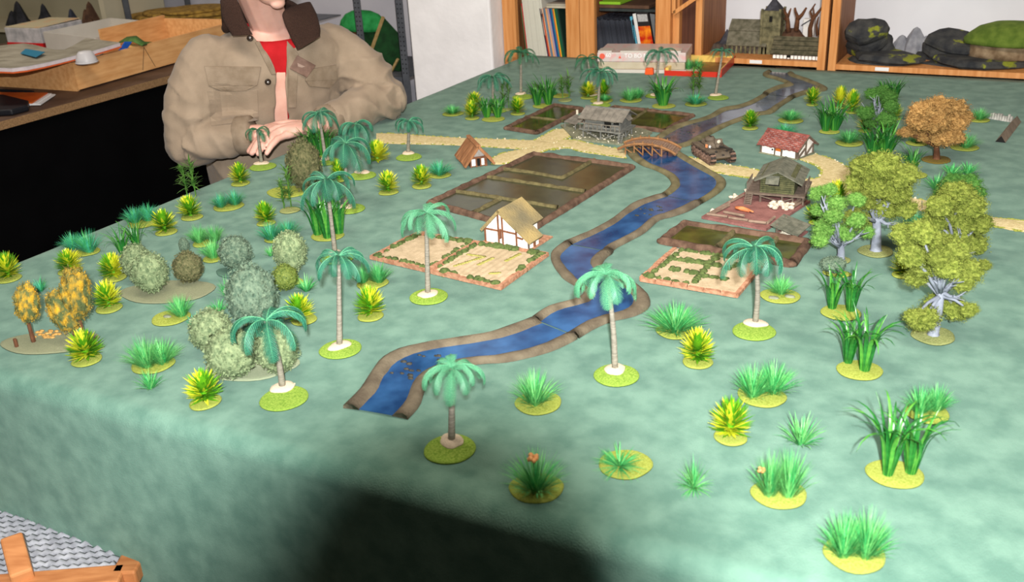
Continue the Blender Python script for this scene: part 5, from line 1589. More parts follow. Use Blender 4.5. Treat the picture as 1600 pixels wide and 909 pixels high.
for (px, py, par, nm) in ((1181, 96.5, uc, 'label_tag'), (1378, 108, ud, 'label_tag')):
    P = onY(px, py, BY + .003)
    MB().box((-.022, -.0012, -.006), (.022, 0, .006)).build(nm, mat('white_paper', (226, 226, 226), rough=.8), par, P - par.location)
# dark gap board and the tilted wooden frame between the units
o = Vector((X_at(1058), BY + .05, 0))
t = thing('tall_board', 'dark brown wooden board standing in the gap between the bookcases', 'board', o)
MB().box((0, 0, 0), (X_at(1087) - o.x, .02, 1.7)).build('board', m_darkpine, t)
MB().box((X_at(1047.5) - o.x, -.03, 0), (X_at(1058) - o.x, .02, 1.7)).build('edge_strip', m_pine, t)
a, b, c = onY(1054, 20, BY - .004), onY(1084, -1, BY - .004), onY(1054, -40, BY - .004)
t = thing('picture_frame', 'tilted wooden picture frame corner hanging in front of the bookcase gap', 'frame', a)
MB().bar((0, 0, 0), b - a + (b - a) * .6, .02, .014).build('frame_side', m_pine, t)
MB().bar((0, 0, 0), c - a, .02, .014).build('frame_side', m_pine, t)
# magazines ----------------------------------------------------------
def magazine(label, cat, x, w, h, lean, material, group=None, d=.20, z=zB, name='magazine', y=None):
    mb = MB().box((0, 0, 0), (w, d, h))
    o = mb.build(name, material)
    o.location = (x, (BY + .03) if y is None else y, z + .0005); o.rotation_euler = (0, lean, 0)
    bevel(o, .0008, 1)
    return tag(o, label, cat, group)
ORD = 'first second third fourth fifth sixth seventh eighth ninth tenth eleventh twelfth thirteenth fourteenth fifteenth sixteenth seventeenth eighteenth nineteenth twentieth'.split()
ORD += ['twenty-' + o_ for o_ in ORD[:9]] + ['thirtieth']
m_wmag = mat('white_magazine_spine', (196, 194, 180), (212, 210, 198), sc=8, rough=.5, vary=.06, stretch=(1, 1, .2))
xa = X_at(826, 84)
rr = random.Random(1)
ln = -R(5)
def leanx(x, z):
    return x
x = X_at(816, 84) + .01
magazine('thin green magazine at the left end of the white row', 'magazine', x - .004, .004, .24, ln, mat('green_spine', (70, 110, 70)))
magazine('thin red-spined magazine left of the white ones', 'magazine', x, .004, .25, ln, mat('red_spine', (186, 40, 50)))
x += .005
for i in range(15):
    w = .0058
    magazine(ORD[i] + ' white-spined magazine from the left in the row beside the pillar', 'magazine', x, w - .0006, .272 + rr.uniform(-.004, .004), ln, m_wmag, 'white magazines in the left bookcase')
    x += w
x += .003
ln2 = -R(9)
for nm, c_, w in (('dark purple', (58, 36, 62), .006), ('rust red', (168, 66, 42), .006), ('salmon', (206, 150, 110), .004), ('grey-blue', (92, 112, 128), .010), ('pale orange', (206, 146, 96), .007), ('mauve grey', (150, 134, 144), .009), ('navy blue', (34, 62, 124), .008), ('teal', (28, 112, 124), .006), ('orange-red', (192, 84, 40), .005), ('bright yellow', (214, 176, 44), .004), ('dark green', (26, 76, 54), .012), ('black-green', (30, 50, 42), .006)):
    magazine(nm + ' magazine leaning in the coloured row of the left bookcase', 'magazine', x, w - .0005, .235, ln2, mat(nm.replace(' ', '_') + '_spine', c_, tuple(min(255, int(v * 1.18)) for v in c_), sc=30, rough=.4, stretch=(1, 1, .2)), d=.19)
    x += w
# flat ones lying on top of the rows
def flat(label, xl, xr, z, h, material, name='magazine', y=BY + .025):
    o = MB().box((0, 0, 0), (xr - xl, .2, h)).build(name, material)
    o.location = (xl, y, z); bevel(o, .0008, 1)
    return tag(o, label, 'magazine')
zt = zB + .236
xl_, xr_ = X_at(849, 12), X_at(884, 12)
flat('beige magazine lying flat on top of the coloured row', xl_, xr_, zt, .008, mat('beige_pages', (176, 168, 148), (190, 182, 162), sc=30))
flat('grey magazine lying flat on the beige one', xl_, xr_, zt + .0085, .008, mat('grey_pages', (150, 144, 130), (168, 162, 146), sc=30))
flat('red-edged magazine lying flat above the grey one', X_at(826, 2), xr_, zt + .045, .006, mat('red_cover', (170, 40, 40)))
flat('white magazine lying flat on the red-edged one', X_at(832, 2), xr_, zt + .0515, .012, mat('white_cover', (206, 204, 212)))
# black magazines in the second unit
m_bmag = mat('black_magazine_spine', (34, 36, 44), (70, 74, 84), sc=60, rough=.35, vary=.25, stretch=(1, 1, .15))
x = X_at(929, 84) + .020; n = 30
xe = X_at(996, 80)
for i in range(n):
    w = (xe - x) / 1
    x_ = X_at(929, 84) + .012 + (xe - X_at(929, 84) - .012) * i / n
    magazine(ORD[i] + ' black-spined magazine from the left in the leaning black row', 'magazine', x_, (xe - X_at(929, 84) - .012) / n - .0006, .20 + rr.uniform(-.004, .004), -R(9), m_bmag, 'black magazines in the second bookcase')
x = xe + .001
magazine('light blue magazine right of the black row', 'magazine', x, .008, .215, -R(12), mat('sky_blue_spine', (84, 160, 186)))
magazine('thick white book right of the blue magazine', 'book', x + .0095, .013, .225, -R(11), mat('white_spine', (204, 204, 202), (214, 214, 212), sc=20), name='book')
# red book faces outwards
q = [onY(1003, 79, BY + .03), onY(1022, 76, BY + .03), onY(1012, 18, BY + .03), onY(993, 18, BY + .03)]
t = thing('book', 'black book with a fiery red and orange cover facing out', 'book', q[0])
MB().slab([q[0] - q[0], q[1] - q[0], q[2] - q[0], q[3] - q[0]], .016).build('cover', mat('black_cover', (30, 26, 26)), t)
fire = mat('fire_print', (186, 38, 14), (240, 150, 30), sc=34, rough=.4, detail=5, lo=.42, hi=.7)
f0 = [q[0].lerp(q[3], .03), q[1].lerp(q[2], .03), q[1].lerp(q[2], .62), q[0].lerp(q[3], .62)]
MB().slab([v - q[0] + Vector((0, -.0012, 0)) for v in f0], .0008).build('fire_picture', fire, t)
f0 = [q[0].lerp(q[3], .74), q[1].lerp(q[2], .74), q[1].lerp(q[2], .93), q[0].lerp(q[3], .93)]
f0 = [f0[0].lerp(f0[1], .08), f0[0].lerp(f0[1], .9), f0[3].lerp(f0[2], .9), f0[3].lerp(f0[2], .08)]
MB().slab([v - q[0] + Vector((0, -.0012, 0)) for v in f0], .0008).build('title_panel', mat('grey_print', (150, 150, 150), (176, 176, 176), sc=90), t)
flat('dark magazine lying flat on the black row', X_at(932, 5), X_at(1020, 5), zB + .23, .010, mat('dark_cover', (34, 40, 42), (52, 60, 58), sc=30))
flat('brown magazine lying flat above the dark one', X_at(932, 5), X_at(1010, 5), zB + .2415, .012, mat('brown_cover', (72, 50, 38), (92, 66, 48), sc=30))
flat('lime green magazine topmost of the flat pile', X_at(932, 0), X_at(965, 0), zB + .2545, .010, mat('lime_cover', (128, 178, 40)))
# white game box, orange cap, gold tray -----------------------------------
A, Bp = G(935, 113), G(1070, 114.5)
az, L, X, Y = axes(A, Bp)
zh = hgt(A, 81); D = .17
t = thing('plastic_box', 'clear whitish plastic box with red print standing at the back of the table', 'box', A, az)
m_cl = mat('milky_plastic', (196, 188, 178), (208, 202, 194), sc=8, rough=.3, spec=.5)
MB().box((-.004, -.004, 0), (L + .004, D, zh * .16)).build('bottom_rim', m_cl, t)
bevel(MB().box((0, 0, zh * .16), (L, D, zh * .52)).build('body', mat('beige_contents', (178, 166, 140), (194, 184, 162), sc=20, rough=.4), t), .003)
bevel(MB().box((-.003, -.003, zh * .52), (L + .003, D, zh * .98)).build('lid', mat('pink_white_print', (202, 190, 186), (214, 170, 168), sc=46, rough=.35, lo=.5, hi=.66), t), .003)
MB().box((L * .0, -.002, zh * .98), (L * .16, .05, zh * 1.06)).build('handle_end', m_cl, t)
MB().box((L * .26, -.002, zh * .98), (L * .95, .05, zh * 1.06)).build('handle_end', m_cl, t)
MB().tube([(L * .05, -.0035, zh * .80), (L * .05, -.0055, zh * .80)], .010, n=14).build('red_spot', mat('coral_red', (222, 96, 74)), t)
MB().add([(L * .24, -.0045, zh * .70), (L * .275, -.0045, zh * .70), (L * .257, -.0045, zh * .84)], [(0, 1, 2)]).build('red_triangle', mat('coral_red', (222, 96, 74)), t)
def words(s_, size, parent, loc, rot, material, name='lettering'):
    c = bpy.data.curves.new(name, 'FONT'); c.body = s_; c.size = size; c.extrude = .0003; c.align_x = 'LEFT'
    tmp = bpy.data.objects.new(name, c); COL.objects.link(tmp)
    dg = bpy.context.evaluated_depsgraph_get(); dg.update()
    me = bpy.data.meshes.new_from_object(tmp.evaluated_get(dg))
    bpy.data.objects.remove(tmp); me.materials.clear(); me.materials.append(material)
    return put(name, me, parent, loc, rot)
m_wp = mat('white_paint', (214, 214, 214))
words('60', .020, t, (L * .09, -.0042, zh * .76), (R(90), 0, 0), mat('white_letter', (240, 240, 240)))
words('TO BO', .020, t, (L * .31, -.0042, zh * .74), (R(90), 0, 0), mat('white_letter', (240, 240, 240)))
words('MIDDLE', .019, t, (L * .53, -.0042, zh * .76), (R(90), 0, 0), mat('white_letter', (240, 240, 240)))
A, Bp = G(1007, 117), G(1020.5, 117.3)
az, L, X, Y = axes(A, Bp)
o = bevel(MB().box((0, 0, 0), (L, L * .8, hgt(A, 107)), taper=.002).build('plastic_block', mat('bright_orange', (236, 88, 30), rough=.4), None, A, rot=(0, 0, az)), .003)
tag(o, 'small bright orange plastic block in front of the white plastic box', 'block')
A, Bp, Cp = G(1038, 118), G(1127, 121), G(1149, 98)
az, L, X, Y = axes(A, Bp)
D = (Cp - Bp).dot(Y); zh = hgt(A, 107)
t = thing('metal_tray', 'shallow biscuit tin lid, red outside and shiny gold inside', 'tray', A, az)
m_redtin = mat('red_tin', (196, 44, 24), rough=.35, spec=.5)
m_gold = mat('gold_tin', (240, 206, 110), rough=.3, metal=.2)
th_ = .0025; hb_ = zh * 1.05
for lo, hi in (((0, 0, 0), (L, th_, zh * .72)), ((0, D - th_, 0), (L, D, hb_)), ((0, th_, 0), (th_, D - th_, hb_)), ((L - th_, th_, 0), (L, D - th_, hb_))):
    MB().box(lo, hi).build('outer_wall', m_redtin, t)
for lo, hi in (((th_, D - .018, zh * .1), (L - th_, D - th_ - .0003, hb_ + .001)), ((th_ + .0003, th_, zh * .1), (.014, D - th_, hb_ + .001)), ((L - .006, th_, zh * .1), (L - th_ - .0003, D - th_, hb_ + .001))):
    MB().box(lo, hi).build('gold_lining', m_gold, t)
MB().box((th_, th_, 0.0005), (L - th_, D - th_, .004)).build('tray_floor', mat('brown_tin', (112, 74, 30), (138, 96, 44), sc=30, rough=.4), t)
P = G(1080, 112)
P.z += .006
t = thing('grass_tuft', 'bright green tuft on a tan base lying in the gold tray', 'grass tuft', P, 0, 'plastic grass tufts')
disc(t, .075, m_sand, seed=1); put('blades', tuft_for('e', 1), t, (-.01, 0, .003), (0, 0, 0), (.036, .036, .04)); put('blades', tuft_for('e', 2), t, (.02, .01, .003), (0, 0, 1), (.032, .032, .04))
# models on the church shelf ------------------------------------------------
m_slate = mat('mossy_slate', (84, 82, 66), (116, 112, 96), sc=60, rough=.9, bump=.9, bsc=200)
m_oldstone = mat('old_stone', (74, 72, 52), (124, 118, 88), sc=50, rough=.9, bump=.9, bsc=160)
m_ruin = mat('dark_ruin', (42, 42, 46), (94, 80, 66), sc=60, rough=.9, bump=.9, bsc=160)
m_spire = mat('spire_slate', (48, 48, 54), (68, 68, 76), sc=60, rough=.8)
def S(px, py, Y):
    return onY(px, py, Y)
Yc = BY + .10
o = S(1170, 88, Yc); o.z = zS
t = thing('model_church', 'grey model church with slate roofs and a square tower with pointed spire on the shelf', 'model church', o)
def rel(px, py, Y=Yc):
    return S(px, py, Y) - o
a, b = rel(1134, 68), rel(1198, 68)
zt1, zt2 = rel(1168, 51).z, rel(1168, 34).z
MB().box((a.x, 0, 0), (b.x, .11, a.z)).build('nave_walls', m_ruin, t)
for i in range(9):
    x = a.x + (b.x - a.x) * (i + .5) / 9
    MB().box((x - .004, -.006, 0), (x + .004, .0, a.z * .96), taper=.001).build('buttress', m_oldstone, t)
MB().slab([(a.x + .003, -.008, a.z - .004), (b.x, -.008, a.z - .004), (b.x - .006, .03, zt1), (a.x, .03, zt1)], .006).build('lower_roof', m_slate, t)
MB().slab([(a.x, .026, zt1 + .002), (b.x - .006, .026, zt1 + .002), (b.x - .012, .06, zt2), (a.x + .002, .06, zt2)], .006).build('upper_roof', m_slate, t)
MB().slab([(b.x - .012, .09, zt1), (a.x + .002, .09, zt1), (a.x + .002, .06, zt2), (b.x - .012, .06, zt2)], .006).build('upper_roof', m_slate, t)
MB().box((rel(1108, 80).x, .01, 0), (a.x, .09, a.z * .8), taper=.01).build('apse', m_ruin, t)
MB().lathe([(.03, 0), (.012, .03), (.001, .05)], n=8, M=Matrix.Translation((a.x - .012, .05, a.z * .8))).build('apse_roof', m_spire, t)
x0, x1 = rel(1190, 40).x, rel(1218, 40).x; zt_ = rel(1205, 17).z
tw_ = x1 - x0
MB().box((x0, .0, 0), (x1, tw_, zt_)).build('tower', m_oldstone, t)
for x in (x0, x1):
    for y in (0, tw_):
        MB().box((x - .004, y - .004, 0), (x + .004, y + .004, zt_ + .006)).build('tower_pilaster', m_oldstone, t)
MB().box((x0 - .003, -.003, zt_ * .62), (x1 + .003, tw_ + .003, zt_ * .66)).build('string_course', m_oldstone, t)
MB().box(((x0 + x1) / 2 - .005, -.002, zt_ * .75), ((x0 + x1) / 2 + .005, .001, zt_ * .88)).build('belfry_opening', m_dark, t)
zs_ = rel(1204, -3).z
MB().add([(x0 + .006, .003, zt_), (x1 - .002, .003, zt_), (x1 - .002, tw_ - .003, zt_), (x0 + .006, tw_ - .003, zt_), ((x0 + x1) / 2, tw_ / 2, zs_)], [(0, 1, 4), (1, 2, 4), (2, 3, 4), (3, 0, 4), (3, 2, 1, 0)]).build('spire', m_spire, t)
Yk = BY + .03
o = S(1243, 98, Yk); o.z = zS
t = thing('model_cottage', 'long low model cottage with dark thatched roof and white striped timber wall', 'model house', o)
xl_, xr_ = S(1207, 95, Yk).x - o.x, S(1280, 95, Yk).x - o.x
ze_ = S(1243, 85, Yk).z - o.z; zr_ = S(1243, 57, Yk + .03).z - o.z
MB().box((xl_, 0, 0), (xr_, .065, ze_ + .004)).build('walls', m_dark, t)
for i in range(13):
    if i == 4:
        continue
    u0, u1 = (i + .1) / 13, (i + .9) / 13
    MB().box((xl_ + (xr_ - xl_) * u0, -.003, .002), (xl_ + (xr_ - xl_) * u1, .0, ze_)).build('white_panel', m_whitewash, t)
MB().box((xl_ + (xr_ - xl_) * 4.15 / 13, -.003, .002), (xl_ + (xr_ - xl_) * 4.85 / 13, 0, ze_ * .3)).build('white_panel', m_whitewash, t)
mth = mat('mossy_thatch', (66, 64, 48), (98, 92, 72), sc=60, rough=.95, bump=1.0, bsc=160)
for i in range(4):
    q0, q1 = i / 4, (i + 1.06) / 4
    p = lambda q_: (-.012 + .042 * q_, ze_ - .002 + (zr_ - ze_) * q_)
    (y0, z0), (y1, z1) = p(q0), p(min(1, q1))
    MB().slab([(xl_ - .006, y0, z0 + .004), (xr_ + .006, y0, z0 + .004), (xr_ + .006, y1, z1), (xl_ - .006, y1, z1)], .006).build('thatch_course', mth, t)
MB().slab([(xr_ + .006, .08, ze_), (xl_ - .006, .08, ze_), (xl_ - .006, .03, zr_), (xr_ + .006, .03, zr_)], .006).build('thatch_course', mth, t)
Yt = BY + .17
o = S(1245, 60, Yt); o.z = zS
t = thing('dead_trees', 'group of bare twisted brown trees on a mound behind the model cottage', 'model trees', o)
mb = MB(); mb.ball((S(1236, 60, Yt).x - o.x, 0, 0), 1, sub=3, sc=(.06, .05, S(1236, 44, Yt).z - o.z), nz=.2, seed=3)
mb.build('mound', mat('brown_mound', (70, 48, 36), (96, 68, 50), sc=60, bump=.8), t, smooth=True)
def branchy(pts, r_):
    P = [S(*p, Yt - .02) - o for p in pts]
    MB().tube(P, [r_ * (1 - .6 * i / (len(P) - 1)) for i in range(len(P))], n=6).build('dead_trunk', m_brownbark, t, smooth=True)
branchy([(1232, 50), (1231, 34), (1230, 26), (1226, 18), (1225, 13)], .010); branchy([(1231, 32), (1225, 28)], .008); branchy([(1231, 27), (1234, 18), (1236, 13)], .006)
branchy([(1244, 48), (1246, 34), (1246, 26), (1243, 18), (1242, 12)], .010); branchy([(1246, 30), (1254, 22), (1260, 12)], .009)
branchy([(1266, 58), (1266, 44), (1270, 30), (1278, 20), (1284, 12)], .010); branchy([(1270, 30), (1266, 18), (1274, 6)], .006); branchy([(1278, 55), (1276, 40), (1279, 26)], .006); branchy([(1272, 26), (1271, 12)], .005)
o = S(1263, 50, BY + .22); o.z = zS
t = thing('model_chapel', 'tiny white model chapel with a grey roof behind the bare trees', 'model house', o)
z_ = S(1263, 30, BY + .22).z - o.z
MB().box((-.02, 0, 0), (.018, .03, z_)).build('walls', m_whitewash, t)
MB().slab([(-.026, -.004, z_ - .02), (.022, -.004, z_ + .012), (.022, .034, z_ + .012), (-.026, .034, z_ - .02)], .004).build('roof', m_spire, t)
# black terrain rocks --------------------------------------------------------
m_blackrock = mat('black_rock_moss', (40, 42, 46), (70, 70, 68), sc=24, rough=.95, bump=.9, bsc=140)
_nt = m_blackrock.node_tree
_b = _nt.nodes['Principled BSDF']; _src = _b.inputs['Base Color'].links[0].from_socket
_nz = _nt.nodes.new('ShaderNodeTexNoise'); _nz.inputs['Scale'].default_value = 17; _nz.inputs['Detail'].default_value = 3
_tc = [q for q in _nt.nodes if q.type == 'TEX_COORD'][0]
_nt.links.new(_tc.outputs['Object'], _nz.inputs['Vector'])
_rp = _nt.nodes.new('ShaderNodeValToRGB'); _rp.color_ramp.elements[0].position = .60; _rp.color_ramp.elements[1].position = .65
_nt.links.new(_nz.outputs['Fac'], _rp.inputs['Fac'])
_mx = _nt.nodes.new('ShaderNodeMix'); _mx.data_type = 'RGBA'
_nt.links.new(_rp.outputs['Color'], _mx.inputs[0]); _nt.links.new(_src, _mx.inputs[6]); _mx.inputs[7].default_value = lin((128, 134, 42))
_nt.links.new(_mx.outputs[2], _b.inputs['Base Color'])
m_moss = mat('yellow_moss', (106, 116, 34), (142, 148, 50), sc=60, rough=.95, bump=.6)
def slabrock(label, px, py, Y, wpx, hpx, tilt, seed, dpt=.10, material=m_blackrock, moss=(), name='terrain_rock', roll=0.0, cat='model rock', tiers=2):
    c = S(px, py, Y); s = mpp(c)
    t = thing(name, label, cat, c)
    for k in range(tiers):
        mb = MB()
        w = wpx * s / 2 * (1 - .10 * k); h = hpx * s / 2
        mb.lathe([(.92, -1), (1.0, -.5), (.97, .2), (.86, .8), (.6, 1.0), (.02, 1.05)], n=13, wob=.11, seed=seed + k)
        M_ = Matrix.Rotation(tilt, 4, 'Y') @ Matrix.Rotation(roll, 4, 'X') @ Matrix.Translation((0, 0, h * (2.0 * k / tiers - .5))) @ Matrix.Diagonal((w, dpt, h / tiers, 1))
        q_ = MB(); q_.add(mb.v, mb.f, 0, M_)
        q_.v = [(v[0] + .004 * noise.noise(Vector(v) * 40), v[1], v[2] + .004 * noise.noise(Vector(v) * 50 + Vector((seed, 0, 0)))) for v in q_.v]
        q_.build('layer', material, t, smooth=False)
    for i, (mx, my, mr) in enumerate(()):
        P = S(mx, my, Y - dpt * .80) - c
        MB().ball((P.x, P.y, P.z), mr * s, sub=2, sc=(1.3, .18, .55), nz=.4, seed=i).build('moss_patch', m_moss, t, smooth=True)
    return t
slabrock('stack of tilted black rock slabs leaning at the left end of the right shelf', 1358, 62, BY + .13, 78, 62, -R(12), 5, .05, moss=((1360, 47, 4), (1388, 50, 4), (1340, 60, 4), (1328, 76, 6)), roll=R(48), tiers=3)
slabrock('flat black rock with yellow moss lying in front on the right shelf', 1386, 93, BY + .09, 112, 22, R(2), 8, .09, moss=((1340, 88, 6), (1398, 79, 8), (1422, 84, 8)))
slabrock('round black rock dotted with yellow moss on top of the long grey slab', 1488, 70, BY + .15, 84, 30, R(4), 11, .07, moss=((1466, 66, 6), (1488, 62, 9), (1492, 73, 8), (1504, 63, 6), (1522, 74, 7)), roll=R(20))
slabrock('long dark grey slab lying flat along the right shelf front', 1536, 100, BY + .11, 168, 26, R(2), 14, .10)
slabrock('small dark slab tucked between the rocks on the right shelf', 1458, 86, BY + .2, 50, 14, R(2), 17, .06, tiers=1)
c = S(1430, 66, BY + .24)
t = thing('grey_crag', 'pale grey jagged rock standing behind the black rocks', 'model rock', c)
m_crag = mat('pale_crag', (118, 120, 128), (146, 148, 154), sc=40, rough=.9, bump=.6)
s = mpp(c)
for (dx, w, h, sd) in ((-20, 18, 26, 1), (0, 22, 36, 2), (16, 18, 26, 4)):
    mb = MB(); mb.lathe([(1, -1), (.85, -.2), (.55, .4), (.25, .9), (.03, 1.05)], n=9, wob=.14, seed=sd)
    q_ = MB(); q_.add(mb.v, mb.f, 0, Matrix.Translation((dx * s, 0, -.014 if h < 30 else 0)) @ Matrix.Diagonal((w * s, .03, h * s * .62, 1))); q_.build('peak', m_crag, t)
c = S(1566, 76, BY + .12); s = mpp(c)
t = thing('model_hill', 'green grassy hill plate balanced on a brown rock at the right end', 'model hill', c)
mb = MB(); mb.lathe([(1, -1), (1.02, -.3), (.98, .5), (.9, 1), (.02, 1.02)], n=24, wob=.03, seed=3)
q_ = MB(); q_.add(mb.v, mb.f, 0, Matrix.Diagonal((46 * s, .07, 13 * s, 1))); q_.build('brown_rock', mat('brown_rock', (104, 84, 62), (150, 130, 104), sc=30, rough=.9, bump=.9), t, smooth=True)
mb = MB(); mb.lathe([(1, -.25), (1.0, 0), (.9, .3), (.7, .7), (.4, .95), (.02, 1.05)], n=28, wob=.03, seed=6)
q_ = MB(); q_.add(mb.v, mb.f, 0, Matrix.Translation((10 * s, 0, 16 * s)) @ Matrix.Diagonal((68 * s, .09, 26 * s, 1))); q_.build('grass_top', mat('olive_grass_mat', (74, 96, 30), (98, 118, 44), sc=40, rough=.95, bump=.6), t, smooth=True)

# ------------------------------------------------------------------ work desk on the left
DX, DY0, DY1 = -3.056, 0.9, 3.36
DX1 = -4.62
t = thing('work_desk', 'long chipboard work desk with the dark below filled in black, standing behind the person', 'desk', (-3.8, 2.2, 0))
m_chip = mat('chipboard_edge', (120, 92, 62), (150, 118, 82), sc=220, rough=.9, bump=.6)
m_desk = mat('brown_desk_top', (78, 58, 46), (96, 74, 60), sc=10, rough=.6)
of = Vector((3.8, -2.2, 0))
MB().box((DX1 + 3.8, DY0 - 2.2, TZ - .028), (DX + 3.8 - .004, DY1 - 2.2, TZ - .0006)).build('desk_top', m_desk, t)
MB().box((DX + 3.8 - .004, DY0 - 2.2, TZ - .028), (DX + 3.8, DY1 - 2.2, TZ - .001)).build('chipboard_edge', m_chip, t)
m_black = mat('under_desk_dark', (6, 6, 7), (9, 9, 10), sc=5, rough=1.0, spec=.02)  # near-black panels stand in for the dark under the desk beyond the flash
MB().box((DX + 3.8 - .05, DY0 - 2.2, 0.0), (DX + 3.8 - .035, DY1 - 2.2, TZ - .03)).build('dark_front', m_black, t)
MB().box((DX1 + 3.8, DY1 - 2.2 - .03, 0.0), (DX + 3.8 - .05, DY1 - 2.2, TZ - .03)).build('end_panel', m_black, t)
MB().box((DX1 + 3.8, DY0 - 2.2, 0.0), (DX1 + 3.83, DY1 - 2.23, TZ - .03)).build('rear_panel', m_black, t)
# plywood tray
A, Bp = G(124, 143), G(257, 105)
Bp = A + (Bp - A) * 2.2
dr = (Bp - A); Ln = dr.length; dr.normalize(); dl = Vector((-dr.y, dr.x, 0))
if dl.x > 0:
    dl = -dl
az = math.atan2(dr.y, dr.x)
zh = hgt(A, 98); Dp = .47
t = thing('plywood_tray', 'open plywood tray with an orange-brown front and a drawn pencil peak', 'tray', A, az)
m_ply = mat('plywood', (204, 150, 94), (222, 172, 116), sc=10, rough=.6, bump=.15, stretch=(1, 6, 6))
sgn_ = 1 if dl.dot(Vector((-math.sin(az), math.cos(az), 0))) > 0 else -1
def tb_(lo, hi, nm, mt=m_ply, zt=None):
    y0, y1 = sorted((lo[1] * sgn_, hi[1] * sgn_))
    return MB().box((lo[0], y0, lo[2]), (hi[0], y1, hi[2])).build(nm, mt, t)
tb_((0, 0, .006), (Ln, .012, zh), 'front_board'); tb_((0, .012, 0), (.012, Dp, zh), 'side_board'); tb_((Ln - .012, .012, 0), (Ln, Dp, zh), 'side_board')
tb_((.59, Dp, 0), (Ln, Dp + .012, zh * 1.12), 'back_board'); tb_((.012, .012, .004), (Ln - .012, Dp, .012), 'tray_floor')
m_pencil = mat('pencil_line', (60, 50, 44))
y_ = -.0008 * sgn_
for a_, b_ in (((.33, y_, zh * .12), (.36, y_, zh * .92)), ((.36, y_, zh * .92), (.40, y_, zh * .12))):
    MB().bar(a_, b_, .0022, .0008).build('pencil_line', m_pencil, t)
# open magazine lying across the tray
zt_ = TZ + zh + .008
pts = [G(-30, 116, zt_ + .012), G(26, 114, zt_ + .012), G(106, 89, zt_ + .022), G(188, 73, zt_ + .012)]
bk = [G(-30, 84, zt_), G(46, 74, zt_), G(96, 80, zt_ + .006), G(136, 66, zt_)]
o = pts[1].copy()
t = thing('open_book', 'large open grey-paged magazine with an orange cover lying across the plywood tray', 'magazine', o)
m_page = mat('grey_printed_page', (134, 128, 112), (166, 160, 144), sc=14, rough=.6)
def sheet(dz, thick, nm, mt, grow=0.0):
    vs = []; n = 10
    for i in range(n + 1):
        u = i / n * 3; k_ = min(2, int(u)); f_ = u - k_
        a_ = pts[k_].lerp(pts[k_ + 1], f_); b_ = bk[k_].lerp(bk[k_ + 1], f_)
        e = (a_ - b_).normalized() * grow
        a_ = a_ + e; wv = .010 * math.sin(u * 2.1 + .5)
        for p in (a_, a_.lerp(b_, .5), b_):
            vs.append((p.x - o.x, p.y - o.y, p.z - o.z + dz + wv))
    m_ = len(vs)
    vs2 = vs + [(v[0], v[1], v[2] - thick) for v in vs]
    fs = []
    for i in range(n):
        for k_ in range(2):
            a_ = i * 3 + k_
            fs += [(a_, a_ + 3, a_ + 4, a_ + 1), (m_ + a_, m_ + a_ + 1, m_ + a_ + 4, m_ + a_ + 3)]
        fs += [(i * 3, m_ + i * 3, m_ + i * 3 + 3, i * 3 + 3), (i * 3 + 2, i * 3 + 5, m_ + i * 3 + 5, m_ + i * 3 + 2)]
    fs += [(0, 1, m_ + 1, m_), (1, 2, m_ + 2, m_ + 1), (n * 3, m_ + n * 3, m_ + n * 3 + 1, n * 3 + 1), (n * 3 + 1, m_ + n * 3 + 1, m_ + n * 3 + 2, n * 3 + 2)]
    MB().add(vs2, fs).build(nm, mt, t, smooth=False)
sheet(.012, .002, 'page', m_page)
sheet(.0095, .012, 'page_block', mat('white_page_edge', (196, 190, 194), (206, 200, 204), sc=60), .004)
sheet(-.003, .004, 'cover', mat('orange_cover', (214, 96, 44), rough=.4), .012)
q = [G(32, 83, zt_ + .03), G(56, 89, zt_ + .03), G(70, 81, zt_ + .03), G(40, 76, zt_ + .03)]
o = q[0].copy()
bl = MB().slab([v - o for v in q], .002).build('blue_card', mat('blue_card', (38, 122, 156), rough=.5), None, o)
tag(bl, 'blue card lying on the open grey-paged magazine', 'card')
# white cup lying on its side, green leaf, blue strip
P = G(136, 98, TZ + zh + .008)
kc = hgt(P, 79) / .084
cu = thing('plastic_cup', 'white plastic cup turned upside down on the open magazine at the tray corner', 'cup', P)
mb = MB(); mb.lathe([(.050, 0), (.052, .004), (.047, .03), (.036, .068), (.028, .080), (.004, .084)], n=24, M=Matrix.Diagonal((.76, .76, kc, 1)))
mb.build('cup_body', mat('white_plastic', (196, 194, 196), rough=.35), cu, smooth=True)
MB().lathe([(.038, 0), (.041, .003), (.038, .006)], n=24).build('cup_rim', mat('white_plastic', (196, 194, 196), rough=.35), cu, smooth=True)
zz_ = TZ + zh * .9
P = G(212, 65, zz_ + .01)
lf = thing('green_strip', 'long curved green strip lying in the plywood tray', 'strip', P)
cpts = [G(185, 66, zz_), G(196, 61, zz_ + .03), G(210, 60, zz_ + .04), (G(224, 68, zz_ + .02)), G(242, 66, zz_)]
mb = MB()
for sg in (0, 1):
    pass
vs = []
for i, p in enumerate(cpts):
    w = (.004, .022, .026, .018, .003)[i]
    d_ = Vector((CF.x, CF.y, .25)).normalized()
    vs += [p - P - d_ * w, p - P + d_ * w]
mb.add(vs + [(v[0], v[1], v[2] - .003) for v in vs], [(2 * i, 2 * i + 1, 2 * i + 3, 2 * i + 2) for i in range(4)] + [(10 + 2 * i, 12 + 2 * i, 13 + 2 * i, 11 + 2 * i) for i in range(4)] + [(2 * i, 2 * i + 2, 12 + 2 * i, 10 + 2 * i) for i in range(4)] + [(2 * i + 1, 11 + 2 * i, 13 + 2 * i, 3 + 2 * i) for i in range(4)])
mb.build('strip', mat('leaf_green_foam', (66, 102, 46), (88, 124, 60), sc=40), lf, smooth=True)
q = [G(184, 82, zz_), G(196, 80, zz_), G(206, 66, zz_ + .035), G(195, 66, zz_ + .035)]
o = q[0].copy()
bl = MB().slab([v - o for v in q], .003).build('blue_strip', mat('blue_plastic', (30, 82, 166), rough=.4), None, o)
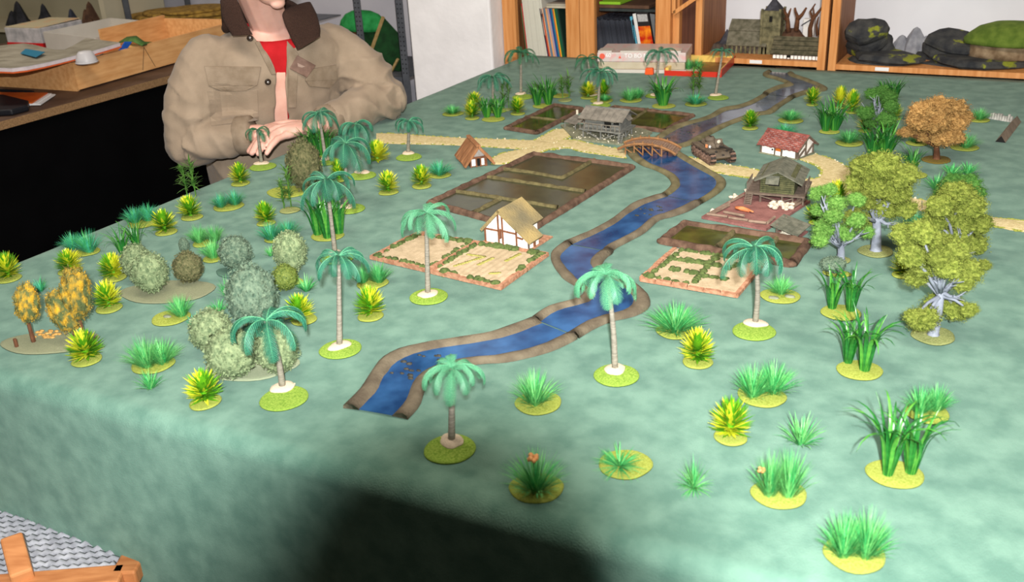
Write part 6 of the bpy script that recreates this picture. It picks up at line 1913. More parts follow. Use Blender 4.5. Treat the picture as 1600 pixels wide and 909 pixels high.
tag(bl, 'blue plastic strip leaning over the tray front', 'strip')
P = G(206, 74, zz_)
og_ = MB().ball((0, 0, 0), .03, sub=2, sc=(1.5, 1, .5), nz=.3, seed=2).build('orange_scrap', mat('ochre_scrap', (186, 138, 70), (204, 160, 96), sc=40), None, P)
tag(og_, 'ochre scrap of card beside the blue strip in the tray', 'scrap')
# white box lid
A, Bp = G(70, 76), G(255, 58)
a_ = G(71, 76); zl_ = hgt(a_, 49)
far = G(172, 28, TZ + zl_); rgt = G(252, 35, TZ + zl_); nl_ = G(68, 50, TZ + zl_)
d1 = (far - nl_); d2 = (rgt - far)
t = thing('white_box', 'large shallow white cardboard box standing on the desk behind the tray', 'box', (nl_.x, nl_.y, TZ))
m_card = mat('white_cardboard', (190, 184, 174), (202, 197, 188), sc=6, rough=.8)
Q = [Vector((0, 0, 0)), Vector((d1.x, d1.y, 0)), Vector((d1.x + d2.x, d1.y + d2.y, 0)), Vector((d2.x, d2.y, 0))]
for i in range(4):
    p0, p1 = Q[i], Q[(i + 1) % 4]
    MB().bar(p0 + Vector((0, 0, zl_ / 2)), p1 + Vector((0, 0, zl_ / 2)), .008, zl_).build('box_side', m_card, t)
MB().prism([(p.x, p.y) for p in Q], .001, .006).build('box_floor', m_card, t)
# tissue box with the red band
a_ = G(14, 74); zt2_ = hgt(a_, 42)
b_ = G(69, 76)
az2 = math.atan2((b_ - a_).y, (b_ - a_).x); Lx = (b_ - a_).length
t = thing('paper_box', 'grey mottled paper box with a red band and white lettering', 'box', a_, az2)
Dx = .26
bevel(MB().box((0, 0, 0), (Lx, Dx, zt2_ * .96)).build('carton', mat('mottled_grey_paper', (150, 150, 152), (194, 190, 192), sc=22, rough=.7, detail=6), t), .003)
MB().box((-.001, -.002, .004), (Lx + .002, .0, zt2_ * .26)).build('red_band', mat('red_band_lit', (196, 26, 30), rough=.5), t)
MB().box((Lx - .0005, -.001, .004), (Lx + .002, Dx, zt2_ * .26)).build('red_band', mat('red_band_shaded', (150, 30, 34), rough=.5), t)  # same red band, painted darker for its shaded side
MB().slab([(.004, .004, zt2_ * .96 + .004), (Lx - .004, .004, zt2_ * .96 + .004), (Lx - .012, Dx, zt2_ * 1.05), (.02, Dx, zt2_ * 1.05)], .003).build('torn_lid', mat('cream_paper', (190, 178, 146), (206, 160, 120), sc=16, rough=.8, lo=.5, hi=.7), t)
words('dlpaire', zt2_ * .20, t, (Lx * .56, -.0022, zt2_ * .08), (R(90), 0, 0), mat('white_letter', (240, 240, 240)))
# brochures, pens and the black mat
q = [G(-40, 150), G(76, 151), G(52, 167), G(-40, 170)]
o = q[0].copy()
t = thing('brochure_stack', 'small stack of orange-covered leaflets at the desk edge', 'leaflets', o)
for i in range(3):
    MB().slab([Vector((v.x - o.x + .010 * (2 - i), v.y - o.y + .008 * (2 - i), .004 + .004 * i)) for v in q], .0035).build('leaflet', mat('white_paper', (226, 226, 226), rough=.8) if i < 2 else mat('orange_leaflet', (186, 76, 24), (210, 110, 40), sc=14, rough=.4), t)
q = [G(-60, 158), G(8, 156), G(47, 166), G(46, 174), G(20, 181), G(-60, 186)]
o = q[0].copy()
bm_ = MB().prism([(v.x - o.x, v.y - o.y) for v in q], .001, .022).build('black_case', mat('black_plastic', (20, 22, 28), rough=.5), None, o)
tag(bevel(bm_, .006, 3), 'flat black case at the near left end of the desk', 'case')
P = G(-4, 143); Q_ = G(52, 146)
pen = MB().tube([(0, 0, .006), tuple((Q_ - P) + Vector((0, 0, .006)))], .0055, n=8).build('pen', mat('black_plastic', (20, 22, 28), rough=.5), None, P)
tag(pen, 'black pen lying on the desk in front of the plywood tray', 'pen')
# ------------------------------------------------------------------ display cabinet far left
YC = 3.52
xs = onY(160, 20, YC).x
zc = onY(4, 45, YC).z
t = thing('display_cabinet', 'cream display shelf with dark rocky models, far left behind the desk', 'cabinet', (xs, YC, 0))
m_cream = mat('cream_board', (172, 164, 140), (182, 174, 150), sc=4, rough=.7)
MB().box((-.012, 0, 0), (.024, .4, 1.7)).build('side_board', m_cream, t)
MB().box((-1.6, 0, 0), (-1.57, .4, 1.7)).build('side_board', m_cream, t)
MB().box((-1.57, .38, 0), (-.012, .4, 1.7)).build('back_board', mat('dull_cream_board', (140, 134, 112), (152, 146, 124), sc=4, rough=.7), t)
for z in (.3, zc, 1.3):
    MB().box((-1.57, .002, z - .02), (-.012, .38, z)).build('shelf', m_cream, t)
m_dkrock = mat('charcoal_rock', (24, 26, 30), (48, 48, 54), sc=20, rough=.9, bump=.8, bsc=80)
def spire(label, px, w, py_top, seed, material=m_dkrock, Y=YC + .16, n=3):
    b = onY(px, 40, Y); b.z = zc
    s = mpp(b); h = hgt(b, py_top)
    t = thing('model_crag', label, 'model rock', b)
    rr = random.Random(seed)
    for i in range(n):
        q_ = MB(); mb = MB(); mb.lathe([(1, 0), (.8, .25), (.5, .6), (.25, .9), (.04, 1.02)], n=10, wob=.16, seed=seed + i)
        k_ = 1 if i == 0 else rr.uniform(.4, .7)
        q_.add(mb.v, mb.f, 0, Matrix.Translation((0 if i == 0 else rr.uniform(-.8, .8) * w * s / 2, rr.uniform(-.02, .02), 0)) @ Matrix.Diagonal((w * s / 2 * (.75 if i else .6), .05, h * k_, 1)))
        q_.build('peak', material, t)
    return t
spire('tall charcoal model crag with a hooked tip at the left of the cream shelf', 38, 44, 2, 3)
spire('pointed black model crag in the middle of the cream shelf', 76, 34, 6, 7)
spire('blue-grey model rubble at the right of the cream shelf', 116, 40, 14, 12, mat('blue_grey_rubble', (40, 44, 58), (66, 70, 84), sc=24, rough=.9, bump=.8))
spire('rust-brown model ruin next to the cream side board', 142, 30, 4, 15, mat('rust_ruin', (62, 42, 32), (92, 66, 48), sc=24, rough=.9, bump=.8))
# ------------------------------------------------------------------ metal rack with terrain mats
YR = 3.55
m_steel = mat('grey_steel', (84, 88, 96), (100, 104, 112), sc=20, rough=.5, metal=.3)
xa, xb, xc = onY(196, 10, YR).x, onY(561, 40, YR).x, onY(630, 80, YR).x
t = thing('metal_rack', 'grey perforated steel rack with shelves standing between the person and the pillar', 'rack', (xb, YR, 0))
zr1 = onY(230, 27, YR).z
for x in (xa, xb, xc):
    for y in (0, .42):
        pst = MB().box((x - xb - .020, y, 0), (x - xb + .020, y + .003, 1.9)).box((x - xb - .020, y, 0), (x - xb - .017, y + .04, 1.9)).build('post', m_steel, t)
        if y == 0 and x != xa:
            mb = MB()
            for i in range(28):
                for sx in (-.009, .009):
                    z = .62 + i * .02
                    mb.tube([(x - xb + sx, -.0012, z), (x - xb + sx, .001, z)], .003, n=8)
            stuff(mb.build('holes', m_dark, pst))
for z in (.25, .60, zr1 - .03):
    MB().box((xa - xb, .004, z - .004), ((xc if z < .7 else xb - .45) - xb, .44, z)).build('shelf', m_steel, t)
    MB().box((xa - xb, .002, z - .03), ((xc if z < .7 else xb - .45) - xb, .006, z)).build('shelf_edge', m_steel, t)
c = onY(250, 18, YR + .06)
t = thing('fleece_mat', 'yellow-brown fleecy terrain mat folded on the rack shelf', 'terrain mat', (c.x, c.y + .12, zr1 - .0295))
for i, (w, h) in enumerate(((.62, .022), (.50, .018), (.30, .014))):
    q_ = MB(); mb = MB(); mb.lathe([(.96, 0), (1, .3), (.98, .75), (.85, 1), (.02, 1.02)], n=30, wob=.03, seed=i)
    q_.add(mb.v, mb.f, 0, Matrix.Translation((.06 * i, 0, (0, .022, .040)[i] + .001)) @ Matrix.Diagonal((w / 2 * 1.1, .17, h, 1)))
    q_.build('fold', mat('yellow_brown_fleece', (112, 84, 34), (166, 132, 58), sc=40, rough=.95, bump=.9, bsc=200), t, smooth=True)
c = onY(232, 34, YR + .05)
wb = bevel(MB().box((-.10, 0, 0), (.14, .2, .07)).build('white_carton', m_card, None, (c.x, YR + .06, zr1 - .16)), .003)
tag(wb, 'small white carton under the fleecy mat on the rack', 'box')
MB().box((xa - xb, .004, zr1 - .166), (-.45, .44, zr1 - .162)).build('shelf', m_steel, bpy.data.objects['metal_rack'])
# green terrain hills on the low shelf
m_hill = mat('bright_green_hill', (26, 122, 56), (46, 150, 78), sc=30, rough=.9, bump=.4, bsc=200)
m_hilld = mat('dark_green_hill', (8, 44, 16), (16, 62, 26), sc=30, rough=.9, bump=.4)
c = onY(566, 34, YR + .24); s = mpp(c)
t = thing('green_hill', 'bright green domed terrain hill with brown rim behind the left rack post', 'model hill', (c.x, c.y, .601))
zt_ = c.z - .601
bevel(MB().box((-.10, -.04, 0), (.09, .06, zt_ - .03)).build('hill_body', m_hilld, t), .01)
q_ = MB(); mb = MB(); mb.lathe([(1, -.25), (1.0, 0), (.92, .35), (.7, .75), (.4, .96), (.02, 1.02)], n=30, wob=.03, seed=2)
q_.add(mb.v, mb.f, 0, Matrix.Translation((0, 0, zt_ - .02)) @ Matrix.Diagonal((44 * s, .06, 24 * s, 1))); q_.build('domed_top', m_hill, t, smooth=True)
MB().box((-.10, -.046, zt_ - .055), (.02, -.04, zt_ - .035)).build('brown_rim', m_brownbark, t)
q = [onY(574, 96, YR + .10), onY(628, 150, YR + .10), onY(630, 60, YR + .2), onY(599, 26, YR + .2)]
q[0].z = max(q[0].z, .60); q[1].z = .602
o = q[1].copy()
t = thing('green_board', 'dark green terrain board leaning on the rack behind the right post', 'terrain board', o)
MB().slab([v - o for v in q], .02).build('board', m_hilld, t)
MB().bar(q[0] - o, q[3] - o, .012, .012).build('tan_edge', mat('tan_edge', (150, 124, 76), (170, 144, 96), sc=60), t)
MB().bar(onY(608, 118, YR + .085) - o, onY(622, 92, YR + .085) - o, .010, .010).build('tan_edge', mat('tan_edge', (150, 124, 76)), t)
# ------------------------------------------------------------------ wooden chair pushed under the cloth at the lower left
m_chair = mat('orange_beech', (158, 98, 56), (182, 122, 76), sc=16, rough=.5, stretch=(1, 5, 1))
m_cord = mat('grey_paper_cord', (120, 122, 128), (150, 152, 158), sc=60, rough=.9)
m_cordd = mat('dark_paper_cord', (60, 46, 38), (80, 64, 52), sc=60, rough=.9)
zseat = .47
A = G(-60, 918, zseat); Bp = G(140, 902, zseat)
az = math.atan2((Bp - A).y, (Bp - A).x)
t = thing('wooden_chair', 'beech wood chair with woven grey cord seat pushed under the cloth, lower left', 'chair', A, az)
Lc = .46
def cb(a_, b_, w, h, nm, mt=m_chair):
    return bevel(MB().bar(a_, b_, w, h).build(nm, mt, t), .004)
cb((-.05, 0, -.01), (Lc * .55, 0, -.01), .045, .03, 'seat_rail')
cb((-.05, .42, -.01), (Lc, .42, -.01), .04, .03, 'seat_rail')
cb((-.05, 0, -.01), (-.05, .42, -.01), .04, .03, 'seat_rail'); cb((Lc * .55, 0, -.01), (Lc * .62, .42, -.01), .04, .03, 'seat_rail')
for x, y in ((-.05, 0), (Lc * .55, 0), (-.05, .42), (Lc * .62, .42)):
    cb((x, y, -zseat), (x, y, -.02), .035, .035, 'leg')
P0_, P1_ = G(36, 905, zseat + .01) - A, G(22, 851, zseat + .02) - A
iv = Matrix.Rotation(-az, 3, 'Z')
p0, p1 = iv @ P0_, iv @ P1_
p0.z, p1.z = .012, .03
cb(p0, p1, .034, .026, 'arm_support')
seat = MB().box((-.04, .015, -.012), (Lc * .56, .41, -.004)).build('woven_seat', m_cordd, t)
rr = random.Random(2)
ny = 26; nx = 16
for i in range(ny):
    y = .02 + .38 * (i + .5) / ny
    mb = MB(); pts_ = []
    for k_ in range(nx * 2 + 1):
        x = -.035 + Lc * .58 * k_ / (nx * 2)
        pts_.append((x, y, -.001 + .0035 * math.sin(math.pi * (k_ / 1.0) + (i % 2) * math.pi + .8)))
    mb.tube(pts_, .0062, n=5)
    mb.build('cord', m_cord, seat, smooth=True)
# dark chair standing nearer, only the top corner of its back shows
bpx = G(420, 899, .80)
t = thing('dark_chair', 'dark chair with a rounded back, only its top corner showing at the bottom edge', 'chair', (bpx.x, bpx.y, 0), R(-80))
m_dkch = mat('dark_brown_lacquer', (36, 24, 20), (48, 34, 28), sc=20, rough=.4)
bevel(MB().tube([(0, 0, .45), (0, 0, .775), (.03, 0, .795), (.30, 0, .795), (.33, 0, .775), (.33, 0, .45)], .012, n=10).build('back_frame', m_dkch, t, smooth=True), .001)
MB().box((.012, -.006, .55), (.318, .006, .785)).build('back_panel', m_dkch, t)
MB().box((-.01, -.36, .43), (.34, .01, .455)).build('seat', m_dkch, t)
for x, y in ((.01, -.01), (.32, -.01), (.01, -.34), (.32, -.34)):
    MB().tube([(x, y, 0), (x, y, .44)], .014, n=8).build('leg', m_dkch, t)
# ------------------------------------------------------------------ the person leaning on the table
PO = Vector((-2.004, 2.153, 0)); PRZ = R(60)        # local -Y is the way the chest faces, +X the person's left
PM = Matrix.Translation(PO) @ Matrix.Rotation(PRZ, 4, 'Z')
PMI = PM.inverted()
m_skin = mat('pale_skin', (206, 158, 142), (224, 178, 162), sc=14, rough=.5, spec=.35, sub=.15, bump=.12, bsc=160)
m_jacket = mat('khaki_canvas', (134, 118, 100), (150, 133, 114), sc=14, rough=.9, bump=.35, bsc=320, sheen=.1)
m_jkdark = mat('khaki_canvas_seam', (124, 108, 90), (142, 126, 108), sc=30, rough=.9, bump=.35, bsc=320)
m_fleece = mat('brown_fleece', (42, 26, 20), (58, 39, 31), sc=400, rough=1.0, bump=1.0, bsc=420)
m_shirt = mat('red_jersey', (166, 14, 22), (184, 24, 32), sc=20, rough=.85, bump=.2, bsc=300)
m_pale = mat('pale_pink_lining', (216, 164, 146), (232, 190, 172), sc=16, rough=.85)
m_jeans = mat('dark_denim', (34, 38, 52), (48, 54, 70), sc=40, rough=.9, bump=.3, bsc=300)
person = thing('person', 'person in a khaki canvas jacket with brown fleece collar, leaning folded arms on the table', 'person', PO, PRZ)

def loft(mb, rings, n=28, cap=True):
    """rings = (cx, cy, z, hw, hd[, tilt]) ; tilt lowers the front"""
    vs = []; fs = []
    for r_ in rings:
        cx, cy, z, hw, hd = r_[:5]; ti = r_[5] if len(r_) > 5 else 0
        for k in range(n):
            a = 2 * math.pi * k / n
            c, s_ = math.cos(a), math.sin(a)
            e = .82
            x = hw * math.copysign(abs(c) ** e, c); y = hd * math.copysign(abs(s_) ** e, s_)
            vs.append((cx + x, cy + y, z + ti * y))
    for i in range(len(rings) - 1):
        for k in range(n):
            k2 = (k + 1) % n
            fs.append((i * n + k, i * n + k2, (i + 1) * n + k2, (i + 1) * n + k))
    if cap:
        fs.append(tuple(reversed(range(n)))); fs.append(tuple(range((len(rings) - 1) * n, len(rings) * n)))
    mb.add(vs, fs)
def limb(mb, pts, rad, n=14, el=1.0):
    mb.tube(pts, rad, n=n, el=el)
    for p, r_ in zip(pts, rad):
        mb.ball(p, r_ * .995, sub=2)
def fuse(mb, name, mats, voxel, smooth=4, parent=None, amp=0.0, keep=None):
    me = mb.mesh(name + '_raw', mats)
    o = bpy.data.objects.new(name + '_raw', me); COL.objects.link(o)
    rm = o.modifiers.new('r', 'REMESH'); rm.mode = 'VOXEL'; rm.voxel_size = voxel
    sm = o.modifiers.new('s', 'SMOOTH'); sm.iterations = smooth; sm.factor = .5
    dg = bpy.context.evaluated_depsgraph_get(); dg.update()
    out = bpy.data.meshes.new_from_object(o.evaluated_get(dg)); out.name = name
    bpy.data.objects.remove(o); bpy.data.meshes.remove(me)
    out.materials.clear()
    for q in (mats if isinstance(mats, (list, tuple)) else [mats]):
        out.materials.append(q)
    out.polygons.foreach_set('use_smooth', [True] * len(out.polygons))
    return out
# head frame
chin = Vector((-.012, -.150, 1.128))
yawh, pit, rl = R(24), R(16), R(0)
HM3 = Matrix.Rotation(yawh, 3, 'Z') @ Matrix.Rotation(pit, 3, 'X')
HM3 = HM3.to_4x4()
HM = Matrix.Translation(chin - HM3.to_3x3() @ Vector((0, -.072, -.113))) @ HM3
mb = MB()
def hb(c, r_, sc):
    q_ = MB(); q_.ball((0, 0, 0), r_, sub=3, sc=sc)
    mb.add([(v[0] + c[0], v[1] + c[1], v[2] + c[2]) for v in q_.v], q_.f, 0, HM)
hb((0, .012, .035), .096, (.80, 1.0, .96)); hb((0, -.025, -.02), .07, (.92, .95, 1.1)); hb((0, -.038, -.066), .050, (.98, .84, .80))
hb((0, -.064, -.094), .020, (1.2, .8, .8)); hb((0, -.088, -.008), .013, (.8, 1.0, 2.0)); hb((0, -.097, -.022), .012, (1.25, .9, .8))
hb((0, -.077, -.053), .014, (1.6, .7, .5)); hb((0, -.076, -.064), .013, (1.5, .7, .5))
for sg in (-1, 1):
    hb((sg * .036, -.048, -.018), .03, (1, .8, .9)); hb((sg * .03, -.075, .032), .016, (1.5, .6, .5)); hb((sg * .076, .012, -.005), .020, (.35, .9, 1.5))
    hb((sg * .040, -.012, -.058), .026, (.7, 1.4, .9))
nb = HM @ Vector((0, .03, -.07))
limb(mb, [(0, .015, 1.02), (0, .0, 1.08), tuple(nb)], [.066, .056, .060])
# trunk under the clothes
loft(mb, [(0, .12, .50, .165, .11), (0, .12, .60, .16, .105), (0, .09, .75, .155, .10), (0, .045, .90, .17, .11), (0, .02, .99, .165, .10), (0, .015, 1.035, .12, .075), (0, .01, 1.06, .06, .055)])
LS, LE, LW = (.195, .015, .985), (.305, -.075, .822), (.035, -.172, .800)
RS, RE, RW = (-.195, .015, 1.005), (-.285, -.03, .790), (-.115, -.150, .802)
for S_, E_, W2 in ((LS, LE, LW), (RS, RE, RW)):
    limb(mb, [S_, Vector(S_).lerp(Vector(E_), .5), E_], [.052, .047, .040]); limb(mb, [E_, Vector(E_).lerp(Vector(W2), .45), W2], [.040, .038, .026])
# legs, seated
for sg in (-1, 1):
    limb(mb, [(sg * .09, .10, .545), (sg * .11, -.12, .545), (sg * .115, -.30, .535)], [.085, .075, .058]); limb(mb, [(sg * .115, -.30, .53), (sg * .115, -.28, .30), (sg * .11, -.25, .09)], [.055, .052, .036])
    limb(mb, [(sg * .11, -.23, .05), (sg * .115, -.40, .035)], [.036, .030])
# left hand lies over the right wrist, fingers to the person's right
def hand(wr, palm_c, mcps, tips, bend, rads, thumb):
    wr = Vector(wr)
    k_ = [Vector(p) for p in mcps]
    for p in k_:
        limb(mb, [wr.lerp(p, .05), wr.lerp(p, .55) + Vector((0, 0, .003)), p], [.018, .0155, .0125], n=10)
    for i, (p, tp) in enumerate(zip(k_, tips)):
        tp = Vector(tp); r_ = rads[i]
        a_ = p.lerp(tp, .42) + Vector((0, 0, bend)); b_ = p.lerp(tp, .76) + Vector((0, 0, bend * .75))
        limb(mb, [p, a_, b_, tp], [r_ * 1.12, r_ * 1.05, r_ * .95, r_ * .78], n=10)
    pc = wr.lerp((k_[1] + k_[2]) / 2, .58)
    ax_ = ((k_[1] + k_[2]) / 2 - wr).normalized()
    b_ = MB(); b_.ball((0, 0, 0), 1, sub=3, sc=(.046, .040, .0165))
    mb.add(b_.v, b_.f, 0, Matrix.Translation(pc) @ ax_.to_track_quat('X', 'Z').to_matrix().to_4x4())
    th_ = [Vector(p) for p in thumb]
    limb(mb, th_, [.015, .0115, .0095, .008][:len(th_)], n=10)
hand(LW, None, [(-.066, -.140, .806), (-.078, -.164, .811), (-.076, -.188, .808), (-.062, -.209, .800)],
     [(-.172, -.200, .772), (-.170, -.219, .771), (-.158, -.237, .771), (-.138, -.250, .771)], .011, [.0108, .0110, .0104, .0092],
     [(.005, -.150, .806), (-.030, -.122, .812), (-.060, -.114, .812), (-.086, -.118, .806)])
hand(RW, None, [(-.045, -.118, .803), (-.045, -.138, .800), (-.045, -.155, .795), (-.048, -.17, .790)],
     [(.035, -.108, .782), (.040, -.128, .778), (.035, -.147, .776), (.022, -.164, .775)], .008, [.0096, .0098, .0092, .0082],
     [(-.09, -.125, .806), (-.062, -.104, .806), (-.040, -.094, .804), (-.022, -.092, .800)])
body = put('body', fuse(mb, 'body', m_skin, .0034, 3), person)
# eyes, lips, hair
for sg in (-1, 1):
    MB().ball((0, 0, 0), .011, sub=2).build('eye', mat('eye_white', (220, 216, 212), rough=.3), person, HM @ Vector((sg * .031, -.073, .018)), smooth=True)
q_ = MB()
for zc_, w_, h_ in ((-.054, .022, .0042), (-.0635, .020, .0050)):
    b_ = MB(); b_.ball((0, 0, 0), 1, sub=3, sc=(w_, .007, h_)); q_.add([(v[0], v[1] - .0845 + abs(v[0]) * .35, v[2] + zc_) for v in b_.v], b_.f, 0, HM)
q_.build('lips', mat('pink_lips', (188, 112, 104), (200, 126, 118), sc=40, rough=.45), person, smooth=True)
q_ = MB(); rr = random.Random(5)
b_ = MB(); b_.ball((0, 0, 0), .101, sub=3, sc=(.84, 1.0, .95), nz=.06, seed=2)
q_.add([(v[0], v[1] + .022, v[2] + .048) for v in b_.v], b_.f, 0, HM)
for i in range(260):
    d = Vector((rr.gauss(0, 1), rr.gauss(.3, 1), abs(rr.gauss(.3, .8)))).normalized()
    p = Vector((d.x * .084, d.y * .1 + .022, d.z * .095 + .048)); tdir = (d * .3 + Vector((rr.uniform(-.3, .3), .4, -.7))).normalized()
    blade(q_, HM @ p, HM3.to_3x3() @ tdir, .05, .010, .0)
hair = q_.build('hair', mat('brown_hair', (70, 48, 34), (98, 70, 50), sc=80, rough=.5), person, smooth=True)
for sg in (-1, 1):
    MB().ball((0, 0, 0), .0055, sub=2, sc=(1, .5, 1)).build('iris', mat('grey_blue_iris', (60, 74, 86), rough=.2), person, HM @ Vector((sg * .032, -.0825, .017)), smooth=True)
# jacket ------------------------------------------------------------------
mb = MB()
loft(mb, [(0, .12, .575, .215, .155), (0, .12, .66, .218, .155), (0, .095, .76, .212, .15), (.0, .06, .86, .216, .148), (0, .035, .94, .222, .142), (0, .02, 1.0, .215, .122), (0, .015, 1.04, .165, .10), (0, .01, 1.075, .088, .078)])
def sleeve(S_, E_, W2, r0, r1, r2, hang):
    S_, E_, W2 = Vector(S_), Vector(E_), Vector(W2)
    m1 = S_.lerp(E_, .5) + Vector((hang, 0, 0)); m2 = E_.lerp(W2, .5)
    limb(mb, [S_, m1, E_], [r0, r0 * .98, r1], n=18)
    limb(mb, [E_, m2, W2], [r1, r1 * .88, r2], n=18)
sleeve((.185, .018, .975), LE, Vector(LE).lerp(Vector(LW), .86) + Vector((0, 0, .003)), .080, .064, .044, .018)
sleeve((-.185, .018, .992), Vector(RE) + Vector((-.008, 0, -.008)), Vector(RE).lerp(Vector(RW), .80), .080, .068, .050, -.022)
jm = fuse(mb, 'jacket', m_jacket, .0062, 5)
# wrinkles: real displacement, strongest round the elbows and the waist
co_ = [v.co.copy() for v in jm.vertices]; no_ = [v.normal.copy() for v in jm.vertices]
segs = [(Vector(LS), Vector(LE)), (Vector(LE), Vector(LW)), (Vector(RS), Vector(RE)), (Vector(RE), Vector(RW))]
new = []
for p, nv in zip(co_, no_):
    best = None
    for k_, (a_, b_) in enumerate(segs):
        t_ = max(0, min(1, (p - a_).dot(b_ - a_) / (b_ - a_).length_squared)); d_ = (p - a_.lerp(b_, t_)).length
        if best is None or d_ < best[0]:
            best = (d_, k_, t_)
    d_, k_, t_ = best
    a_, b_ = segs[k_]
    if d_ < .085 and abs(p.x) > .13:
        ax = (b_ - a_).normalized(); e1 = ax.cross(Vector((0, 0, 1))).normalized(); e2 = ax.cross(e1)
        r_ = p - a_.lerp(b_, t_); an = math.atan2(r_.dot(e2), r_.dot(e1))
        near = t_ if k_ in (0, 2) else 1 - t_
        w = .0035 + .0135 * math.exp(-((1 - near) / .45) ** 2)
        L_ = t_ * (b_ - a_).length
        q_ = Vector((L_ * 17 + .8 * math.sin(an + k_), math.cos(an) * .75, math.sin(an) * .75 + k_ * 4))
        f = 1 - 2.2 * abs(noise.noise(q_)) ** .8
    else:
        w = .0034 + .006 * math.exp(-((p.z - .70) / .10) ** 2)
        f = 1 - 2.2 * abs(noise.noise(Vector((p.x * 13 + p.z * 5, p.y * 6, p.z * 5)))) ** .8
    f += .25 * noise.noise(p * 38)
    new += list(p + nv * (w * f * .85 - .001))
jm.vertices.foreach_set('co', new); jm.update()
# open front: cut the faces inside the gap between the two front edges
gap = [(372, -30), (392, 50), (404, 68), (420, 86), (432, 112), (431, 150), (429, 200), (453, 200), (449, 160), (447, 125), (449, 92), (452, 62), (458, 30), (470, -30)]
def to_px(p):
    d = PM @ Vector(p) - CAM
    w = d.dot(CF)
    return 800 + F * d.dot(CR) / w, 454.5 - F * d.dot(CU) / w
def inside(pt, poly):
    x, y = pt; c = False; j = len(poly) - 1
    for i in range(len(poly)):
        xi, yi = poly[i]; xj, yj = poly[j]
        if (yi > y) != (yj > y) and x < (xj - xi) * (y - yi) / (yj - yi) + xi:
            c = not c
        j = i
    return c
bm = bmesh.new(); bm.from_mesh(jm)
full = BVHTree.FromBMesh(bm)
kill = [f for f in bm.faces if f.normal.y < .25 and f.calc_center_median().z > .80 and f.calc_center_median().y < -.02 and abs(f.calc_center_median().x) < .15 and inside(to_px(f.calc_center_median()), gap)]
kill += [f for f in bm.faces if f.calc_center_median().z > 1.062 and abs(f.calc_center_median().x) < .09]
kill = list(set(kill))
bmesh.ops.delete(bm, geom=kill, context='FACES')
# open the cuffs and the hem
def cut(c, nrm, r_):
    c = Vector(c); nrm = Vector(nrm).normalized()
    q_ = [f for f in bm.faces if (f.calc_center_median() - c).length < r_ and (f.calc_center_median() - c).dot(nrm) > 0]
    bmesh.ops.delete(bm, geom=q_, context='FACES')
lw_ = Vector(LE).lerp(Vector(LW), .86); cut(lw_ + (Vector(LW) - Vector(LE)).normalized() * .012, Vector(LW) - Vector(LE), .06)
rw_ = Vector(RE).lerp(Vector(RW), .80); cut(rw_ + (Vector(RW) - Vector(RE)).normalized() * .014, Vector(RW) - Vector(RE), .065)
cut((0, .12, .578), (0, 0, -1), .4)
for _ in range(8):                                     # even out the ragged edges left by the cuts
    mv = {}
    for v in bm.verts:
        nb_ = [e.other_vert(v).co for e in v.link_edges if e.is_boundary]
        if len(nb_) == 2:
            mv[v] = v.co * .4 + (nb_[0] + nb_[1]) * .3
    for v, c_ in mv.items():
        v.co = c_
loose = [v for v in bm.verts if not v.link_faces]
bmesh.ops.delete(bm, geom=loose, context='VERTS')
bm.to_mesh(jm); bm.free()
jk = put('jacket', jm, person)
so = jk.modifiers.new('thick', 'SOLIDIFY'); so.thickness = .004; so.offset = -1
# shirt and pale lining below it
mb = MB()
loft(mb, [(0, .12, .60, .175, .122), (0, .10, .76, .180, .120), (0, .058, .87, .190, .124), (0, .035, .95, .198, .130), (0, .02, 1.0, .185, .118, .10), (0, .006, 1.04, .130, .100, .16), (0, .0, 1.062, .088, .088, .26)], cap=False)
sh_ = mb.build('shirt', m_shirt, person, smooth=True)
so = sh_.modifiers.new('thick', 'SOLIDIFY'); so.thickness = .002
def drape(poly, off, thick, name, material, n=9, parent=person, smooth=True):
    """patch that follows the jacket: a quad grid between the four corners of poly"""
    a, b, c, d = [Vector((p[0], p[1], 0)) for p in poly]
    P = []; last = None
    for i in range(n):
        for j in range(n):
            u, w = i / (n - 1), j / (n - 1)
            q_ = a.lerp(b, u).lerp(d.lerp(c, u), w)
            o_ = PMI @ CAM; dr_ = (PMI.to_3x3() @ ray(q_.x, q_.y)).normalized()
            h = full.ray_cast(o_, dr_)
            if h[0] is None:
                P.append((last[0], last[1]) if last else (Vector((0, -.15, .95)), Vector((0, -1, 0)))); continue
            nn = h[1]
            if nn.dot(dr_) > 0:
                nn = -nn
            last = (h[0], nn); P.append(last)
    av = sum((q_[1] for q_ in P), Vector()).normalized()
    for _ in range(3):
        Q_ = list(P)
        for i in range(n):
            for j in range(n):
                nb_ = [P[a2 * n + b2][0] for a2, b2 in ((i - 1, j), (i + 1, j), (i, j - 1), (i, j + 1)) if 0 <= a2 < n and 0 <= b2 < n]
                if len(nb_) == 4:
                    Q_[i * n + j] = (P[i * n + j][0] * .4 + sum(nb_, Vector()) / 4 * .6, av)
                else:
                    Q_[i * n + j] = (P[i * n + j][0], av)
        P = Q_
    vs = [p + nn * off for p, nn in P] + [p + nn * (off - thick) for p, nn in P]
    N_ = n * n; fs = []
    for i in range(n - 1):
        for j in range(n - 1):
            k_ = i * n + j
            fs += [(k_, k_ + 1, k_ + n + 1, k_ + n), (N_ + k_, N_ + k_ + n, N_ + k_ + n + 1, N_ + k_ + 1)]
    for i in range(n - 1):
        for s0, s1 in ((i, i + 1), (n * (n - 1) + i + 1, n * (n - 1) + i), ((i + 1) * n, i * n), (i * n + n - 1, (i + 1) * n + n - 1)):
            fs.append((s0, N_ + s0, N_ + s1, s1))
    return bevel(MB().add(vs, fs).build(name, material, parent, smooth=False), .0012, 1)
drape([(434, 116), (448, 116), (452, 196), (428, 196)], -.012, .004, 'undershirt', m_pale)
fl = drape([(319, 103), (408, 104), (402, 133), (326, 134)], .006, .006, 'pocket_flap', m_jkdark)
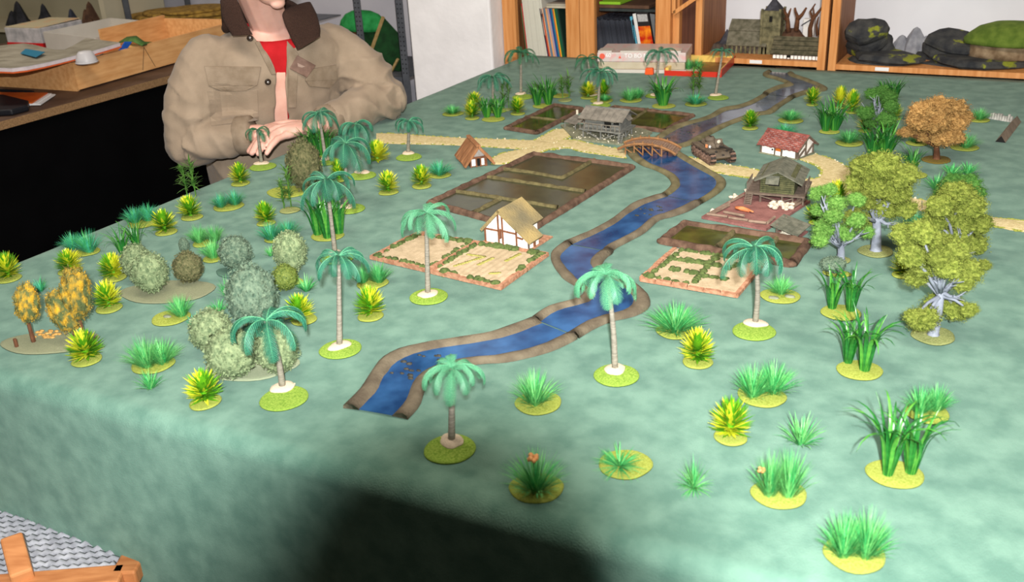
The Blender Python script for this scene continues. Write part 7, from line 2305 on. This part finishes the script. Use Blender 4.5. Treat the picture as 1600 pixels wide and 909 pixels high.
drape([(326, 133), (402, 132), (384, 141), (346, 142)], .0055, .005, 'pocket_flap', m_jkdark)
drape([(480, 108), (524, 101), (527, 124), (476, 126)], .006, .006, 'pocket_flap', m_jkdark)
drape([(476, 125), (527, 123), (514, 137), (482, 134)], .0055, .005, 'pocket_flap', m_jkdark)
drape([(324, 142), (402, 140), (404, 188), (330, 196)], .0035, .004, 'pocket', m_jacket)
drape([(447, 62), (466, 84), (462, 168), (450, 168)], .005, .005, 'front_facing', m_jkdark)
drape([(463, 86), (492, 102), (478, 121), (451, 107)], .009, .004, 'leather_patch', mat('brown_leather_patch', (104, 80, 70), (126, 100, 88), sc=60, rough=.6))
drape([(463, 98), (476, 104), (470, 106), (464, 104)], .0102, .002, 'patch_emblem', mat('pale_emblem', (150, 128, 116)), n=4)
drape([(398, 66), (405, 64), (432, 116), (424, 117)], .004, .004, 'front_facing', m_jkdark)
for (bx_, by_) in ((418, 127), (391, 61)):
    o_ = PMI @ CAM; h = full.ray_cast(o_, (PMI.to_3x3() @ ray(bx_, by_)).normalized())
    if h[0] is not None:
        nn = h[1] if h[1].y < 0 else -h[1]
        q_ = nn.to_track_quat('Z', 'Y').to_matrix().to_4x4()
        btn = MB().lathe([(.009, .003), (.0092, .006), (.0078, .0075), (.005, .006), (.004, .006)], n=16, M=Matrix.Translation(h[0]) @ q_).build('button', mat('dark_bronze', (52, 42, 34), rough=.4, metal=.4), person, smooth=True)
        MB().lathe([(.0035, .006), (.0035, .0085), (.001, .009)], n=10, M=Matrix.Translation(h[0]) @ q_).build('rivet', mat('silver_rivet', (190, 190, 190), rough=.3, metal=.8), btn, smooth=True)
# fleece collar: a thick strip round the neck ending in two lapels
def loc(px, py, f_):
    nrm = PM.to_3x3() @ Vector((0, -1, 0))
    p = on_plane(px, py, nrm, nrm.dot(PO) + f_)
    return PMI @ p
st = [(loc(464, 78, .165), loc(500, 56, .140)), (loc(450, 50, .158), loc(499, 34, .122)), (loc(441, 20, .140), loc(486, 4, .085)), (Vector((.078, -.06, 1.105)), Vector((.140, -.02, 1.075))), (Vector((.066, .03, 1.135)), Vector((.110, .06, 1.07))),
      (Vector((0, .062, 1.145)), Vector((0, .115, 1.06))), (Vector((-.070, .03, 1.135)), Vector((-.112, .06, 1.075))), (Vector((-.084, -.05, 1.105)), Vector((-.142, -.02, 1.075))), (loc(371, 0, .118), loc(344, 2, .070)), (loc(382, 28, .142), loc(349, 32, .100)), (loc(394, 54, .160), loc(364, 56, .125))]
A_ = [s_[0] for s_ in st]; B_2 = [s_[1] for s_ in st]
def cat_(P, k):
    out = []
    for i in range(len(P) - 1):
        p0 = P[max(0, i - 1)]; p1 = P[i]; p2 = P[i + 1]; p3 = P[min(len(P) - 1, i + 2)]
        for j in range(k):
            t_ = j / k
            out.append(0.5 * ((2 * p1) + (p2 - p0) * t_ + (2 * p0 - 5 * p1 + 4 * p2 - p3) * t_ * t_ + (3 * p1 - p0 - 3 * p2 + p3) * t_ ** 3))
    out.append(P[-1]); return out
A2, B2 = cat_(A_, 5), cat_(B_2, 5)
mb = MB(); vs = []; N_ = len(A2); w_ = 12
ctr_ = Vector((0, .03, 1.02))
for i in range(N_):
    t_ = (A2[min(N_ - 1, i + 1)] - A2[max(0, i - 1)]).normalized(); wd = B2[i] - A2[i]
    nn = wd.cross(t_).normalized()
    if nn.dot((A2[i] + B2[i]) / 2 - ctr_) < 0:
        nn = -nn
    for k_ in range(w_):
        a_ = 2 * math.pi * k_ / w_
        c_ = math.copysign(abs(math.cos(a_)) ** .7, math.cos(a_)); s_ = math.copysign(abs(math.sin(a_)) ** .7, math.sin(a_))
        p = (A2[i] + B2[i]) / 2 + wd * .5 * c_ + nn * (.011 * s_)
        p += nn * .003 * noise.noise(p * 60) + wd.normalized() * .003 * noise.noise(p * 70)
        vs.append(p)
fs = [(i * w_ + k_, i * w_ + (k_ + 1) % w_, (i + 1) * w_ + (k_ + 1) % w_, (i + 1) * w_ + k_) for i in range(N_ - 1) for k_ in range(w_)]
fs += [tuple(range(w_)), tuple(reversed(range((N_ - 1) * w_, N_ * w_)))]
cl = mb.add(vs, fs).build('collar', m_fleece, person, smooth=True)
ss = cl.modifiers.new('sub', 'SUBSURF'); ss.levels = 1; ss.render_levels = 1
# cuffs
for E_, W2, k0, r_ in ((LE, LW, .80, .049), (RE, RW, .76, .055)):
    E_, W2 = Vector(E_), Vector(W2); d_ = (W2 - E_).normalized(); c_ = E_.lerp(W2, k0) + d_ * .004
    pts_ = [c_ - d_ * .024, c_ - d_ * .02, c_ + d_ * .018, c_ + d_ * .024, c_ + d_ * .018, c_ - d_ * .02]
    MB().tube(pts_, [r_ * .93, r_, r_ * .99, r_ * .95, r_ * .86, r_ * .86], n=24, cap=False).build('cuff', m_jkdark, person, smooth=True)
# trousers and shoes
mb = MB()
loft(mb, [(0, .12, .46, .17, .12), (0, .12, .56, .18, .13), (0, .115, .64, .172, .122)])
for sg in (-1, 1):
    limb(mb, [(sg * .09, .10, .545), (sg * .11, -.12, .545), (sg * .115, -.30, .535)], [.098, .086, .070]); limb(mb, [(sg * .115, -.30, .53), (sg * .115, -.28, .30), (sg * .11, -.25, .10)], [.068, .062, .058])
put('trousers', fuse(mb, 'trousers', m_jeans, .009, 4), person)
for sg in (-1, 1):
    mb = MB(); limb(mb, [(sg * .11, -.21, .055), (sg * .115, -.33, .048), (sg * .12, -.42, .042)], [.048, .045, .038])
    mb.box((sg * .115 - .045, -.46, .001), (sg * .115 + .045, -.17, .03))
    put('shoe', fuse(mb, 'shoe', mat('black_shoe', (26, 26, 28), rough=.5), .008, 4), person)
# stool under the person
t = thing('stool', 'plain round wooden stool under the person in the khaki jacket', 'stool', PM @ Vector((0, .12, 0)), PRZ)
MB().lathe([(.15, .395), (.165, .405), (.165, .425), (.15, .437), (.02, .438)], n=28).build('seat', m_pine, t, smooth=True)
for a_ in (.6, 2.2, 3.75, 5.3):
    MB().tube([(.16 * math.cos(a_), .16 * math.sin(a_), 0), (.11 * math.cos(a_), .11 * math.sin(a_), .40)], .015, n=10).build('leg', m_pine, t)
# ------------------------------------------------------------------ the photographer's camera, behind the picture plane
t = thing('photo_camera', 'black camera with a long lens and raised flash, held where the picture is taken', 'camera', CAM)
Mc = Matrix((CR, CU, -CF)).transposed().to_4x4()
m_cam = mat('camera_black', (16, 16, 17), rough=.5)
prof_o = [(.044, .002), (.045, .006), (.044, .05), (.036, .055), (.036, .135)]
mb = MB(); n = 32; vs = []; fs = []
prof = prof_o + [(.030, .135), (.033, .05), (.0385, .002)]
for (r_, z) in prof:
    for k_ in range(n):
        a_ = 2 * math.pi * k_ / n; vs.append((r_ * math.cos(a_), r_ * math.sin(a_), z))
m_ = len(prof)
for i in range(m_):
    for k_ in range(n):
        fs.append((i * n + k_, i * n + (k_ + 1) % n, ((i + 1) % m_) * n + (k_ + 1) % n, ((i + 1) % m_) * n + k_))
mb.add(vs, fs, 0, Mc).build('lens_barrel', m_cam, t, smooth=True)
bevel(MB().box((-.065, -.062, .136), (.065, .020, .195), M=Mc).build('camera_body', m_cam, t), .006)
MB().box((-.010, .020, .18), (.034, .026, .195), M=Mc).build('prism_housing', m_cam, t)
for sx in (-.014, .038):
    MB().bar((sx, .020, .192), (sx, .070, .229), .005, M=Mc).build('flash_arm', m_cam, t)
MB().box((-.018, .046, .223), (.042, .084, .236), M=Mc).build('flash_head', m_cam, t)
